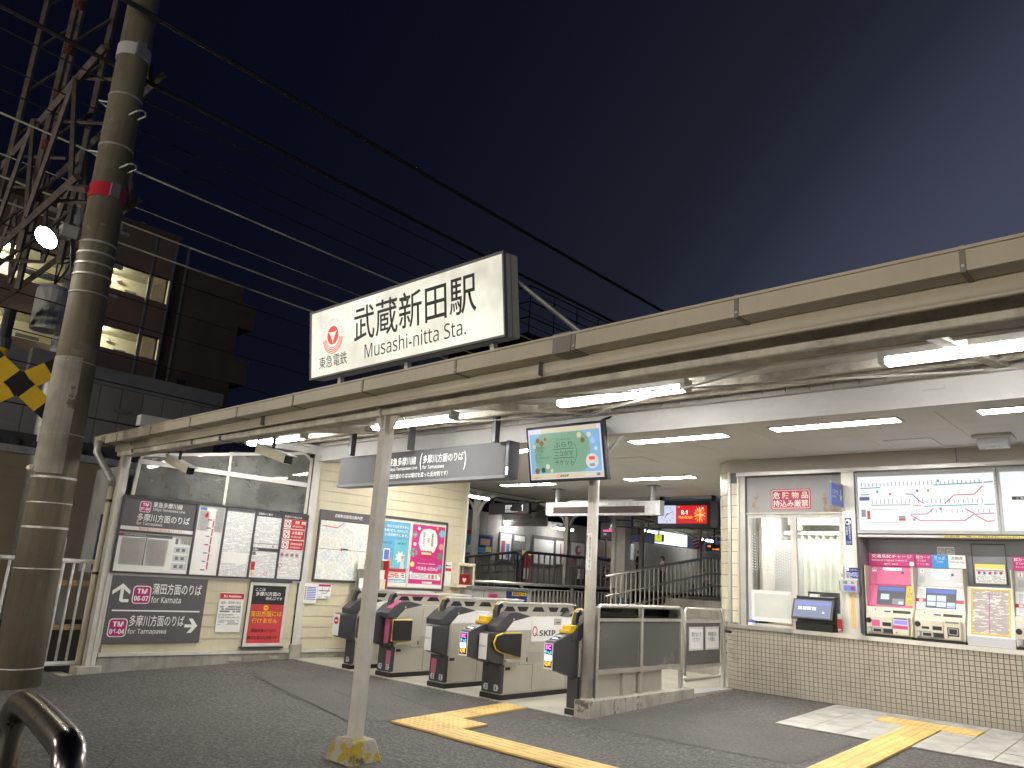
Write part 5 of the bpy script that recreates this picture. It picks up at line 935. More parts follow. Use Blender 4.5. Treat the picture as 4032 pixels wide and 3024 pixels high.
for s, dx in (('東\n急\n線', .08), ('花', .0), ('御\n朱\n印\n巡\nり', -.09)): k = len(s) // 2 + 1; txt(s, WL, cx + dx - .025, 1.56 if k > 1 else 1.62, .05, min(.22, .072 * k), 'letter_black', v, .0345, .01, vert=True)
G(WL).rrect(cx - .14, cx + .10, 1.39, 1.49, .0337, .0342, .03).obj('train_picture', 'red', v); G(WL).box(cx - .12, cx + .08, 1.43, 1.465, .0342, .0346).obj('train_window', 'cream_tile', v)
for (dx, z, r_, m) in ((-.28, 1.73, .05, 'cloth_pattern'), (.27, 1.78, .06, 'poster_teal'), (.26, 1.42, .06, 'wall_olive'), (-.27, 1.45, .07, 'cloth_pattern'), (.27, 1.57, .05, 'skin'), (-.26, 1.58, .03, 'paper'), (-.28, 1.27, .04, 'yellow_pale'), (.27, 1.25, .04, 'poster_blue'), (-.20, 1.83, .03, 'paper'), (.17, 1.86, .02, 'yellow'), (-.29, 1.13, .03, 'paper'), (.29, 1.13, .03, 'skin')): G(WL).disc(cx + dx, z, .0336, r_, 16).obj('picture', m, v)
txt('4月25日~3月31日', WL, cx - .20, 1.185, .43, .055, 'letter_white', v, .0345, .015); txt('特別な御朱印で路線巡礼', WL, cx - .18, 1.27, .36, .028, 'letter_white', v, .0345, .008); G(WL).box(p0 + .03, p1 - .03, 1.045, 1.14, .0327, .0335).obj('info_box', 'paper', v); sheet('print', WL, p0 + .05, p1 - .3, 1.055, 1.13, .0338, 'p_white', v); 
for k in range(3): G(WL).box(cx + .05 + k * .07, cx + .10 + k * .07, 1.06, 1.125, .0336, .034).obj('picture', ('skin', 'pink', 'grey_plastic')[k], v)
G(WL).rrect(cx - .06, cx + .14, .985, 1.015, .0327, .0335, .008).obj('search_box', 'paper', v)
# leaflet rack, defibrillator box
lr = thing('leaflet_rack', 'red backed leaflet rack full of brochures under the street map', 'rack', (-5.45, -2.1, .85))
G(WL).box(ly(-2.25), ly(-1.78), .85, 1.22, .05, .07).obj('back_plate', 'grey_plastic', lr); G(WL).box(ly(-1.80), ly(-1.785), .85, 1.29, .05, .20).obj('side_plate', 'red', lr); G(WL).box(ly(-2.05), ly(-1.80), 1.22, 1.29, .05, .07).obj('header_plate', 'red', lr)
for k in range(3):
    z = .87 + k * .13; G(WL).box(ly(-2.27), ly(-1.80), z, z + .012, .07, .20 - k * .04).obj('shelf', 'grey_plastic', lr)
    for j in range(4): a = ly(-2.26) + j * .12; G(WL).box(a, a + .10, z + .012, z + .15, .16 - k * .04, .165 - k * .04).obj('brochure', ('paper', 'wall_olive', 'paper', 'cream_tile')[(j + k) % 4], lr)
sheet('rack_print', WL, ly(-2.25), ly(-1.85), 1.12, 1.21, .072, 'p_white', lr)
bx('pedestal', 'wall_olive', lr, -5.60, -5.25, -2.28, -1.75, -.086, .85)
ae = thing('defibrillator_box', 'white box with a red heart bag inside at the end of the clapboard wall', 'cabinet', (-5.45, -.25, .95)); a0, a1 = ly(-.42), ly(-.04)
for q in ((a0, a1, 1.295, 1.345), (a0, a1, .955, 1.0), (a0, a0 + .05, 1.0, 1.295), (a1 - .05, a1, 1.0, 1.295)): G(WL).box(*q, .0, .17).obj('case', 'cream_tile', ae, .006)
G(WL).box(a0, a1, .96, 1.34, 0, .01).obj('back', 'grey_plastic', ae); G(WL).box(a0 + .04, a1 - .04, .99, 1.30, .165, .168).obj('door_pane', 'pane_clear', ae); G(WL).rrect(a0 + .07, a1 - .07, 1.0, 1.17, .03, .13, .05).obj('red_bag', 'red', ae); h_ = [(cx_ * .05 + (a0 + a1) / 2, cy_ * .05 + 1.075) for cx_, cy_ in ((0, -.9), (.8, 0), (.8, .5), (.45, .75), (0, .4), (-.45, .75), (-.8, .5), (-.8, 0))]; G(WL).prism(h_, 'z', .13, .132).obj('heart_mark', 'letter_white', ae)
al = thing('defibrillator_label', 'narrow white label with a red band left of the defibrillator box', 'label', (-5.48, -.5, .97)); G(WL).box(ly(-.565), ly(-.43), .965, 1.345, .005, .03).obj('plate', 'paper', al); G(WL).box(ly(-.56), ly(-.44), 1.20, 1.245, .03, .031).obj('band', 'red', al); txt('♥AED', WL, ly(-.56), 1.27, .11, .03, 'letter_black', al, .031, .02)
# ---------------- hanging signs and screens ----------------
emit('sign_text', (1, 1, .93), .9); emit('badge_mag', (.62, .015, .20), .8, (.4, .01, .1)); emit('scr_green', (.30, .55, .36), .42); emit('scr_sky', (.28, .58, .85), .5); emit('scr_cream', (.85, .76, .48), .5); emit('scr_lilac', (.74, .70, .98), .6); emit('scr_ink', (.03, .09, .05), .2, (.01, .03, .02)); emit('scr_red', (.85, .06, .03), .9); emit('scr_brown', (.35, .16, .06), .4); emit('scr_paper', (.85, .84, .80), .5)
hs = thing('hanging_direction_sign', 'long grey hanging sign with lit line name, partly behind the white post', 'sign', (-2.9, -3.6, 2.15)); HS = Fr((-4.37, -3.60, 2.155), (1, .0, .0046))
G(HS).box(0, 2.88, 0, .37, -.16, 0).obj('box', 'sign_hang', hs, .006); G(HS).box(-.01, 2.89, -.012, .02, -.17, .006).obj('bottom_trim', 'grey_dark', hs); G(HS).box(2.88, 2.93, -.01, .38, -.17, .0).obj('end_cap', 'dark_frame', hs, .006); G(HS).box(2.90, 2.93, .02, .10, .0, .004).obj('end_light', 'd_white', hs)
for a in (.33, 1.46, 2.80): bx('hanger', 'dark_frame', hs, -4.37 + a - .02, -4.37 + a + .03, -3.72, -3.65, 2.52, rz(-3.7))
bd = G(HS).rrect(.76, .955, .11, .31, .001, .002, .04).obj('line_badge', 'sign_text', hs); G(HS).rrect(.77, .945, .12, .30, .002, .003, .034).obj('badge_field', 'badge_mag', bd); txt('TM', HS, .80, .225, .11, .05, 'sign_text', bd, .004, .03); txt('01-04', HS, .785, .145, .145, .05, 'sign_text', bd, .004, .03)
txt('東急多摩川線', HS, .98, .20, .50, .10, 'sign_text', hs, .002, .012); txt('Tōkyū Tamagawa Line', HS, .98, .135, .53, .05, 'sign_text', hs, .002, .008); txt('(', HS, 1.55, .13, .035, .20, 'sign_text', hs, .002); txt('多摩川方面のりば', HS, 1.60, .205, .66, .10, 'sign_text', hs, .002, .012); txt('for Tamagawa', HS, 1.60, .13, .36, .055, 'sign_text', hs, .002, .008); txt(')', HS, 2.27, .10, .035, .21, 'sign_text', hs, .002); txt('（蒲田方面のりばは踏切を渡った反対側です）', HS, .96, .05, 1.07, .058, 'sign_text', hs, .002, .008)
mo = thing('monitor', 'wall monitor showing a green advert, mounted high in front of the round column', 'monitor', (-.86, -3.3, 2.1)); MO = Fr((-1.34, -3.36, 2.125), (1, .01, .004), (0, -.20, 1))
G(MO).box(0, .97, 0, .575, -.07, 0).obj('casing', 'black', mo, .008); s = G(MO).box(.028, .942, .03, .548, 0, .002).obj('screen', 'scr_lilac', mo)
G(MO).box(.045, .925, .09, .50, .002, .0026).obj('sky_field', 'scr_sky', s); G(MO).rrect(.10, .80, .095, .495, .0026, .003, .14, 6).obj('green_field', 'scr_green', s); G(MO).box(.03, .94, .035, .085, .002, .0027).obj('footer', 'scr_cream', s); G(MO).box(.20, .90, .50, .545, .002, .0027).obj('header', 'scr_cream', s)
for k, (st, b) in enumerate((('ぶらり', .345), ('ニコタマ', .255), ('チケット', .165))): txt(st, MO, .36, b, .23, .055, 'scr_ink', s, .004, .01)
txt('東急線各駅から\n二子玉川駅へ\nおトクに\nめぐれるチケットが\nデビュー！', MO, .115, .20, .17, .17, 'scr_ink', s, .004, .006); txt('ぶらりと楽しむ二子玉川', MO, .38, .415, .20, .02, 'scr_ink', s, .004, .006)
for b in (.325, .235): G(MO).tube([(.34, b, .004), (.45, b + .006, .004), (.60, b + .002, .004)], .003, 4).obj('squiggle', 'scr_ink', s)
G(MO).disc(.475, .29, .0035, .165, 24, .16, -1.0, .6).obj('squiggle', 'scr_ink', s)
for a, b, r_, m in ((.15, .43, .025, 'scr_brown'), (.20, .40, .028, 'scr_brown'), (.25, .44, .018, 'scr_brown'), (.10, .37, .022, 'scr_cream'), (.68, .455, .028, 'scr_cream'), (.72, .40, .026, 'scr_brown'), (.80, .45, .025, 'scr_paper'), (.84, .39, .03, 'scr_btn'), (.87, .31, .02, 'scr_paper'), (.12, .12, .03, 'scr_brown'), (.20, .125, .027, 'scr_ink'), (.26, .16, .025, 'scr_paper'), (.31, .115, .02, 'scr_cream'), (.815, .19, .075, 'scr_paper')): G(MO).disc(a, b, .0034 + r_ * .001, r_, 18).obj('picture', m, s)
G(MO).rrect(.78, .85, .20, .235, .0037, .0042, .008).obj('picture', 'scr_red', s); G(MO).box(.785, .845, .14, .165, .0037, .0042).obj('picture', 'map_grey', s)
G(MO).disc(.385, .06, .0035, .016, 18, .010).obj('logo_q', 'scr_red', s); txt('SKIP', MO, .41, .048, .11, .024, 'scr_ink', s, .004, .02); G(MO).disc(.065, .052, .0035, .008, 10).obj('mark', 'scr_red', s); txt('東急電鉄', MO, .08, .045, .06, .014, 'scr_ink', s, .004); G(MO).box(.72, .85, .05, .07, .003, .0035).obj('search_box', 'scr_paper', s); G(MO).box(.86, .90, .048, .072, .003, .0035).obj('search_button', 'scr_blue', s)
bx('bracket', 'black', mo, -.93, -.80, -3.40, -2.98, 2.62, 2.68); G().tube([(-.70, -3.2, 2.70), (-.66, -3.05, 2.80), (-.5, -3.0, 2.85)], .012, 6).obj('cable', 'black', mo); G().cyl((-.45, -2.98, 2.64), (-.78, -2.98, 2.36), .022, 8).obj('brace', 'white_clean', mo)
ib = thing('information_board', 'grey hanging information board with a dark display strip', 'sign', (-4.3, 1.95, 2.3)); IB = Fr((0, 1.95, 0), (1, 0, 0)); G(IB).box(-5.49, -3.06, 2.33, 2.58, -.14, 0).obj('box', 'galv', ib, .006); G(IB).box(-5.30, -3.30, 2.372, 2.49, 0, .003).obj('display', 'led_dark', ib); G(IB).box(-3.06, -3.0, 2.33, 2.58, -.14, .0).obj('end_cap', 'grey_plastic', ib); G(IB).box(-5.0, -3.6, 2.58, 2.61, -.12, -.04).obj('top_cover', 'grey_light', ib)
for x in (-5.25, -3.17): bx('hanger', 'grey_plastic', ib, x - .03, x + .03, 1.97, 2.03, 2.58, 2.84); bx('hanger_plate', 'grey_dark', ib, x - .11, x + .11, 1.92, 2.08, 2.832, 2.84)
txt('ご案内', IB, -4.70, 2.51, .24, .05, 'sign_text', ib, .003, .012); txt('Information', IB, -4.36, 2.51, .30, .045, 'sign_text', ib, .003, .01)
ck = thing('clock_display', 'black hanging display with a white clock face and a red drink advert', 'display', (-3.47, 3.49, 2.25)); CK = Fr((0, 3.49, 0), (1, 0, 0)); G(CK).box(-4.05, -2.88, 2.24, 2.75, -.12, 0).obj('casing', 'black', ck, .008); G(CK).box(-2.88, -2.73, 2.26, 2.74, -.12, -.01).obj('side_unit', 'dark_frame', ck)
for x in (-3.92, -2.83): bx('hanger', 'black', ck, x - .03, x + .03, 3.5, 3.56, 2.74, 2.84)
emit('clock_face', (.72, .76, .98), .6); s = G(CK).box(-3.97, -3.585, 2.33, 2.665, 0, .003).obj('clock_panel', 'clock_face', ck); r2 = .15; c_ = (-3.775, 2.498)
for k in range(12): a = PI / 2 - 2 * PI * k / 12; st = str(k or 12); txt(st, CK, c_[0] + r2 * .86 * math.cos(a) - (.012 if len(st) < 2 else .02), c_[1] + r2 * .86 * math.sin(a) - .016, .024 if len(st) < 2 else .04, .032, 'letter_black', s, .004, .01)
def hand(an, L, wd): d = V((math.cos(an), math.sin(an))); n_ = V((-d.y, d.x)) * wd; q = [V(c_) - d * .03 - n_, V(c_) + d * L - n_ * .5, V(c_) + d * L + n_ * .5, V(c_) - d * .03 + n_]; G(CK).quad(*[(v_.x, v_.y, .005) for v_ in q]).obj('hand', 'letter_black', s)
hand(PI / 2 - 2 * PI * (7.2 / 12), .085, .008); hand(PI / 2 - 2 * PI * (11.5 / 60), .13, .006)
emit('ad_red', (.80, .012, .02), .55); emit('ad_orange', (1, .42, .05), 1.1); emit('ad_white', (.95, .9, .85), 1.0)
s = G(CK).box(-3.58, -2.945, 2.33, 2.66, 0, .003).obj('advert', 'ad_red', ck); txt('R-1', CK, -3.47, 2.49, .13, .085, 'ad_white', s, .004, .02); txt('The GOLD', CK, -3.53, 2.42, .29, .05, 'ad_orange', s, .004, .012); txt('meiji', CK, -3.56, 2.625, .06, .02, 'ad_white', s, .004, .01)
g = G(CK); n = 28; o = [(-3.09 + (.13 if k % 2 else .07) * math.cos(2 * PI * k / n), 2.49 + (.15 if k % 2 else .08) * math.sin(2 * PI * k / n), .0036) for k in range(n)]; g.add(o, [tuple(range(n))]); g.obj('burst', 'ad_orange', s)
for x, h_ in ((-3.16, .17), (-3.06, .19)): G(CK).rrect(x, x + .06, 2.40, 2.40 + h_, .0045, .005, .02).obj('bottle', 'scr_red', s); G(CK).box(x + .018, x + .042, 2.40 + h_, 2.435 + h_, .0045, .005).obj('bottle_cap', 'ad_white', s); txt('R-1', CK, x + .012, 2.47, .036, .03, 'ad_white', s, .006, .02)
# ---------------- station name sign on the roof ----------------
ss = thing('station_sign', 'long lit station name sign standing on the canopy roof', 'sign', (-.85, -5.7, 2.65)); SS = Fr((-1.995, -5.70, 2.777), (1, 0, .0075), (0, -.135, 1))
Wd, Hd = 2.38, .615
g = G(SS).box(0, Wd, 0, Hd, -.155, -.012); g.obj('case', 'alu_white', ss, .008); G(SS).box(Wd - .001, Wd + .003, .0, Hd, -.075, -.07).obj('case_seam', 'grey_dark', ss)
for q in ((-.004, Wd + .004, Hd - .012, Hd + .004), (-.004, Wd + .004, -.004, .012), (-.004, .010, .012, Hd - .012), (Wd - .010, Wd + .004, .012, Hd - .012)): G(SS).box(*q, -.02, .008).obj('face_trim', 'grey_dark', ss)
G(SS).box(.010, Wd - .010, .012, Hd - .012, -.012, -.004).obj('lit_face', 'signbox', ss)
txt('武蔵新田駅', SS, .64, .235, 1.46, .305, 'letter_black', ss, -.003, .012); txt('Musashi-nitta Sta.', SS, .785, .08, 1.20, .125, 'letter_black', ss, -.003, .0)
cxl, czl = .335, .355; emit('logo_red', (.62, .015, .01), .7, (.5, .02, .02))
G(SS).disc(cxl, czl, -.003, .083, 32).obj('logo_disc', 'logo_red', ss)
tri = []
for k in range(3):
    a = R(-90 + 120 * k); tri.append((cxl + .078 * math.cos(a), czl + .078 * math.sin(a)))
pts = []
for k in range(3):
    A, B = V(tri[k]), V(tri[(k + 1) % 3]); md = (A + B) / 2; ctr = V((cxl, czl)); Cc = md + (ctr - md) * .62
    for j in range(6): u = j / 6; pts.append(A * (1 - u) ** 2 + Cc * 2 * u * (1 - u) + B * u * u)
G(SS).add([(p.x, p.y, -.0022) for p in pts], [tuple(range(len(pts)))]).obj('logo_triangle', 'signbox', ss)
for k in range(4): G(SS).disc(cxl, czl - .012 - k * .002, -.0028, .104 + k * .014, 32, .0965 + k * .0135, PI + .1, 2 * PI - .1).obj('logo_arc', 'logo_red', ss)
for k, ch in enumerate('TOKYU CORPORATION'):
    a = R(178 - k * 176 / 16); 
    if ch != ' ': f2 = Fr(SS.p(cxl + .125 * math.cos(a), czl + .125 * math.sin(a), -.003), SS.M.to_3x3() @ V((math.sin(a), -math.cos(a), 0)), SS.M.to_3x3() @ V((math.cos(a), math.sin(a), 0))); txt(ch, f2, -.009, 0, .016, .024, 'logo_red', ss, .0005)
txt('東急電鉄', SS, .13, .075, .41, .11, 'letter_black', ss, -.003, .004)
for x in (.3, 1.2, 2.15): G(SS).box(x, x + .04, -.12, 0, -.12, -.08).obj('foot', 'galv', ss)
for x in (.35, 2.30): G().cyl(SS.p(x, Hd * .8, -.15), (SS.p(x, 0, 0).x + .55, -4.95, rz(-4.95) + .06), .013, 6).obj('stay', 'galv', ss); G().cyl(SS.p(x, Hd * .78, -.15), (SS.p(x, 0, 0).x + .52, -4.95, rz(-4.95) + .06), .010, 6).obj('stay', 'grey_dark', ss)
# ---------------- street side on the left ----------------
up_ = thing('utility_pole', 'tall concrete utility pole with a red band and perforated straps', 'utility pole', (-5.25, -6.56, -.2))
pa, pt = V((-5.25, -6.56, -.3)), V((-5.305, -6.71, 10.5)); prad = lambda z: .222 - .0062 * z
pax = lambda z: pa + (pt - pa) * ((z + .3) / 10.8)
G().tube([pax(z) for z in (-.3, 2, 4, 6, 8, 10.5)], prad(-.3), 28, prad(10.5)).obj('shaft', 'pole_concrete', up_, smooth=True)
g = G(); n = 12
for k in range(n):
    a0, a1 = R(-105 + 105 * k / n), R(-105 + 105 * (k + 1) / n)
    for z0, z1 in ((1.93, 3.2),):
        q = []
        for z, a in ((z0, a0), (z0, a1), (z1, a1), (z1, a0)): c = pax(z); r_ = prad(z) + .006; q.append((c.x + r_ * math.cos(a), c.y + r_ * math.sin(a), z))
        g.quad(*q)
g.obj('cover_sheet', 'concrete', up_, smooth=True)
def band(z, h, m, nm, ex=.006): c0, c1 = pax(z), pax(z + h); return G().tube([c0, c1], prad(z) + ex, 28, prad(z + h) + ex).obj(nm, m, up_, smooth=False)
band(5.12, .17, 'red_sign', 'red_band', .012); band(7.0, .16, 'grey_light', 'clamp_band', .012)
for z in (6.45, 5.78, 4.55, 4.42, 4.29, 4.16, 1.88, 1.36): band(z, .022, 'galv', 'perforated_strap', .007)
for z in (3.95, 2.35, 1.62, .95, 3.15, -.02): band(z, .012, 'galv', 'wire_strap', .006)
for z, a in ((6.42, -150), (6.2, 20), (5.75, -150), (5.5, 20)):
    c = pax(z); d = V((math.cos(R(a)), math.sin(R(a)), 0)); p = c + d * prad(z); s_ = V((-d.y, d.x, 0)) * .06
    G().tube([p + s_, p + s_ + d * .13 + V((0, 0, .03)), p + s_ * .4 + d * .16 + V((0, 0, .05)), p - s_ * .4 + d * .16 + V((0, 0, .05)), p - s_ + d * .13 + V((0, 0, .03)), p - s_], .011, 6).obj('foot_step', 'galv', up_)
for z in (5.12, 7.0): c = pax(z); bx('clamp', 'grey_dark', up_, c.x + .16, c.x + .24, c.y - .05, c.y + .05, z, z + .17)
G().lathe([(.02, 0), (.05, .02), (.05, .05), (.02, .07)], (pax(1.95).x - .15, pax(1.95).y - .19, 1.95), 10).obj('insulator_knob', 'cream_tile', up_)
fl = thing('floodlight', 'glowing floodlight on a short arm high on the utility pole', 'lamp', (-5.41, -7.15, 4.5))
fd = V((.30, -.62, -.72)).normalized(); fc = V((-5.41, -7.12, 4.52)); G().tube([fc - fd * .16, fc - fd * .10, fc], .05, 16, .135).obj('reflector', 'galv', fl); G().tube([fc + fd * .002, fc + fd * .012], .125, 18).obj('lamp_glass', 'flood', fl); G().tube([fc - fd * .14, fc - fd * .2 + V((0, .12, .05)), V((-5.29, -6.85, 4.62))], .022, 8).obj('arm', 'galv', fl); bx('driver_box', 'grey_plastic', fl, -5.40, -5.26, -7.02, -6.86, 4.56, 4.70)
for k in range(3): G().tube([(-5.33, -6.95 + k * .03, 4.7), (-5.31, -6.9, 4.75 - k * .1), (-5.29, -6.84, 4.35 - k * .1)], .009, 5).obj('cable', 'black', fl)
# railway gantry
gt = thing('railway_gantry', 'brown steel lattice gantry fixed to the utility pole and reaching over the track', 'gantry', (-9.5, -6.5, 5.2))
def bar(a, b, w_=.035, m='truss', nm='lattice_bar', p=gt): return G().tube([a, b], w_, 4).obj(nm, m, p)
ch = [((x_, y_, z_)) for x_, y_, z_ in ((0, -6.25, 7.1), (0, -6.95, 7.1), (0, -6.25, 5.35), (0, -6.95, 5.35))]
for _, y_, z_ in ch: bar((-5.4, y_, z_), (-15, y_ + .3, z_), .05, nm='chord')
k = 0; x_ = -5.6
while x_ > -14:
    for y_ in (-6.25, -6.95): bar((x_, y_, 5.35), (x_ - .8, y_, 7.1)); bar((x_ - .8, y_, 7.1), (x_ - 1.6, y_, 5.35))
    bar((x_, -6.25, 7.1), (x_ - .8, -6.95, 7.1), .028); bar((x_, -6.25, 5.35), (x_ - .8, -6.95, 5.35), .028); x_ -= 1.6
for x_ in (-7.6, -9.4): 
    for dy in (-.25, .25): bar((x_, -6.6 + dy, 5.0), (x_, -6.6 + dy, 10.5), .05, nm='mast_leg')
    for q in range(7): bar((x_, -6.85, 5 + q * .8), (x_, -6.35, 5.8 + q * .8), .025)
mat('insulator', (.09, .03, .025), .25)
for q in range(5): 
    z = 5.6 + q * .75; G().lathe([(.02, 0), (.075, .02), (.03, .05), (.075, .07), (.03, .1), (.075, .12), (.02, .15)], (-7.2, -6.9, z), 10).obj('insulator', 'insulator', gt)
for a, b in (((-5.35, -6.45, 7.1), (-5.7, -6.3, 7.1)), ((-5.3, -6.5, 5.2), (-5.8, -6.35, 5.35)), ((-5.3, -6.85, 5.2), (-5.8, -6.95, 5.35))): bar(a, b, .045, nm='knee_brace')
# overhead wires along the track
mat('wire_black', (.012, .012, .014), .6); mat('wire_grey', (.62, .62, .48), .5)
def wire(x0, y0, z0, x1, y1, z1, r_, m, lb, sag=.35, nm='overhead_wire'):
    n = 24; p = []
    for k in range(n + 1): u = k / n; p.append((x0 + (x1 - x0) * u, y0 + (y1 - y0) * u, z0 + (z1 - z0) * u - sag * 4 * u * (1 - u)))
    o = G().tube(p, r_, 5).obj(nm, m); return tag(o, lb, 'wire', 'wires along the railway')
WR = ((-4.95, 7.5, .034, 'wire_black', 'thickest black cable, uppermost across the sky right of the pole'), (-5.45, 6.95, .030, 'wire_black', 'thick black twisted cable below the uppermost one'), (-5.62, 6.80, .010, 'wire_black', 'thin black wire hanging just under the second thick cable'), (-6.75, 7.0, .010, 'wire_black', 'thin black wire, third from the top right of the pole'), (-7.35, 7.0, .010, 'wire_black', 'thin black wire, fourth from the top right of the pole'), (-7.6, 6.8, .016, 'wire_grey', 'pale olive wire, upper one of the pale wires'), (-8.4, 6.6, .008, 'wire_grey', 'faintest pale wire between the two brighter ones'), (-8.7, 6.4, .016, 'wire_grey', 'pale olive wire ending behind the station sign, middle of the pale wires'), (-9.35, 6.3, .016, 'wire_grey', 'pale olive wire, lowest of the pale wires'), (-10.6, 6.4, .011, 'wire_black', 'thin black wire just above the apartment roof'), (-10.9, 5.9, .011, 'wire_black', 'upper black wire crossing the apartment corridors'), (-11.2, 5.5, .011, 'wire_black', 'middle black wire crossing the apartment corridors'), (-11.4, 4.9, .011, 'wire_black', 'lower black wire crossing the apartment block'), (-11.6, 4.4, .012, 'wire_black', 'black wire above the grey panelled building'), (-11.9, 3.7, .014, 'wire_black', 'lowest black wire in front of the grey panelled building'))
for x_, z_, r_, m, lb in WR: wire(x_ + .12, -16, z_ + .15, x_ - .3, 34, z_ + .1, r_, m, lb, .28)
# white pipe fence
wf = thing('pipe_fence', 'white pipe fence between the utility pole and the notice wall', 'fence', (-6, -6.2, -.2)); mat('pipe_white', (.62, .61, .58), .5, v=.12, s=8, spot=(.25, .2, .15), sp=.7, ss=14)
for z, r_ in ((1.04, .026), (-.09, .026)): G().cyl((-6, -8.4, z), (-6, -5.73, z), r_, 10).obj('rail', 'pipe_white', wf, smooth=True)
for y_ in (-5.735, -6.19, -7.0, -7.9): G().cyl((-6, y_, -.25), (-6, y_, 1.05), .026, 10).obj('post', 'pipe_white', wf, smooth=True)
for k in range(11):
    y_ = -5.86 - k * .11
    if abs(y_ + 6.19) > .05: G().cyl((-6, y_, -.09), (-6, y_, 1.04), .016, 8).obj('baluster', 'pipe_white', wf, smooth=True)
for z in (.79, .30): bx('wood_rail', 'wood', wf, -6.06, -6.02, -6.12, -5.68, z - .03, z + .03)
bx('fence_kerb', 'concrete_pale', wf, -6.12, -5.72, -7.4, -5.85, -.32, -.19); bx('post_block', 'concrete_pale', wf, -6.08, -5.92, -6.27, -6.10, -.25, -.14)
cb = thing('signal_cabinet', 'grey steel track cabinet and channel post behind the pipe fence', 'cabinet', (-6.4, -6.0, -.2)); bx('channel', 'galv', cb, -6.16, -6.10, -6.22, -6.06, -.2, 1.29); bx('channel_slot', 'wood', cb, -6.098, -6.095, -6.17, -6.11, .98, 1.2); bx('cabinet', 'grey_plastic', cb, -6.35, -6.25, -6.1, -5.9, .3, .72)
for k in range(3): G().tube([(-6.15, -6.25 + k * .05, -.2), (-6.12, -6.2 + k * .06, .1 + k * .1), (-6.2, -6.1 + k * .05, .35)], .014, 6).obj('conduit', 'grey_light', cb)
# level crossing signal
xs = thing('crossing_signal', 'yellow and black railway crossing sign cut off by the left edge', 'crossing signal', (-7.9, -6.62, -.24)); XC = Fr((-7.75, -6.47, 3.27), (.2, .98, 0)); 
for k in range(9): G().cyl((-7.9, -6.72, -.24 + k * .5), (-7.9, -6.72, .26 + k * .5), .075, 14).obj('post_section', 'yellow' if k % 2 else 'black', xs)
for s_, c_ in ((1, 0), (-1, .012)):
    an = R(38) * s_; d = V((math.cos(an), math.sin(an))); n_ = V((-d.y, d.x))
    for k in range(7):
        a, b = -.91 + k * .26, -.91 + (k + 1) * .26; q = [V((0, 0)) + d * a - n_ * .125, d * b - n_ * .125, d * b + n_ * .125, d * a + n_ * .125]
        G(XC).prism([(v_.x, v_.y) for v_ in q], 'z', c_, c_ + .010).obj('board_segment', 'yellow' if k % 2 == 0 else 'black', xs)
G().lathe([(.085, 0), (.09, .05), (.09, .14), (.06, .17)], (-7.9, -6.72, 3.72), 14).obj('siren', 'dark_plastic', xs)
rs = thing('red_plate', 'small red plate with white lettering on the crossing post at the left edge', 'sign', (-7.8, -6.6, 2.3)); RS = Fr((-7.80, -6.86, 2.28), (.2, .98, 0)); G(RS).box(-.1, .22, 0, .24, 0, .008).obj('plate', 'red_sign', rs); txt('作動中', RS, -.06, .13, .25, .07, 'letter_white', rs, .009, .015); txt('セキュリティ', RS, -.06, .04, .25, .055, 'letter_white', rs, .009, .015)
# far pole with transformer
fp = thing('transformer_pole', 'pale distribution pole with a transformer can in front of the apartments', 'utility pole', (-14, -4.3, -.2)); G().cyl((-13.9, -4.2, -.3), (-13.9, -4.45, 9), .17, 14, .13).obj('shaft', 'galv', fp, smooth=True); G().lathe([(.28, 0), (.30, .05), (.30, .85), (.24, .95), (.1, 1.0)], (-13.55, -4.75, 5.5), 18).obj('transformer', 'grey_plastic', fp)
for z in (8.2, 7.4, 6.7): bx('cross_arm', 'galv', fp, -13.95, -13.85, -5.5, -3.4, z, z + .08)
for k in range(5): G().lathe([(.03, 0), (.06, .05), (.06, .15), (.02, .2)], (-13.9, -5.3 + k * .42, 8.28), 8).obj('insulator', 'cream_tile', fp)
bx('junction_box', 'grey_dark', fp, -13.7, -13.5, -4.9, -4.3, 4.6, 5.1)
for k in range(3): G().tube([(-13.6, -4.75, 6.5), (-13.5, -4.6 - k * .1, 6.9 + k * .1), (-13.85, -4.4 + k * .3, 7.4)], .02, 5).obj('jumper_wire', 'black', fp)
# tan clapboard building, grey panelled building
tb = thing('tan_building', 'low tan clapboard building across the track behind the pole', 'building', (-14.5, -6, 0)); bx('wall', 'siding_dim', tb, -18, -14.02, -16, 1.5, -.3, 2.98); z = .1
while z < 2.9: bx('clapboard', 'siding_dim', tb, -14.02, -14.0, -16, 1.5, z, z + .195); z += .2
bx('eave', 'galv', tb, -18, -13.7, -16.2, 1.7, 2.98, 3.12); bx('roof', 'roof_dark', tb, -18, -13.8, -16.2, 1.7, 3.12, 3.4)
for k in range(44): G().cyl((-13.72, -16 + k * .4, 3.16), (-14.4, -16 + k * .4, 3.3), .09, 8).obj('roof_rib', 'roof_dark', tb)
gb = thing('grey_building', 'grey panelled building rising behind the tan building', 'building', (-21, -2, 0)); bx('wall', 'corrugate', gb, -24, -20.03, -14, 2.45, -.3, 6.42)
for k in range(26):
    y_ = 1.83 - k * .62
    for z0, z1 in ((3.0, 4.45), (4.46, 5.9)): bx('wall_panel', 'corrugate', gb, -20.03, -20.0, y_ + .012, y_ + .608, z0, z1)
bx('parapet', 'grey_dark', gb, -24, -19.96, -14, 2.5, 5.92, 6.44); 
for k in range(3): bx('ledge', 'grey_dark', gb, -20, -19.9, -2 + k * 1.2, -1.6 + k * 1.2, 5.2, 5.3)
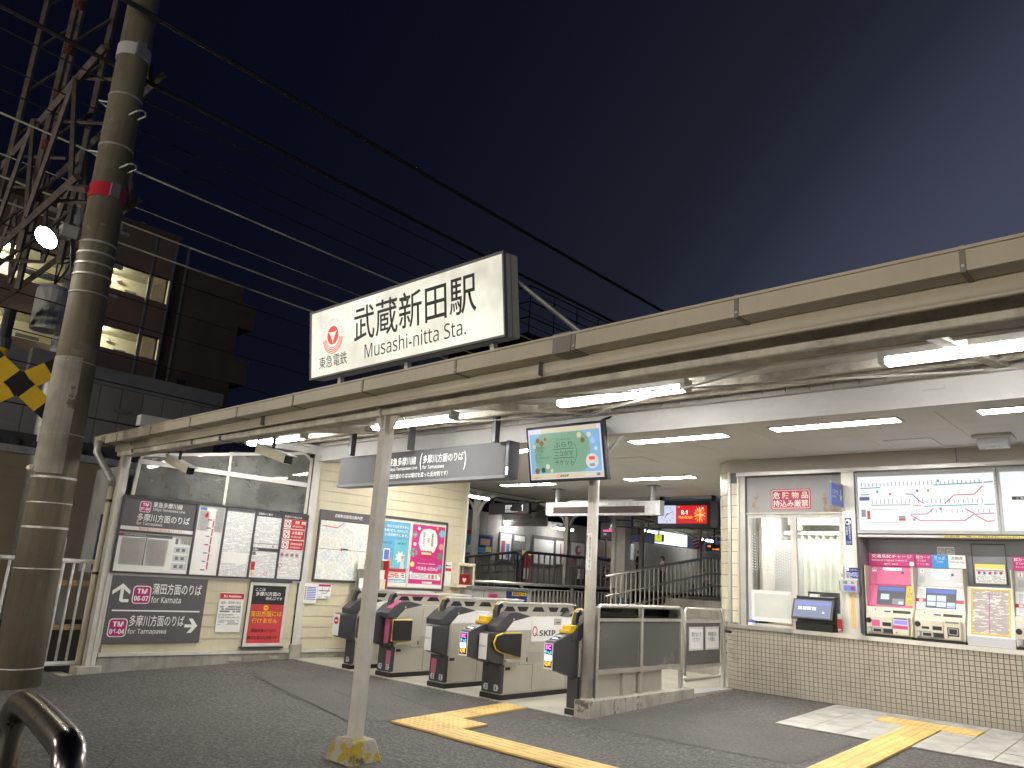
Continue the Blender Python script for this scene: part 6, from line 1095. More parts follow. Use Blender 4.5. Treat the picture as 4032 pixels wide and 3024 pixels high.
# apartment block
ab = thing('apartment_block', 'dark brown apartment block with lit open corridors behind the utility pole', 'building', (-33, 0, 0)); mat('apt_ceil', (.60, .60, .46), .7)
def corridor(x_, y0, y1, z0, z1, dp=1.7, floor_h=2.75):
    bx('corridor_back', 'apt_in', ab, x_ - dp - .05, x_ - dp, y0, y1, z0 - .9, z1); bx('corridor_ceiling', 'apt_ceil', ab, x_ - dp, x_ - .02, y0, y1, z1, z1 + .06); bx('corridor_floor', 'apt_wall', ab, x_ - dp, x_ - .1, y0, y1, z0 - 1.0, z0 - .9); bx('corridor_end', 'apt_in', ab, x_ - dp, x_ - .02, y1 - .06, y1, z0 - .9, z1)
# facade built as solid strips around the openings
FX = -30
fl_z = [(12.12, 13.30), (9.50, 10.50)]
def facade(x_, y0, y1, opens, ztop):
    z = -.3
    for (a, b) in sorted(opens): bx('facade_band', 'apt_wall', ab, x_ - .3, x_, y0, y1, z, a); z = b
    bx('facade_band', 'apt_wall', ab, x_ - .3, x_, y0, y1, z, ztop)
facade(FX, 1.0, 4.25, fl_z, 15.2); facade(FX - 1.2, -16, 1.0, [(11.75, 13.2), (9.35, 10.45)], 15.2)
for z0, z1 in fl_z:
    corridor(FX, 1.0, 4.25, z0, z1); bx('stair_opening_frame', 'apt_in', ab, FX - .2, FX - .1, 3.35, 3.45, z0 - .1, z1)
    bx('corridor_door', 'grey_plastic', ab, FX - 1.69, FX - 1.66, 1.55, 2.35, z0 - .9, z1 - .4); bx('meter_box', 'grey_dark', ab, FX - 1.69, FX - 1.60, 2.9, 3.4, z0 - .3, z1 - .55); G().lathe([(.12, 0), (.12, .08)], (FX - 1.5, 2.55, z1 - .3), 10).obj('dome_light', 'grey_plastic', ab)
    lm = thing('corridor_lamp', ('bright corridor lamp on the upper visible floor right of the pole', 'bright corridor lamp on the lower visible floor right of the pole')[z0 < 11], 'lamp', (FX - .7, 1.7, z1)); G().lathe([(.10, 0), (.12, .06), (.10, .10)], (FX - .7, 1.72, z1 - .12), 10).obj('lamp_globe', 'corr_lamp', lm)
for z0, z1 in ((11.75, 13.2), (9.35, 10.45)):
    corridor(FX - 1.2, -16, 1.0, z0, z1); lm = thing('corridor_lamp', ('bright corridor lamp on the upper floor at the left edge', 'bright corridor lamp on the lower floor at the left edge')[z0 < 11], 'lamp', (FX - 1.9, -2, z1)); G().lathe([(.10, 0), (.12, .06), (.10, .10)], (FX - 1.9, -1.9 if z0 > 11 else -2.6, z1 - .12), 10).obj('lamp_globe', 'corr_lamp', lm)
    for k in range(3): bx('corridor_door', 'grey_plastic', ab, FX - 2.89, FX - 2.85, -2.2 - k * 3, -1.3 - k * 3, z0 - .9, z1 - .3)
    bx('sign_bracket', 'grey_dark', ab, FX - 2.6, FX - 2.55, -.7, .2, z1 - .75, z1 - .6)
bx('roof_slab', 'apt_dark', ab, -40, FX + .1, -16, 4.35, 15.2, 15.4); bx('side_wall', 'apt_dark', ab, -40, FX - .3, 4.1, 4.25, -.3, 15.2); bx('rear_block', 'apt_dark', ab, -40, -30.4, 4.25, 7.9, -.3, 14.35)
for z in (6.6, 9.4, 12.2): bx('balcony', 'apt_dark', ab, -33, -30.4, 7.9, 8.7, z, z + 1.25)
for x_, y_ in ((FX + .05, 3.25), (FX + .05, 4.18), (-30.33, 4.9)): G().cyl((x_, y_, 3), (x_, y_, 15.2), .06, 8).obj('drain_pipe', 'grey_dark', ab)
bx('small_window', 'letter_black', ab, -30.4, -30.37, 5.4, 5.8, 8.2, 9.0); G().tube([(-31, 2.6, 15.4), (-31, 2.6, 15.8), (-31, 2.9, 15.9), (-31, 3.2, 15.8), (-31, 3.2, 15.4)], .03, 6).obj('roof_ladder', 'galv', ab); bx('roof_vent', 'grey_dark', ab, -32, -31.6, 3.9, 4.2, 15.4, 15.8); bx('roof_tank', 'galv', ab, -34, -33, 7.2, 7.6, 14.35, 15.0)
# far tower with roof frame
ft = thing('far_tower', 'dark distant building with an open steel frame on its roof, behind the sign', 'building', (-60, 66, 0)); mat('tower', (.02, .022, .028), .9); bx('tower_body', 'tower', ft, -70, -56, 58, 75, -.5, 30.5)
for z in (32, 34, 36):
    for a, b in (((-71, 57, z), (-55, 57, z)), ((-55, 57, z), (-55, 76, z)), ((-71, 57, z), (-71, 76, z)), ((-71, 76, z), (-55, 76, z))): G().tube([a, b], .09, 4).obj('roof_frame', 'tower', ft)
for k in range(5): G().tube([(-71 + k * 4, 57, 30), (-71 + k * 4, 57, 36)], .08, 4).obj('roof_frame', 'tower', ft); G().tube([(-55, 57 + k * 4.7, 30), (-55, 57 + k * 4.7, 36)], .08, 4).obj('roof_frame', 'tower', ft)
# vehicle stop bar in the foreground
bk = thing('stop_bar', 'worn bent steel bar in the bottom left corner, paint gone to rust', 'barrier', (1.64, -8.65, -.26)); q = [(1.285, -8.603, -.26), (1.285, -8.603, .56), (1.285, -8.603, .715), (1.40, -8.612, .752), (1.88, -8.680, .745), (1.985, -8.694, .735), (1.992, -8.695, .62), (1.992, -8.695, -.26)]
# arc the corners
def smooth_path(p, it=2):
    for _ in range(it):
        r_ = [p[0]]
        for a, b in zip(p, p[1:]): a, b = V(a), V(b); r_ += [a * .75 + b * .25, a * .25 + b * .75]
        p = r_ + [p[-1]]
    return p
G().tube(smooth_path([V(v_) for v_ in q], 3), .036, 20).obj('bar', 'rail_metal', bk, smooth=True)
for c in ((1.285, -8.603), (1.992, -8.695)): G().cyl((*c, -.262), (*c, -.235), .055, 16).obj('foot_ring', 'steel_dull', bk)
# lamps added out of view to light the canopy front and far buildings
def added_lamp(x_, y_, lb, pw, rot, ball=False, h=5.2):
    t = thing('added_lamp', lb, 'added lamp', (x_, y_, -.3), 'added lamps out of view'); G().cyl((x_, y_, -.4), (x_, y_, h), .07, 12, .05).obj('pole', 'galv', t); G().lathe([(.07, 0), (.10, .04), (.10, .06), (.06, .08)], (x_, y_, h - .03), 12).obj('collar', 'galv', t); G().lathe([(.16, 0), (.05, .05), (.02, .09)], (x_, y_, h + .37), 12).obj('cap', 'galv', t); emit('added_lamp_glow', (1, .93, .80), pw)
    G().lathe([(.04, 0), (.15, .06), (.18, .17), (.15, .28), (.04, .34)], (x_, y_, h + .03), 16).obj('globe', 'added_lamp_glow', t)
added_lamp(8.5, -19, 'added low globe lamp, unseen behind the viewpoint on the right', 750, 0, True, 2.1); added_lamp(1.5, -20.5, 'added low globe lamp, unseen straight behind the viewpoint', 750, 0, True, 2.1); added_lamp(-5.0, -19, 'added low globe lamp, unseen behind the viewpoint on the left', 750, 0, True, 2.1); added_lamp(-14, -17, 'added globe lamp, out of view to the left, lighting the far buildings', 900, R(40), True)
# ---------------- platforms beyond the concourse ----------------
sf = thing('track_fence', 'steel baluster fence behind the gates along the track', 'fence', (-6, 2.8, -.09))
G().tube([(-6, .35, 1.055), (-6, 5.15, 1.055)], .032, 10).obj('top_rail', 'steel', sf, smooth=True); bx('low_rail', 'steel_dull', sf, -6.015, -5.985, .35, 5.15, .95, .975); bx('low_rail', 'steel_dull', sf, -6.015, -5.985, .35, 5.15, .05, .08)
for k in range(4): bx('post', 'steel', sf, -6.025, -5.975, .36 + k * 1.58, .41 + k * 1.58, -.09, 1.04)
for k in range(40): bx('baluster', 'steel_dull', sf, -6.012, -5.988, .48 + k * .117, .504 + k * .117, .08, .95)
bx('kick_wall', 'wall_olive', sf, -6.10, -6.03, .3, 5.2, -.2, .85)
cabt = thing('service_counter', 'grey service cabinet with a pink label and a yellow poster behind the gates', 'cabinet', (-5.2, .8, -.09)); bx('body', 'wall_grey', cabt, -5.75, -5.2, -.2, 1.3, -.086, .945); bx('top', 'grey_dark', cabt, -5.8, -5.15, -.22, 1.35, .945, .985); CB = Fr((-5.199, 0, 0), (0, 1, 0)); bx('door_joint', 'grey_dark', cabt, -5.2, -5.197, .10, .112, -.05, .94)
al2 = thing('pink_label', 'small pink AED label on the service cabinet', 'label', (-5.2, .33, .8)); G(CB).box(.21, .45, .80, .885, .0, .003).obj('plate', 'pink', al2); txt('AED', CB, .24, .818, .18, .05, 'letter_black', al2, .004, .02)
yp = thing('wanted_poster', 'yellow headed police style poster on the service cabinet', 'poster', (-5.2, .95, .7)); G(CB).box(.66, 1.2, .70, .93, 0, .003).obj('sheet', 'navy', yp); G(CB).box(.80, 1.18, .86, .92, .003, .004).obj('heading', 'yellow', yp); txt('重要指名手配', CB, .82, .868, .34, .045, 'letter_black', yp, .005, .02)
for k in range(4): G(CB).disc(.74 + k * .12, .775, .004, .042, 14).obj('portrait', 'skin', yp); G(CB).disc(.74 + k * .12, .80, .0045, .03, 12, 0, 0, PI).obj('portrait_hair', 'hair', yp)
# stairs and ramp up to the near platform
sw = thing('platform_stairs', 'concrete stairs with a sloping side wall and steel handrails behind the barrier', 'stairs', (-3, 3, -.09))
for k in range(7): bx('step', 'concrete', sw, -4.35, -1.0, 1.9 + k * .42, 5.0, -.09 + k * .15, .06 + k * .15)
G().prism([(1.2, -.09), (1.2, .10), (5.6, 1.0), (9.5, 1.05), (9.5, -.09)], 'x', -4.62, -4.37).obj('side_wall', 'concrete_pale', sw)
for dz, r_ in ((.90, .026), (.55, .018), (.28, .018)): G().tube([(-4.5, 2.6, .22 + .37 + dz - .20), (-4.5, 6.6, .95 + dz + .02), (-4.5, 9.3, .97 + dz + .02)], r_, 8).obj('handrail', 'steel', sw, smooth=True)
for k in range(34): y_ = 2.75 + k * .165; zb = min(1.03, .10 + .205 * (y_ - 1.2)); zt_ = min(1.87, 1.26 + .155 * (y_ - 2.6)); bx('baluster', 'steel_dull', sw, -4.512, -4.488, y_, y_ + .022, zb, zt_)
np_ = struct(bx('near_platform', 'concrete', None, -4.6, 3, 4.9, 70, -.3, .95)); 
wc = thing('white_column', 'square white platform column with strapped cables beyond the gates', 'column', (-6.0, 5.35, -.09), 'columns of the station'); bx('shaft', 'white_old', wc, -6.12, -5.88, 5.25, 5.48, -.2, 3.6); G().cyl((-6.15, 5.2, .85), (-6.15, 5.2, 3.5), .05, 12).obj('side_pipe', 'white_clean', wc)
for z in (2.55, 2.40): bx('strap', 'black', wc, -6.13, -5.87, 5.24, 5.49, z, z + .02)
bx('base_box', 'blue_sign', wc, -6.18, -5.80, 5.18, 5.5, -.1, .88, bevel=.01)
for o_ in (wc,): pass
mat('box_bluegrey', (.16, .19, .23), .5); 
for o_ in wc.children:
    if o_.name.startswith('base_box'): o_.data.materials[0] = MT['box_bluegrey']
op = struct(bx('far_platform', 'concrete', None, -17, -13, 9.8, 80, -.3, .95)); struct(G().prism([(5.5, -.1), (9.8, .94), (9.8, -.3), (5.5, -.3)], 'x', -17, -13).obj('far_ramp', 'concrete'))
pf = thing('platform_fence', 'dark topped platform fence with a sloping start across the track', 'fence', (-13, 13, .95))
G().tube([(-13, 5.2, 1.42), (-13, 9.6, 1.96), (-13, 9.75, 1.9), (-13, 9.78, 1.0)], .04, 8).obj('ramp_rail', 'grey_dark', pf); G().tube([(-13, 10.0, 1.0), (-13, 10.0, 1.85), (-13, 10.2, 2.0), (-13, 15.5, 2.0), (-13, 16, 1.9), (-13, 16.1, 1.0)], .045, 8).obj('top_rail', 'grey_dark', pf)
for k in range(36): y_ = 5.4 + k * .3; zb = min(.95, .95 - (9.8 - y_) * .24); zt_ = min(1.97, 1.42 + (y_ - 5.2) * .123); bx('baluster', 'steel_dull', pf, -13.02, -12.98, y_, y_ + .035, zb, zt_)
for k in range(2): G().tube([(-12.95, 5.4, .95 + k * .25), (-12.95, 9.6, 1.38 + k * .25)], .022, 6).obj('hand_rail', 'steel_dull', pf)
bx('wall_below', 'wall_olive', pf, -13.1, -13.0, 5.0, 40, -.3, .95)
pw = thing('platform_wall', 'grey back wall of the far platform with windows and posters', 'wall', (-16, 20, .95)); bx('wall', 'wall_grey', pw, -16.4, -16.05, 8.5, 18, .9, 3.45); bx('wall_low', 'wall_olive', pw, -16.05, -16.03, 8.5, 18, .9, 1.75); bx('wall', 'wall_olive', pw, -16.4, -16.05, 18, 21.5, .9, 2.2); bx('wall', 'wall_grey', pw, -16.4, -16.05, 21.6, 60, .9, 3.12)
PW = Fr((-16.02, 0, 0), (0, 1, 0)); mat('win_warm', (.36, .27, .18), .4)
for k, (a, b) in enumerate(((18.2, 18.95), (19.05, 20.2), (20.35, 21.2))): G(PW).box(a, b, 2.25, 2.98, -.02, 0).obj('window_pane', 'grey_light' if k == 2 else 'win_warm', pw); G(PW).box(b, b + .08, 2.2, 3.05, -.02, .02).obj('window_mullion', 'grey_dark', pw)
for k in range(14): bx('panel_joint', 'grey_dark', pw, -16.049, -16.045, 8.6 + k * .7, 8.615 + k * .7, 1.75, 3.4)
def fposter(nm, lb, a0, a1, b0, b1, field, extra=None, cat='poster', frame='grey_dark'):
    v = thing(nm, lb, cat, tuple(PW.p((a0 + a1) / 2, b0))); G(PW).box(a0, a1, b0, b1, 0, .04).obj('frame', frame, v); G(PW).box(a0 + .05, a1 - .05, b0 + .05, b1 - .05, .04, .05).obj('sheet', field, v)
    for q in extra or (): G(PW).box(a0 + q[0] * (a1 - a0), a0 + q[1] * (a1 - a0), b0 + q[2] * (b1 - b0), b0 + q[3] * (b1 - b0), .05, .055 + .001 * (extra.index(q))).obj('picture', q[4], v)
    return v
printed('p_far', (.72, .71, .70), (.35, .33, .38), .07, .5)
fposter('far_poster', 'red topped poster at the left end of the far platform wall', 10.25, 10.8, 1.85, 2.72, 'poster_blue', [(0, 1, .84, 1, 'red'), (.2, .8, .1, .4, 'paper')]); fposter('far_poster', 'dark blue poster with pale shapes next to the red topped one', 10.85, 11.7, 1.85, 2.62, 'navy', [(.2, .8, .5, .8, 'skin'), (.1, .6, .15, .4, 'poster_blue'), (.55, .9, .2, .45, 'yellow_pale')])
fposter('far_poster', 'white poster sheet with a blue column, left of the far route map', 12.05, 12.75, 1.75, 2.78, 'paper', [(.55, .8, .1, .6, 'poster_blue'), (.15, .45, .2, .7, 'pink_dull')]); fposter('far_poster', 'white sheet with a pink pattern beside the far route map', 12.8, 13.55, 2.15, 2.78, 'cloth_pattern', [(.1, .9, .6, .9, 'paper')]); fposter('far_poster', 'dark photo poster under the pink patterned sheet', 12.8, 13.55, 1.72, 2.12, 'cloth_navy', [(.2, .7, .3, .7, 'poster_teal')])
fposter('far_route_map', 'large white route map on the far platform wall', 14.0, 15.32, 1.70, 2.83, 'p_far', [(0, 1, .88, 1, 'sign_grey')], 'map'); fposter('far_timetable', 'narrow line diagram right of the far route map', 15.38, 16.1, 1.75, 2.83, 'p_far', [(0, 1, .9, 1, 'sign_grey'), (.45, .52, .1, .8, 'magenta')], 'notice')
v = fposter('heart_poster', 'pale pink poster with a round picture on the far platform', 16.42, 17.4, 2.1, 2.78, 'paper'); G(PW).disc(16.9, 2.42, .056, .2, 24).obj('heart_picture', 'pink_dull', v); G(PW).disc(16.98, 2.45, .058, .1, 16).obj('face_picture', 'paper', v)
for k in range(3): G(PW).box(16.6 + k * .28, 16.8 + k * .28, 1.82, 2.08, 0, .01).obj('leaflet', 'paper' if k else 'pink', v)
fposter('no_smoking_notice', 'small white notice with a red ring low on the far platform wall', 17.0, 17.38, 1.27, 1.67, 'paper', [(.3, .7, .55, .9, 'red')], 'notice', 'paper'); fposter('yellow_stand', 'yellow topped leaflet stand by the far route map', 13.35, 13.9, 1.0, 2.2, 'red', [(0, 1, .85, 1, 'yellow_pale'), (.2, .8, .1, .45, 'p_white')], 'stand')
emit('ad_white2', (.85, .95, .88), 1.3); emit('ad_yellow', (1, .80, .05), 1.2); emit('ad_pink', (.8, .1, .3), .9)
ad = thing('lit_advert', 'lit white and yellow advert panel high on the far platform wall', 'lightbox', (-16, 24.5, 3.2)); G(PW).box(23.15, 25.98, 3.18, 3.76, -.1, .05).obj('box', 'ad_white2', ad); txt('かつもと歯科', PW, 23.4, 3.25, 2.3, .28, 'ad_yellow', ad, .06, .03); txt('歯科インプラント', PW, 23.3, 3.62, 1.3, .1, 'ad_pink', ad, .06, .01)
for z in (3.45, 3.6): G(PW).box(24.7, 25.8, z, z + .05, .05, .055).obj('wave', 'd_cyan', ad)
# canopy over the far platform
fcn = thing('far_canopy', 'dark platform canopy with white curved column brackets across the track', 'canopy', (-15, 18, 3.6)); bx('roof', 'roof_dark', fcn, -17.2, -12.4, 6.5, 60, 4.05, 4.2); bx('fascia', 'white_clean', fcn, -12.45, -12.4, 6.5, 60, 3.85, 4.05); bx('valance', 'white_clean', fcn, -15.9, -13.7, 12, 12.05, 3.0, 3.5)
for k in range(9): bx('roof_beam', 'white_old', fcn, -17, -12.5, 7.2 + k * 3, 7.32 + k * 3, 3.85, 4.05)
for x_ in (-16.4, -15.2, -14.0, -13): bx('purlin', 'grey_plastic', fcn, x_, x_ + .08, 6.5, 45, 3.95, 4.05)
for y_ in (9.2, 14.2, 19.4, 24.5): bx('column', 'white_old', fcn, -14.55, -14.38, y_ - .09, y_ + .09, .95, 3.9); G().tube([(-14.45, y_, 2.7), (-14.40, y_, 3.15), (-14.2, y_, 3.5), (-13.8, y_, 3.72), (-13.2, y_, 3.85)], .06, 8).obj('curved_bracket', 'white_old', fcn, smooth=True); G().tube([(-14.45, y_, 2.7), (-14.5, y_, 3.15), (-14.7, y_, 3.5), (-15.1, y_, 3.72), (-15.8, y_, 3.85)], .06, 8).obj('curved_bracket', 'white_old', fcn, smooth=True)
for x_, y0, y1, lb in ((-15.6, 11.9, 13.1, 'tube lamp left of the far platform posters'), (-15.4, 14.6, 15.7, 'tube lamp above the far route map'), (-14.9, 20, 21.2, 'tube lamp above the standing man'), (-14.9, 25.5, 26.7, 'tube lamp beyond the far waiting people'), (-13.2, 7.2, 8.4, 'tube lamp at the near end of the far canopy'), (-14.0, 32, 33.2, 'farthest tube lamp over the far platform')):
    v = thing('platform_lamp', lb, 'lamp', (x_, y0, 3.0), 'tube lamps over the far platform'); z = 3.12 if y0 < 16 and x_ < -15 else 3.5; bx('tube', 'tube_far', v, x_ - .04, x_ + .05, y0, y1, z, z + .06); bx('housing', 'white_clean', v, x_ - .08, x_ + .08, y0, y1, z + .06, z + .12); bx('hanger', 'grey_dark', v, x_ - .02, x_ + .02, (y0 + y1) / 2, (y0 + y1) / 2 + .04, z + .12, 4.0)
p1s = thing('platform_number_sign', 'dark hanging sign with a white platform number across the track', 'sign', (-13.3, 9.5, 3.1)); PS = Fr((-14.2, 9.5, 3.16), (1, 0, .01)); G(PS).box(0, 1.77, 0, .37, -.14, 0).obj('box', 'sign_grey', p1s); txt('1', PS, 1.45, .09, .07, .21, 'sign_text', p1s, .004, .02); txt('東急多摩川線\n蒲 田 方面', PS, .75, .15, .28, .15, 'sign_text', p1s, .004, .01); txt('for Kamata\n(Tokyu Tamagawa Line)', PS, .75, .05, .55, .08, 'sign_text', p1s, .004, .01); G(PS).box(1.35, 1.65, .03, .06, 0, .004).obj('line_band', 'pink', p1s); bx('hanger', 'grey_dark', p1s, -14.1, -14.05, 9.5, 9.6, 3.5, 4.0); bx('hanger', 'grey_dark', p1s, -12.6, -12.55, 9.5, 9.6, 3.5, 4.0)
spk = thing('loudspeaker', 'beige horn loudspeaker under the far canopy right of the number sign', 'loudspeaker', (-13.5, 11, 3.5)); G().prism([(-13.85, 3.50), (-13.35, 3.42), (-13.25, 3.62), (-13.75, 3.74)], 'y', 10.9, 11.3).obj('horn', 'beige_plastic', spk, .02); bx('bracket', 'grey_dark', spk, -13.6, -13.55, 11, 11.1, 3.7, 4.0)
ns_ = thing('station_name_board', 'dark hanging station board with a pink band beyond the round column', 'sign', (-12.9, 15, 2.8)); NS = Fr((-13.5, 15, 2.79), (1, 0, 0)); G(NS).box(0, 1.18, 0, .6, -.14, 0).obj('box', 'sign_grey', ns_); G(NS).box(.12, 1.16, .26, .34, 0, .004).obj('band', 'ad_pink', ns_); txt('武蔵新田', NS, .45, .42, .32, .12, 'sign_text', ns_, .005, .015); txt('Musashi-nitta', NS, .40, .36, .42, .04, 'sign_text', ns_, .005, .01); txt('下丸子', NS, .14, .14, .14, .06, 'sign_text', ns_, .005); txt('矢口渡', NS, .8, .14, .14, .06, 'sign_text', ns_, .005)
bx('hanger', 'grey_dark', ns_, -13.3, -13.25, 15, 15.1, 3.38, 4.0); bx('hanger', 'grey_dark', ns_, -12.6, -12.55, 15, 15.1, 3.38, 4.0)
emit('lime', (.45, .55, .03), .9); lc = thing('lime_clock', 'small lime faced platform clock in a black case', 'clock', (-14, 20, 3.05)); LC = Fr((-14.23, 20, 3.04), (1, 0, 0)); G(LC).box(0, .45, 0, .31, -.1, 0).obj('case', 'black', lc); G(LC).box(.05, .40, .03, .28, 0, .004).obj('face', 'lime', lc); G(LC).box(.22, .235, .15, .25, .004, .006).obj('hand', 'letter_black', lc); G(LC).box(.225, .30, .15, .165, .004, .006).obj('hand', 'letter_black', lc); bx('hanger', 'black', lc, -14.02, -13.98, 20, 20.05, 3.35, 4.0)
emit('led_orange', (1, .25, .03), 2); ld = thing('departure_display', 'black departure display with orange characters at the right end of the platform', 'display', (-11.4, 20, 2.7)); LD = Fr((-11.75, 20, 2.70), (1, 0, 0)); G(LD).box(0, .9, 0, .28, -.12, 0).obj('case', 'black', ld); txt('普通', LD, .08, .16, .14, .07, 'led_orange', ld, .004, .01); txt('19:14 蒲田', LD, .3, .04, .3, .07, 'led_orange', ld, .004, .01); bx('hanger', 'black', ld, -11.4, -11.36, 20, 20.05, 2.98, 4.0); bx('hanger_bar', 'grey_plastic', ld, -12.5, -11.3, 20, 20.08, 3.95, 4.05)
ea = thing('equipment_boxes', 'pale grey equipment boxes hung under the far canopy beside the name board', 'box', (-12.8, 16, 3.1)); bx('box', 'grey_light', ea, -13.05, -12.75, 16, 16.2, 3.03, 3.35); bx('box', 'grey_plastic', ea, -12.72, -12.48, 16, 16.2, 3.05, 3.32); bx('hanger', 'grey_dark', ea, -12.8, -12.75, 16, 16.1, 3.3, 4.0)
sb = thing('emergency_sign', 'striped pink and white vertical sign by the grey far wall', 'sign', (-14.4, 24, 3.0)); bx('plate', 'magenta', sb, -14.53, -14.22, 24, 24.05, 2.99, 3.44)
for k in range(3): G(Fr((-14.53, 23.995, 2.99), (1, 0, 0))).prism([(0, .05 + k * .15), (.31, .15 + k * .15), (.31, .2 + k * .15), (0, .1 + k * .15)], 'z', 0, .003).obj('stripe', 'letter_white', sb)
bn = thing('platform_bench', 'wooden bench under the seated man on the far platform', 'bench', (-15.3, 18.2, .95)); bx('seat', 'wood', bn, -15.75, -15.2, 17.3, 19.4, 1.33, 1.38); bx('backrest', 'wood', bn, -15.80, -15.76, 17.3, 19.4, 1.5, 1.8)
for y_ in (17.5, 19.2): bx('leg', 'grey_dark', bn, -15.6, -15.35, y_, y_ + .06, .95, 1.33)
# ---------------- people ----------------
PEOPLE = []
def person(nm, lb, root, yaw, J, cuts, hair_kind, prop=None):
    """J: joints in body space (x right, y forward, z up); one skin-grown body, then face, hair and things held"""
    t = thing(nm, lb, 'person', root); PEOPLE.append((t, yaw, J, cuts, hair_kind)); return t
def skeleton(pose):
    h = 1.0; vs = {}
    if pose == 'stand':
        vs = dict(pel=(0, 0, .93), sp=(0, .01, 1.12), ch=(0, .0, 1.32), nk=(0, .02, 1.46), hd=(0, .055, 1.535), tp=(0, .07, 1.66), ls=(-.17, 0, 1.38), le=(-.20, -.02, 1.10), lw=(-.06, .22, 1.12), rs=(.17, 0, 1.38), re=(.20, -.02, 1.10), rw=(.05, .22, 1.14), lh=(-.09, 0, .90), lk=(-.10, .02, .50), la=(-.10, -.02, .09), lt=(-.11, .14, .04), rh=(.09, 0, .90), rk=(.10, .04, .50), ra=(.11, .02, .09), rt=(.12, .18, .04))
    elif pose == 'sit':
        vs = dict(pel=(0, 0, .47), sp=(0, .0, .66), ch=(0, .03, .86), nk=(0, .07, 1.0), hd=(0, .12, 1.07), tp=(0, .15, 1.19), ls=(-.17, .03, .92), le=(-.20, .06, .66), lw=(-.05, .30, .70), rs=(.17, .03, .92), re=(.20, .06, .66), rw=(.05, .30, .72), lh=(-.09, .02, .46), lk=(-.12, .43, .48), la=(-.12, .40, .09), lt=(-.13, .56, .04), rh=(.09, .02, .46), rk=(.12, .43, .48), ra=(.12, .42, .09), rt=(.13, .58, .04))
    else:
        vs = dict(pel=(0, 0, .86), sp=(0, .01, 1.03), ch=(0, .0, 1.20), nk=(0, .0, 1.31), hd=(0, .015, 1.375), tp=(0, .02, 1.49), ls=(-.15, 0, 1.25), le=(-.18, -.02, 1.0), lw=(-.17, .05, .78), rs=(.15, 0, 1.25), re=(.18, -.02, 1.0), rw=(.12, .18, 1.0), lh=(-.08, 0, .83), lk=(-.08, .02, .46), la=(-.08, -.02, .09), lt=(-.09, .13, .04), rh=(.08, 0, .83), rk=(.08, .02, .46), ra=(.08, .0, .09), rt=(.09, .15, .04))
    return vs
RAD = dict(pel=.14, sp=.125, ch=.145, nk=.055, hd=.075, tp=.085, ls=.065, le=.045, lw=.03, rs=.065, re=.045, rw=.03, lh=.085, lk=.058, la=.042, lt=.035, rh=.085, rk=.058, ra=.042, rt=.035)
EDG = [('pel', 'sp'), ('sp', 'ch'), ('ch', 'nk'), ('nk', 'hd'), ('hd', 'tp'), ('ch', 'ls'), ('ls', 'le'), ('le', 'lw'), ('ch', 'rs'), ('rs', 're'), ('re', 'rw'), ('pel', 'lh'), ('lh', 'lk'), ('lk', 'la'), ('la', 'lt'), ('pel', 'rh'), ('rh', 'rk'), ('rk', 'ra'), ('ra', 'rt')]
def grow(t, yaw, pose, top, sleeve, bottom, hair_kind):
    J = skeleton(pose); names = list(J); rot = Matrix.Rotation(yaw, 4, 'Z'); me = bpy.data.meshes.new('body')
    vs = [tuple(J[k]) for k in names]; ed = [(names.index(a), names.index(b)) for a, b in EDG]; rad = [RAD[k] for k in names]
    for s_, wn, en in ((-1, 'lw', 'le'), (1, 'rw', 're')):      # five bent fingers on each hand
        wv, ev = V(J[wn]), V(J[en]); d = (wv - ev).normalized(); sd = d.cross(V((0, 0, 1))).normalized(); pm = wv + d * .07; k0 = len(vs); vs.append(tuple(pm)); rad.append(.028); ed.append((names.index(wn), k0))
        for f in range(5):
            o_ = (f - 2) * .016; L = (.05, .07, .078, .072, .055)[f]; a = pm + sd * o_ + d * .02; b = a + d * L * .55; c = b + d * L * .2 + V((0, 0, .03)) - sd * s_ * 0
            k1 = len(vs); vs += [tuple(a), tuple(b), tuple(c)]; rad += [.010, .009, .008]; ed += [(k0, k1), (k1, k1 + 1), (k1 + 1, k1 + 2)]
    me.from_pydata(vs, ed, []); o = bpy.data.objects.new('body_src', me); C.objects.link(o); m = o.modifiers.new('skin', 'SKIN'); m.use_smooth_shade = True
    for i, sv in enumerate(me.skin_vertices[0].data): sv.radius = (rad[i], rad[i] * (.75 if rad[i] > .1 else 1)); sv.use_root = (i == 0)
    o.modifiers.new('sub', 'SUBSURF').levels = 1; o.modifiers['sub'].render_levels = 1
    return (o, t, rot, J, pose, top, sleeve, bottom, hair_kind)
PJ = []
for nm, lb, root, yaw, pose, top, sleeve, bottom, hk in (
    ('person', 'standing person in a black top looking at a phone on the far platform', (-15.0, 20.0, .95), R(-75), 'stand', 'cloth_black', .62, 'cloth_black', 'short'),
    ('person', 'seated person in a dark shirt bent over a phone on the bench', (-15.55, 18.35, .90), R(-80), 'sit', 'cloth_navy', .55, 'cloth_black', 'short'),
    ('person', 'person with black bobbed hair and patterned top seen from behind the railing', (-14.8, 21.7, .95), R(150), 'small', 'cloth_pattern', .5, 'cloth_black', 'bob'),
    ('person', 'seated person in a white shirt at the far right end of the platform', (-15.2, 26.2, .90), R(-95), 'sit', 'cloth_white', .5, 'cloth_navy', 'short')):
    t = thing(nm, lb, 'person', root, 'people waiting on the far platform'); PJ.append(grow(t, yaw, pose, top, sleeve, bottom, hk))
bn2 = thing('platform_bench', 'bench under the white shirted person at the far right end', 'bench', (-15.5, 26.2, .95)); bx('seat', 'wood', bn2, -15.7, -15.15, 25.3, 27.4, 1.33, 1.38); bx('leg', 'grey_dark', bn2, -15.5, -15.3, 25.5, 25.56, .95, 1.33); bx('leg', 'grey_dark', bn2, -15.5, -15.3, 27.1, 27.16, .95, 1.33)
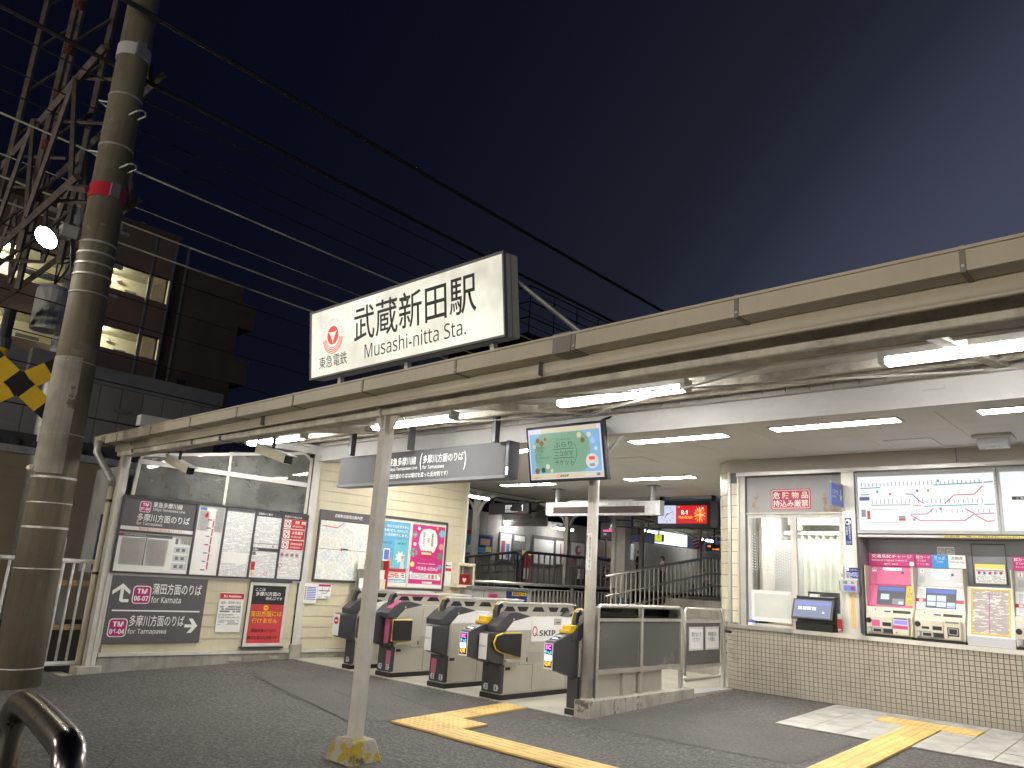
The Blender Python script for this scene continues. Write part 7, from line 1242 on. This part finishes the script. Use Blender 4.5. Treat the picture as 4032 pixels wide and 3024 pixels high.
# ---------------- turn lettering and bodies into meshes ----------------
def sans(s, bold):
    o_ = ''
    for ch in s:
        k = ord(ch)
        if 65 <= k <= 90: ch = chr((0x1D5D4 if bold else 0x1D5A0) + k - 65)
        elif 97 <= k <= 122: ch = chr((0x1D5EE if bold else 0x1D5BA) + k - 97)
        elif 48 <= k <= 57: ch = chr((0x1D7EC if bold else 0x1D7E2) + k - 48)
        o_ += ch
    return o_
tmp = []
for s, fr, a, b, w_, h_, m, parent, c, bold, name, vert in TX:
    cu = bpy.data.curves.new('t', 'FONT'); cu.body = sans(s, bold >= .012); cu.size = 1; cu.resolution_u = 2 if h_ < .08 else 4; cu.offset = bold * .55; cu.align_x = 'CENTER' if vert else 'LEFT'; cu.fill_mode = 'FRONT'
    if vert: cu.space_line = .86
    o = bpy.data.objects.new('t', cu); C.objects.link(o); tmp.append(o)
bpy.context.view_layer.update(); dg = bpy.context.evaluated_depsgraph_get()
for o, (s, fr, a, b, w_, h_, m, parent, c, bold, name, vert) in zip(tmp, TX):
    me = bpy.data.meshes.new_from_object(o.evaluated_get(dg)); me.name = name
    if len(me.vertices):
        xs_ = [v.co.x for v in me.vertices]; ys_ = [v.co.y for v in me.vertices]; x0, x1, y0, y1 = min(xs_), max(xs_), min(ys_), max(ys_)
        sx_, sy_ = w_ / max(1e-6, x1 - x0), h_ / max(1e-6, y1 - y0)
        Mx = Mof(parent).inverted() @ fr.M
        for v in me.vertices: v.co = Mx @ V((a + (v.co.x - x0) * sx_, b + (v.co.y - y0) * sy_, c))
        me.materials.clear(); me.materials.append(MT[m]); q = bpy.data.objects.new(name, me); C.objects.link(q); q.parent = parent; W[q.name] = Mof(parent)
for (o, t, rot, J, pose, top, sleeve, bottom, hk) in PJ:
    me = bpy.data.meshes.new_from_object(o.evaluated_get(dg)); me.name = 'body'; me.materials.clear()
    for k in (top, bottom, 'skin', 'black'): me.materials.append(MT[k])
    nk, pel, el = J['nk'][2], J['pel'][2], J['le']
    for p in me.polygons:
        c = p.center; p.use_smooth = True
        arm = abs(c.x) > .155 or (c.y > .10 and c.z > pel + .08 and c.z < nk - .1)
        if c.z > nk - .02: p.material_index = 2
        elif arm and c.z > pel - .15 and (c.y > .06 or c.z < el[2] + .06) and c.z > el[2] - .3 and not (pose == 'sit' and c.z < .6): p.material_index = 2
        elif pose == 'sit' and c.z < .58: p.material_index = 3 if c.z < .08 else 1
        elif c.z < pel + .04: p.material_index = 3 if c.z < .07 else 1
        else: p.material_index = 0
    me.transform(rot); b_ = bpy.data.objects.new('body', me); C.objects.link(b_); b_.parent = t
    hd, tp = V(J['hd']), V(J['tp']); ctr = (hd + tp) / 2; Mx = Matrix.Translation(t.location) @ rot
    g = G(Mx)                                            # hair: a cap over crown and back, longer for the bob
    prof = [(-.5, 1.0), (-.1, 1.08), (.35, 1.0), (.75, .7), (1.0, .12)]; n = 14; rr = .098; vs = []
    for zf, rf in prof:
        for k in range(n):
            an = 2 * PI * k / n; fw = math.sin(an); lift = 0 if hk == 'bob' and fw < .3 else max(0, fw) * .55
            drop = -.55 if hk == 'bob' and fw < .45 and zf == -.5 else 0
            vs.append((ctr.x + rr * .88 * rf * math.cos(an), ctr.y - .008 + rr * rf * fw * (.92 if fw > 0 else 1.08), ctr.z + .035 + (zf + lift * (1 - zf) + drop) * .10))
    g.add(vs, [(i * n + k, i * n + (k + 1) % n, (i + 1) * n + (k + 1) % n, (i + 1) * n + k) for i in range(4) for k in range(n)] + [tuple(range(4 * n, 5 * n))])
    g.obj('hair', 'hair', t, smooth=True)
    fc_ = V((0, .105, 0)) + ctr; g = G(Mx)
    for s_ in (-1, 1): g.box(s_ * .032 - .011, s_ * .032 + .011, fc_.y - .02, fc_.y - .008, fc_.z + .0, fc_.z + .010)
    g.obj('eyes', 'hair', t); G(Mx).prism([(fc_.y - .03, fc_.z + .0), (fc_.y + .012, fc_.z - .028), (fc_.y - .03, fc_.z - .035)], 'x', -.012, .012).obj('nose', 'skin', t)
    if pose == 'stand': G(Mx).prism([(fc_.y - .05, fc_.z - .02), (fc_.y + .004, fc_.z - .025), (fc_.y + .0, fc_.z - .075), (fc_.y - .05, fc_.z - .08)], 'x', -.05, .05).obj('face_mask', 'cloth_white', t, .01)
    else: G(Mx).box(-.022, .022, fc_.y - .025, fc_.y - .012, fc_.z - .058, fc_.z - .05).obj('mouth', 'red', t)
    for s_ in (-1, 1): G(Mx).box(s_ * .083 - .008, s_ * .083 + .008, ctr.y - .02, ctr.y + .012, ctr.z - .025, ctr.z + .03).obj('ear', 'skin', t, .004)
    if pose in ('stand', 'sit'):
        wz = (V(J['lw']) + V(J['rw'])) / 2; lb_ = 'phone in the hands of the standing person' if pose == 'stand' else ('phone held by the seated person in the dark shirt' if top == 'cloth_navy' else 'phone held by the white shirted person')
        ph = thing('mobile_phone', lb_, 'phone', tuple(Mx @ (wz + V((0, .10, .02))))); G(Mx).box(-.038, .038, wz.y + .07, wz.y + .085, wz.z - .0, wz.z + .15).obj('case', 'phone', ph, .003); G(Mx).box(-.034, .034, wz.y + .068, wz.y + .07, wz.z + .005, wz.z + .145).obj('screen', 'screen_white', ph)
    if pose == 'stand':
        bg_ = thing('shoulder_bag', 'dark grey bag slung across the standing person', 'bag', tuple(t.location + V((.1, -.1, .95)))); G(Mx).rrect(-.02, .24, .86, 1.10, -.26, -.12, .05).v
        g = G(Mx); g.prism([(.0, .84), (.26, .86), (.27, 1.02), (.22, 1.10), (.03, 1.09), (-.01, 1.0)], 'y', .13, .24); g.obj('pouch', 'grey_dark', bg_, .02); G(Mx).tube([(.12, .16, 1.09), (.05, .135, 1.25), (-.10, .06, 1.42), (-.12, -.02, 1.44), (-.05, -.13, 1.3), (.15, -.1, 1.08), (.2, .1, 1.06)], .012, 6).obj('strap', 'black', bg_)
for o in tmp: d_ = o.data; bpy.data.objects.remove(o); bpy.data.curves.remove(d_)
for q in PJ: bpy.data.objects.remove(q[0])
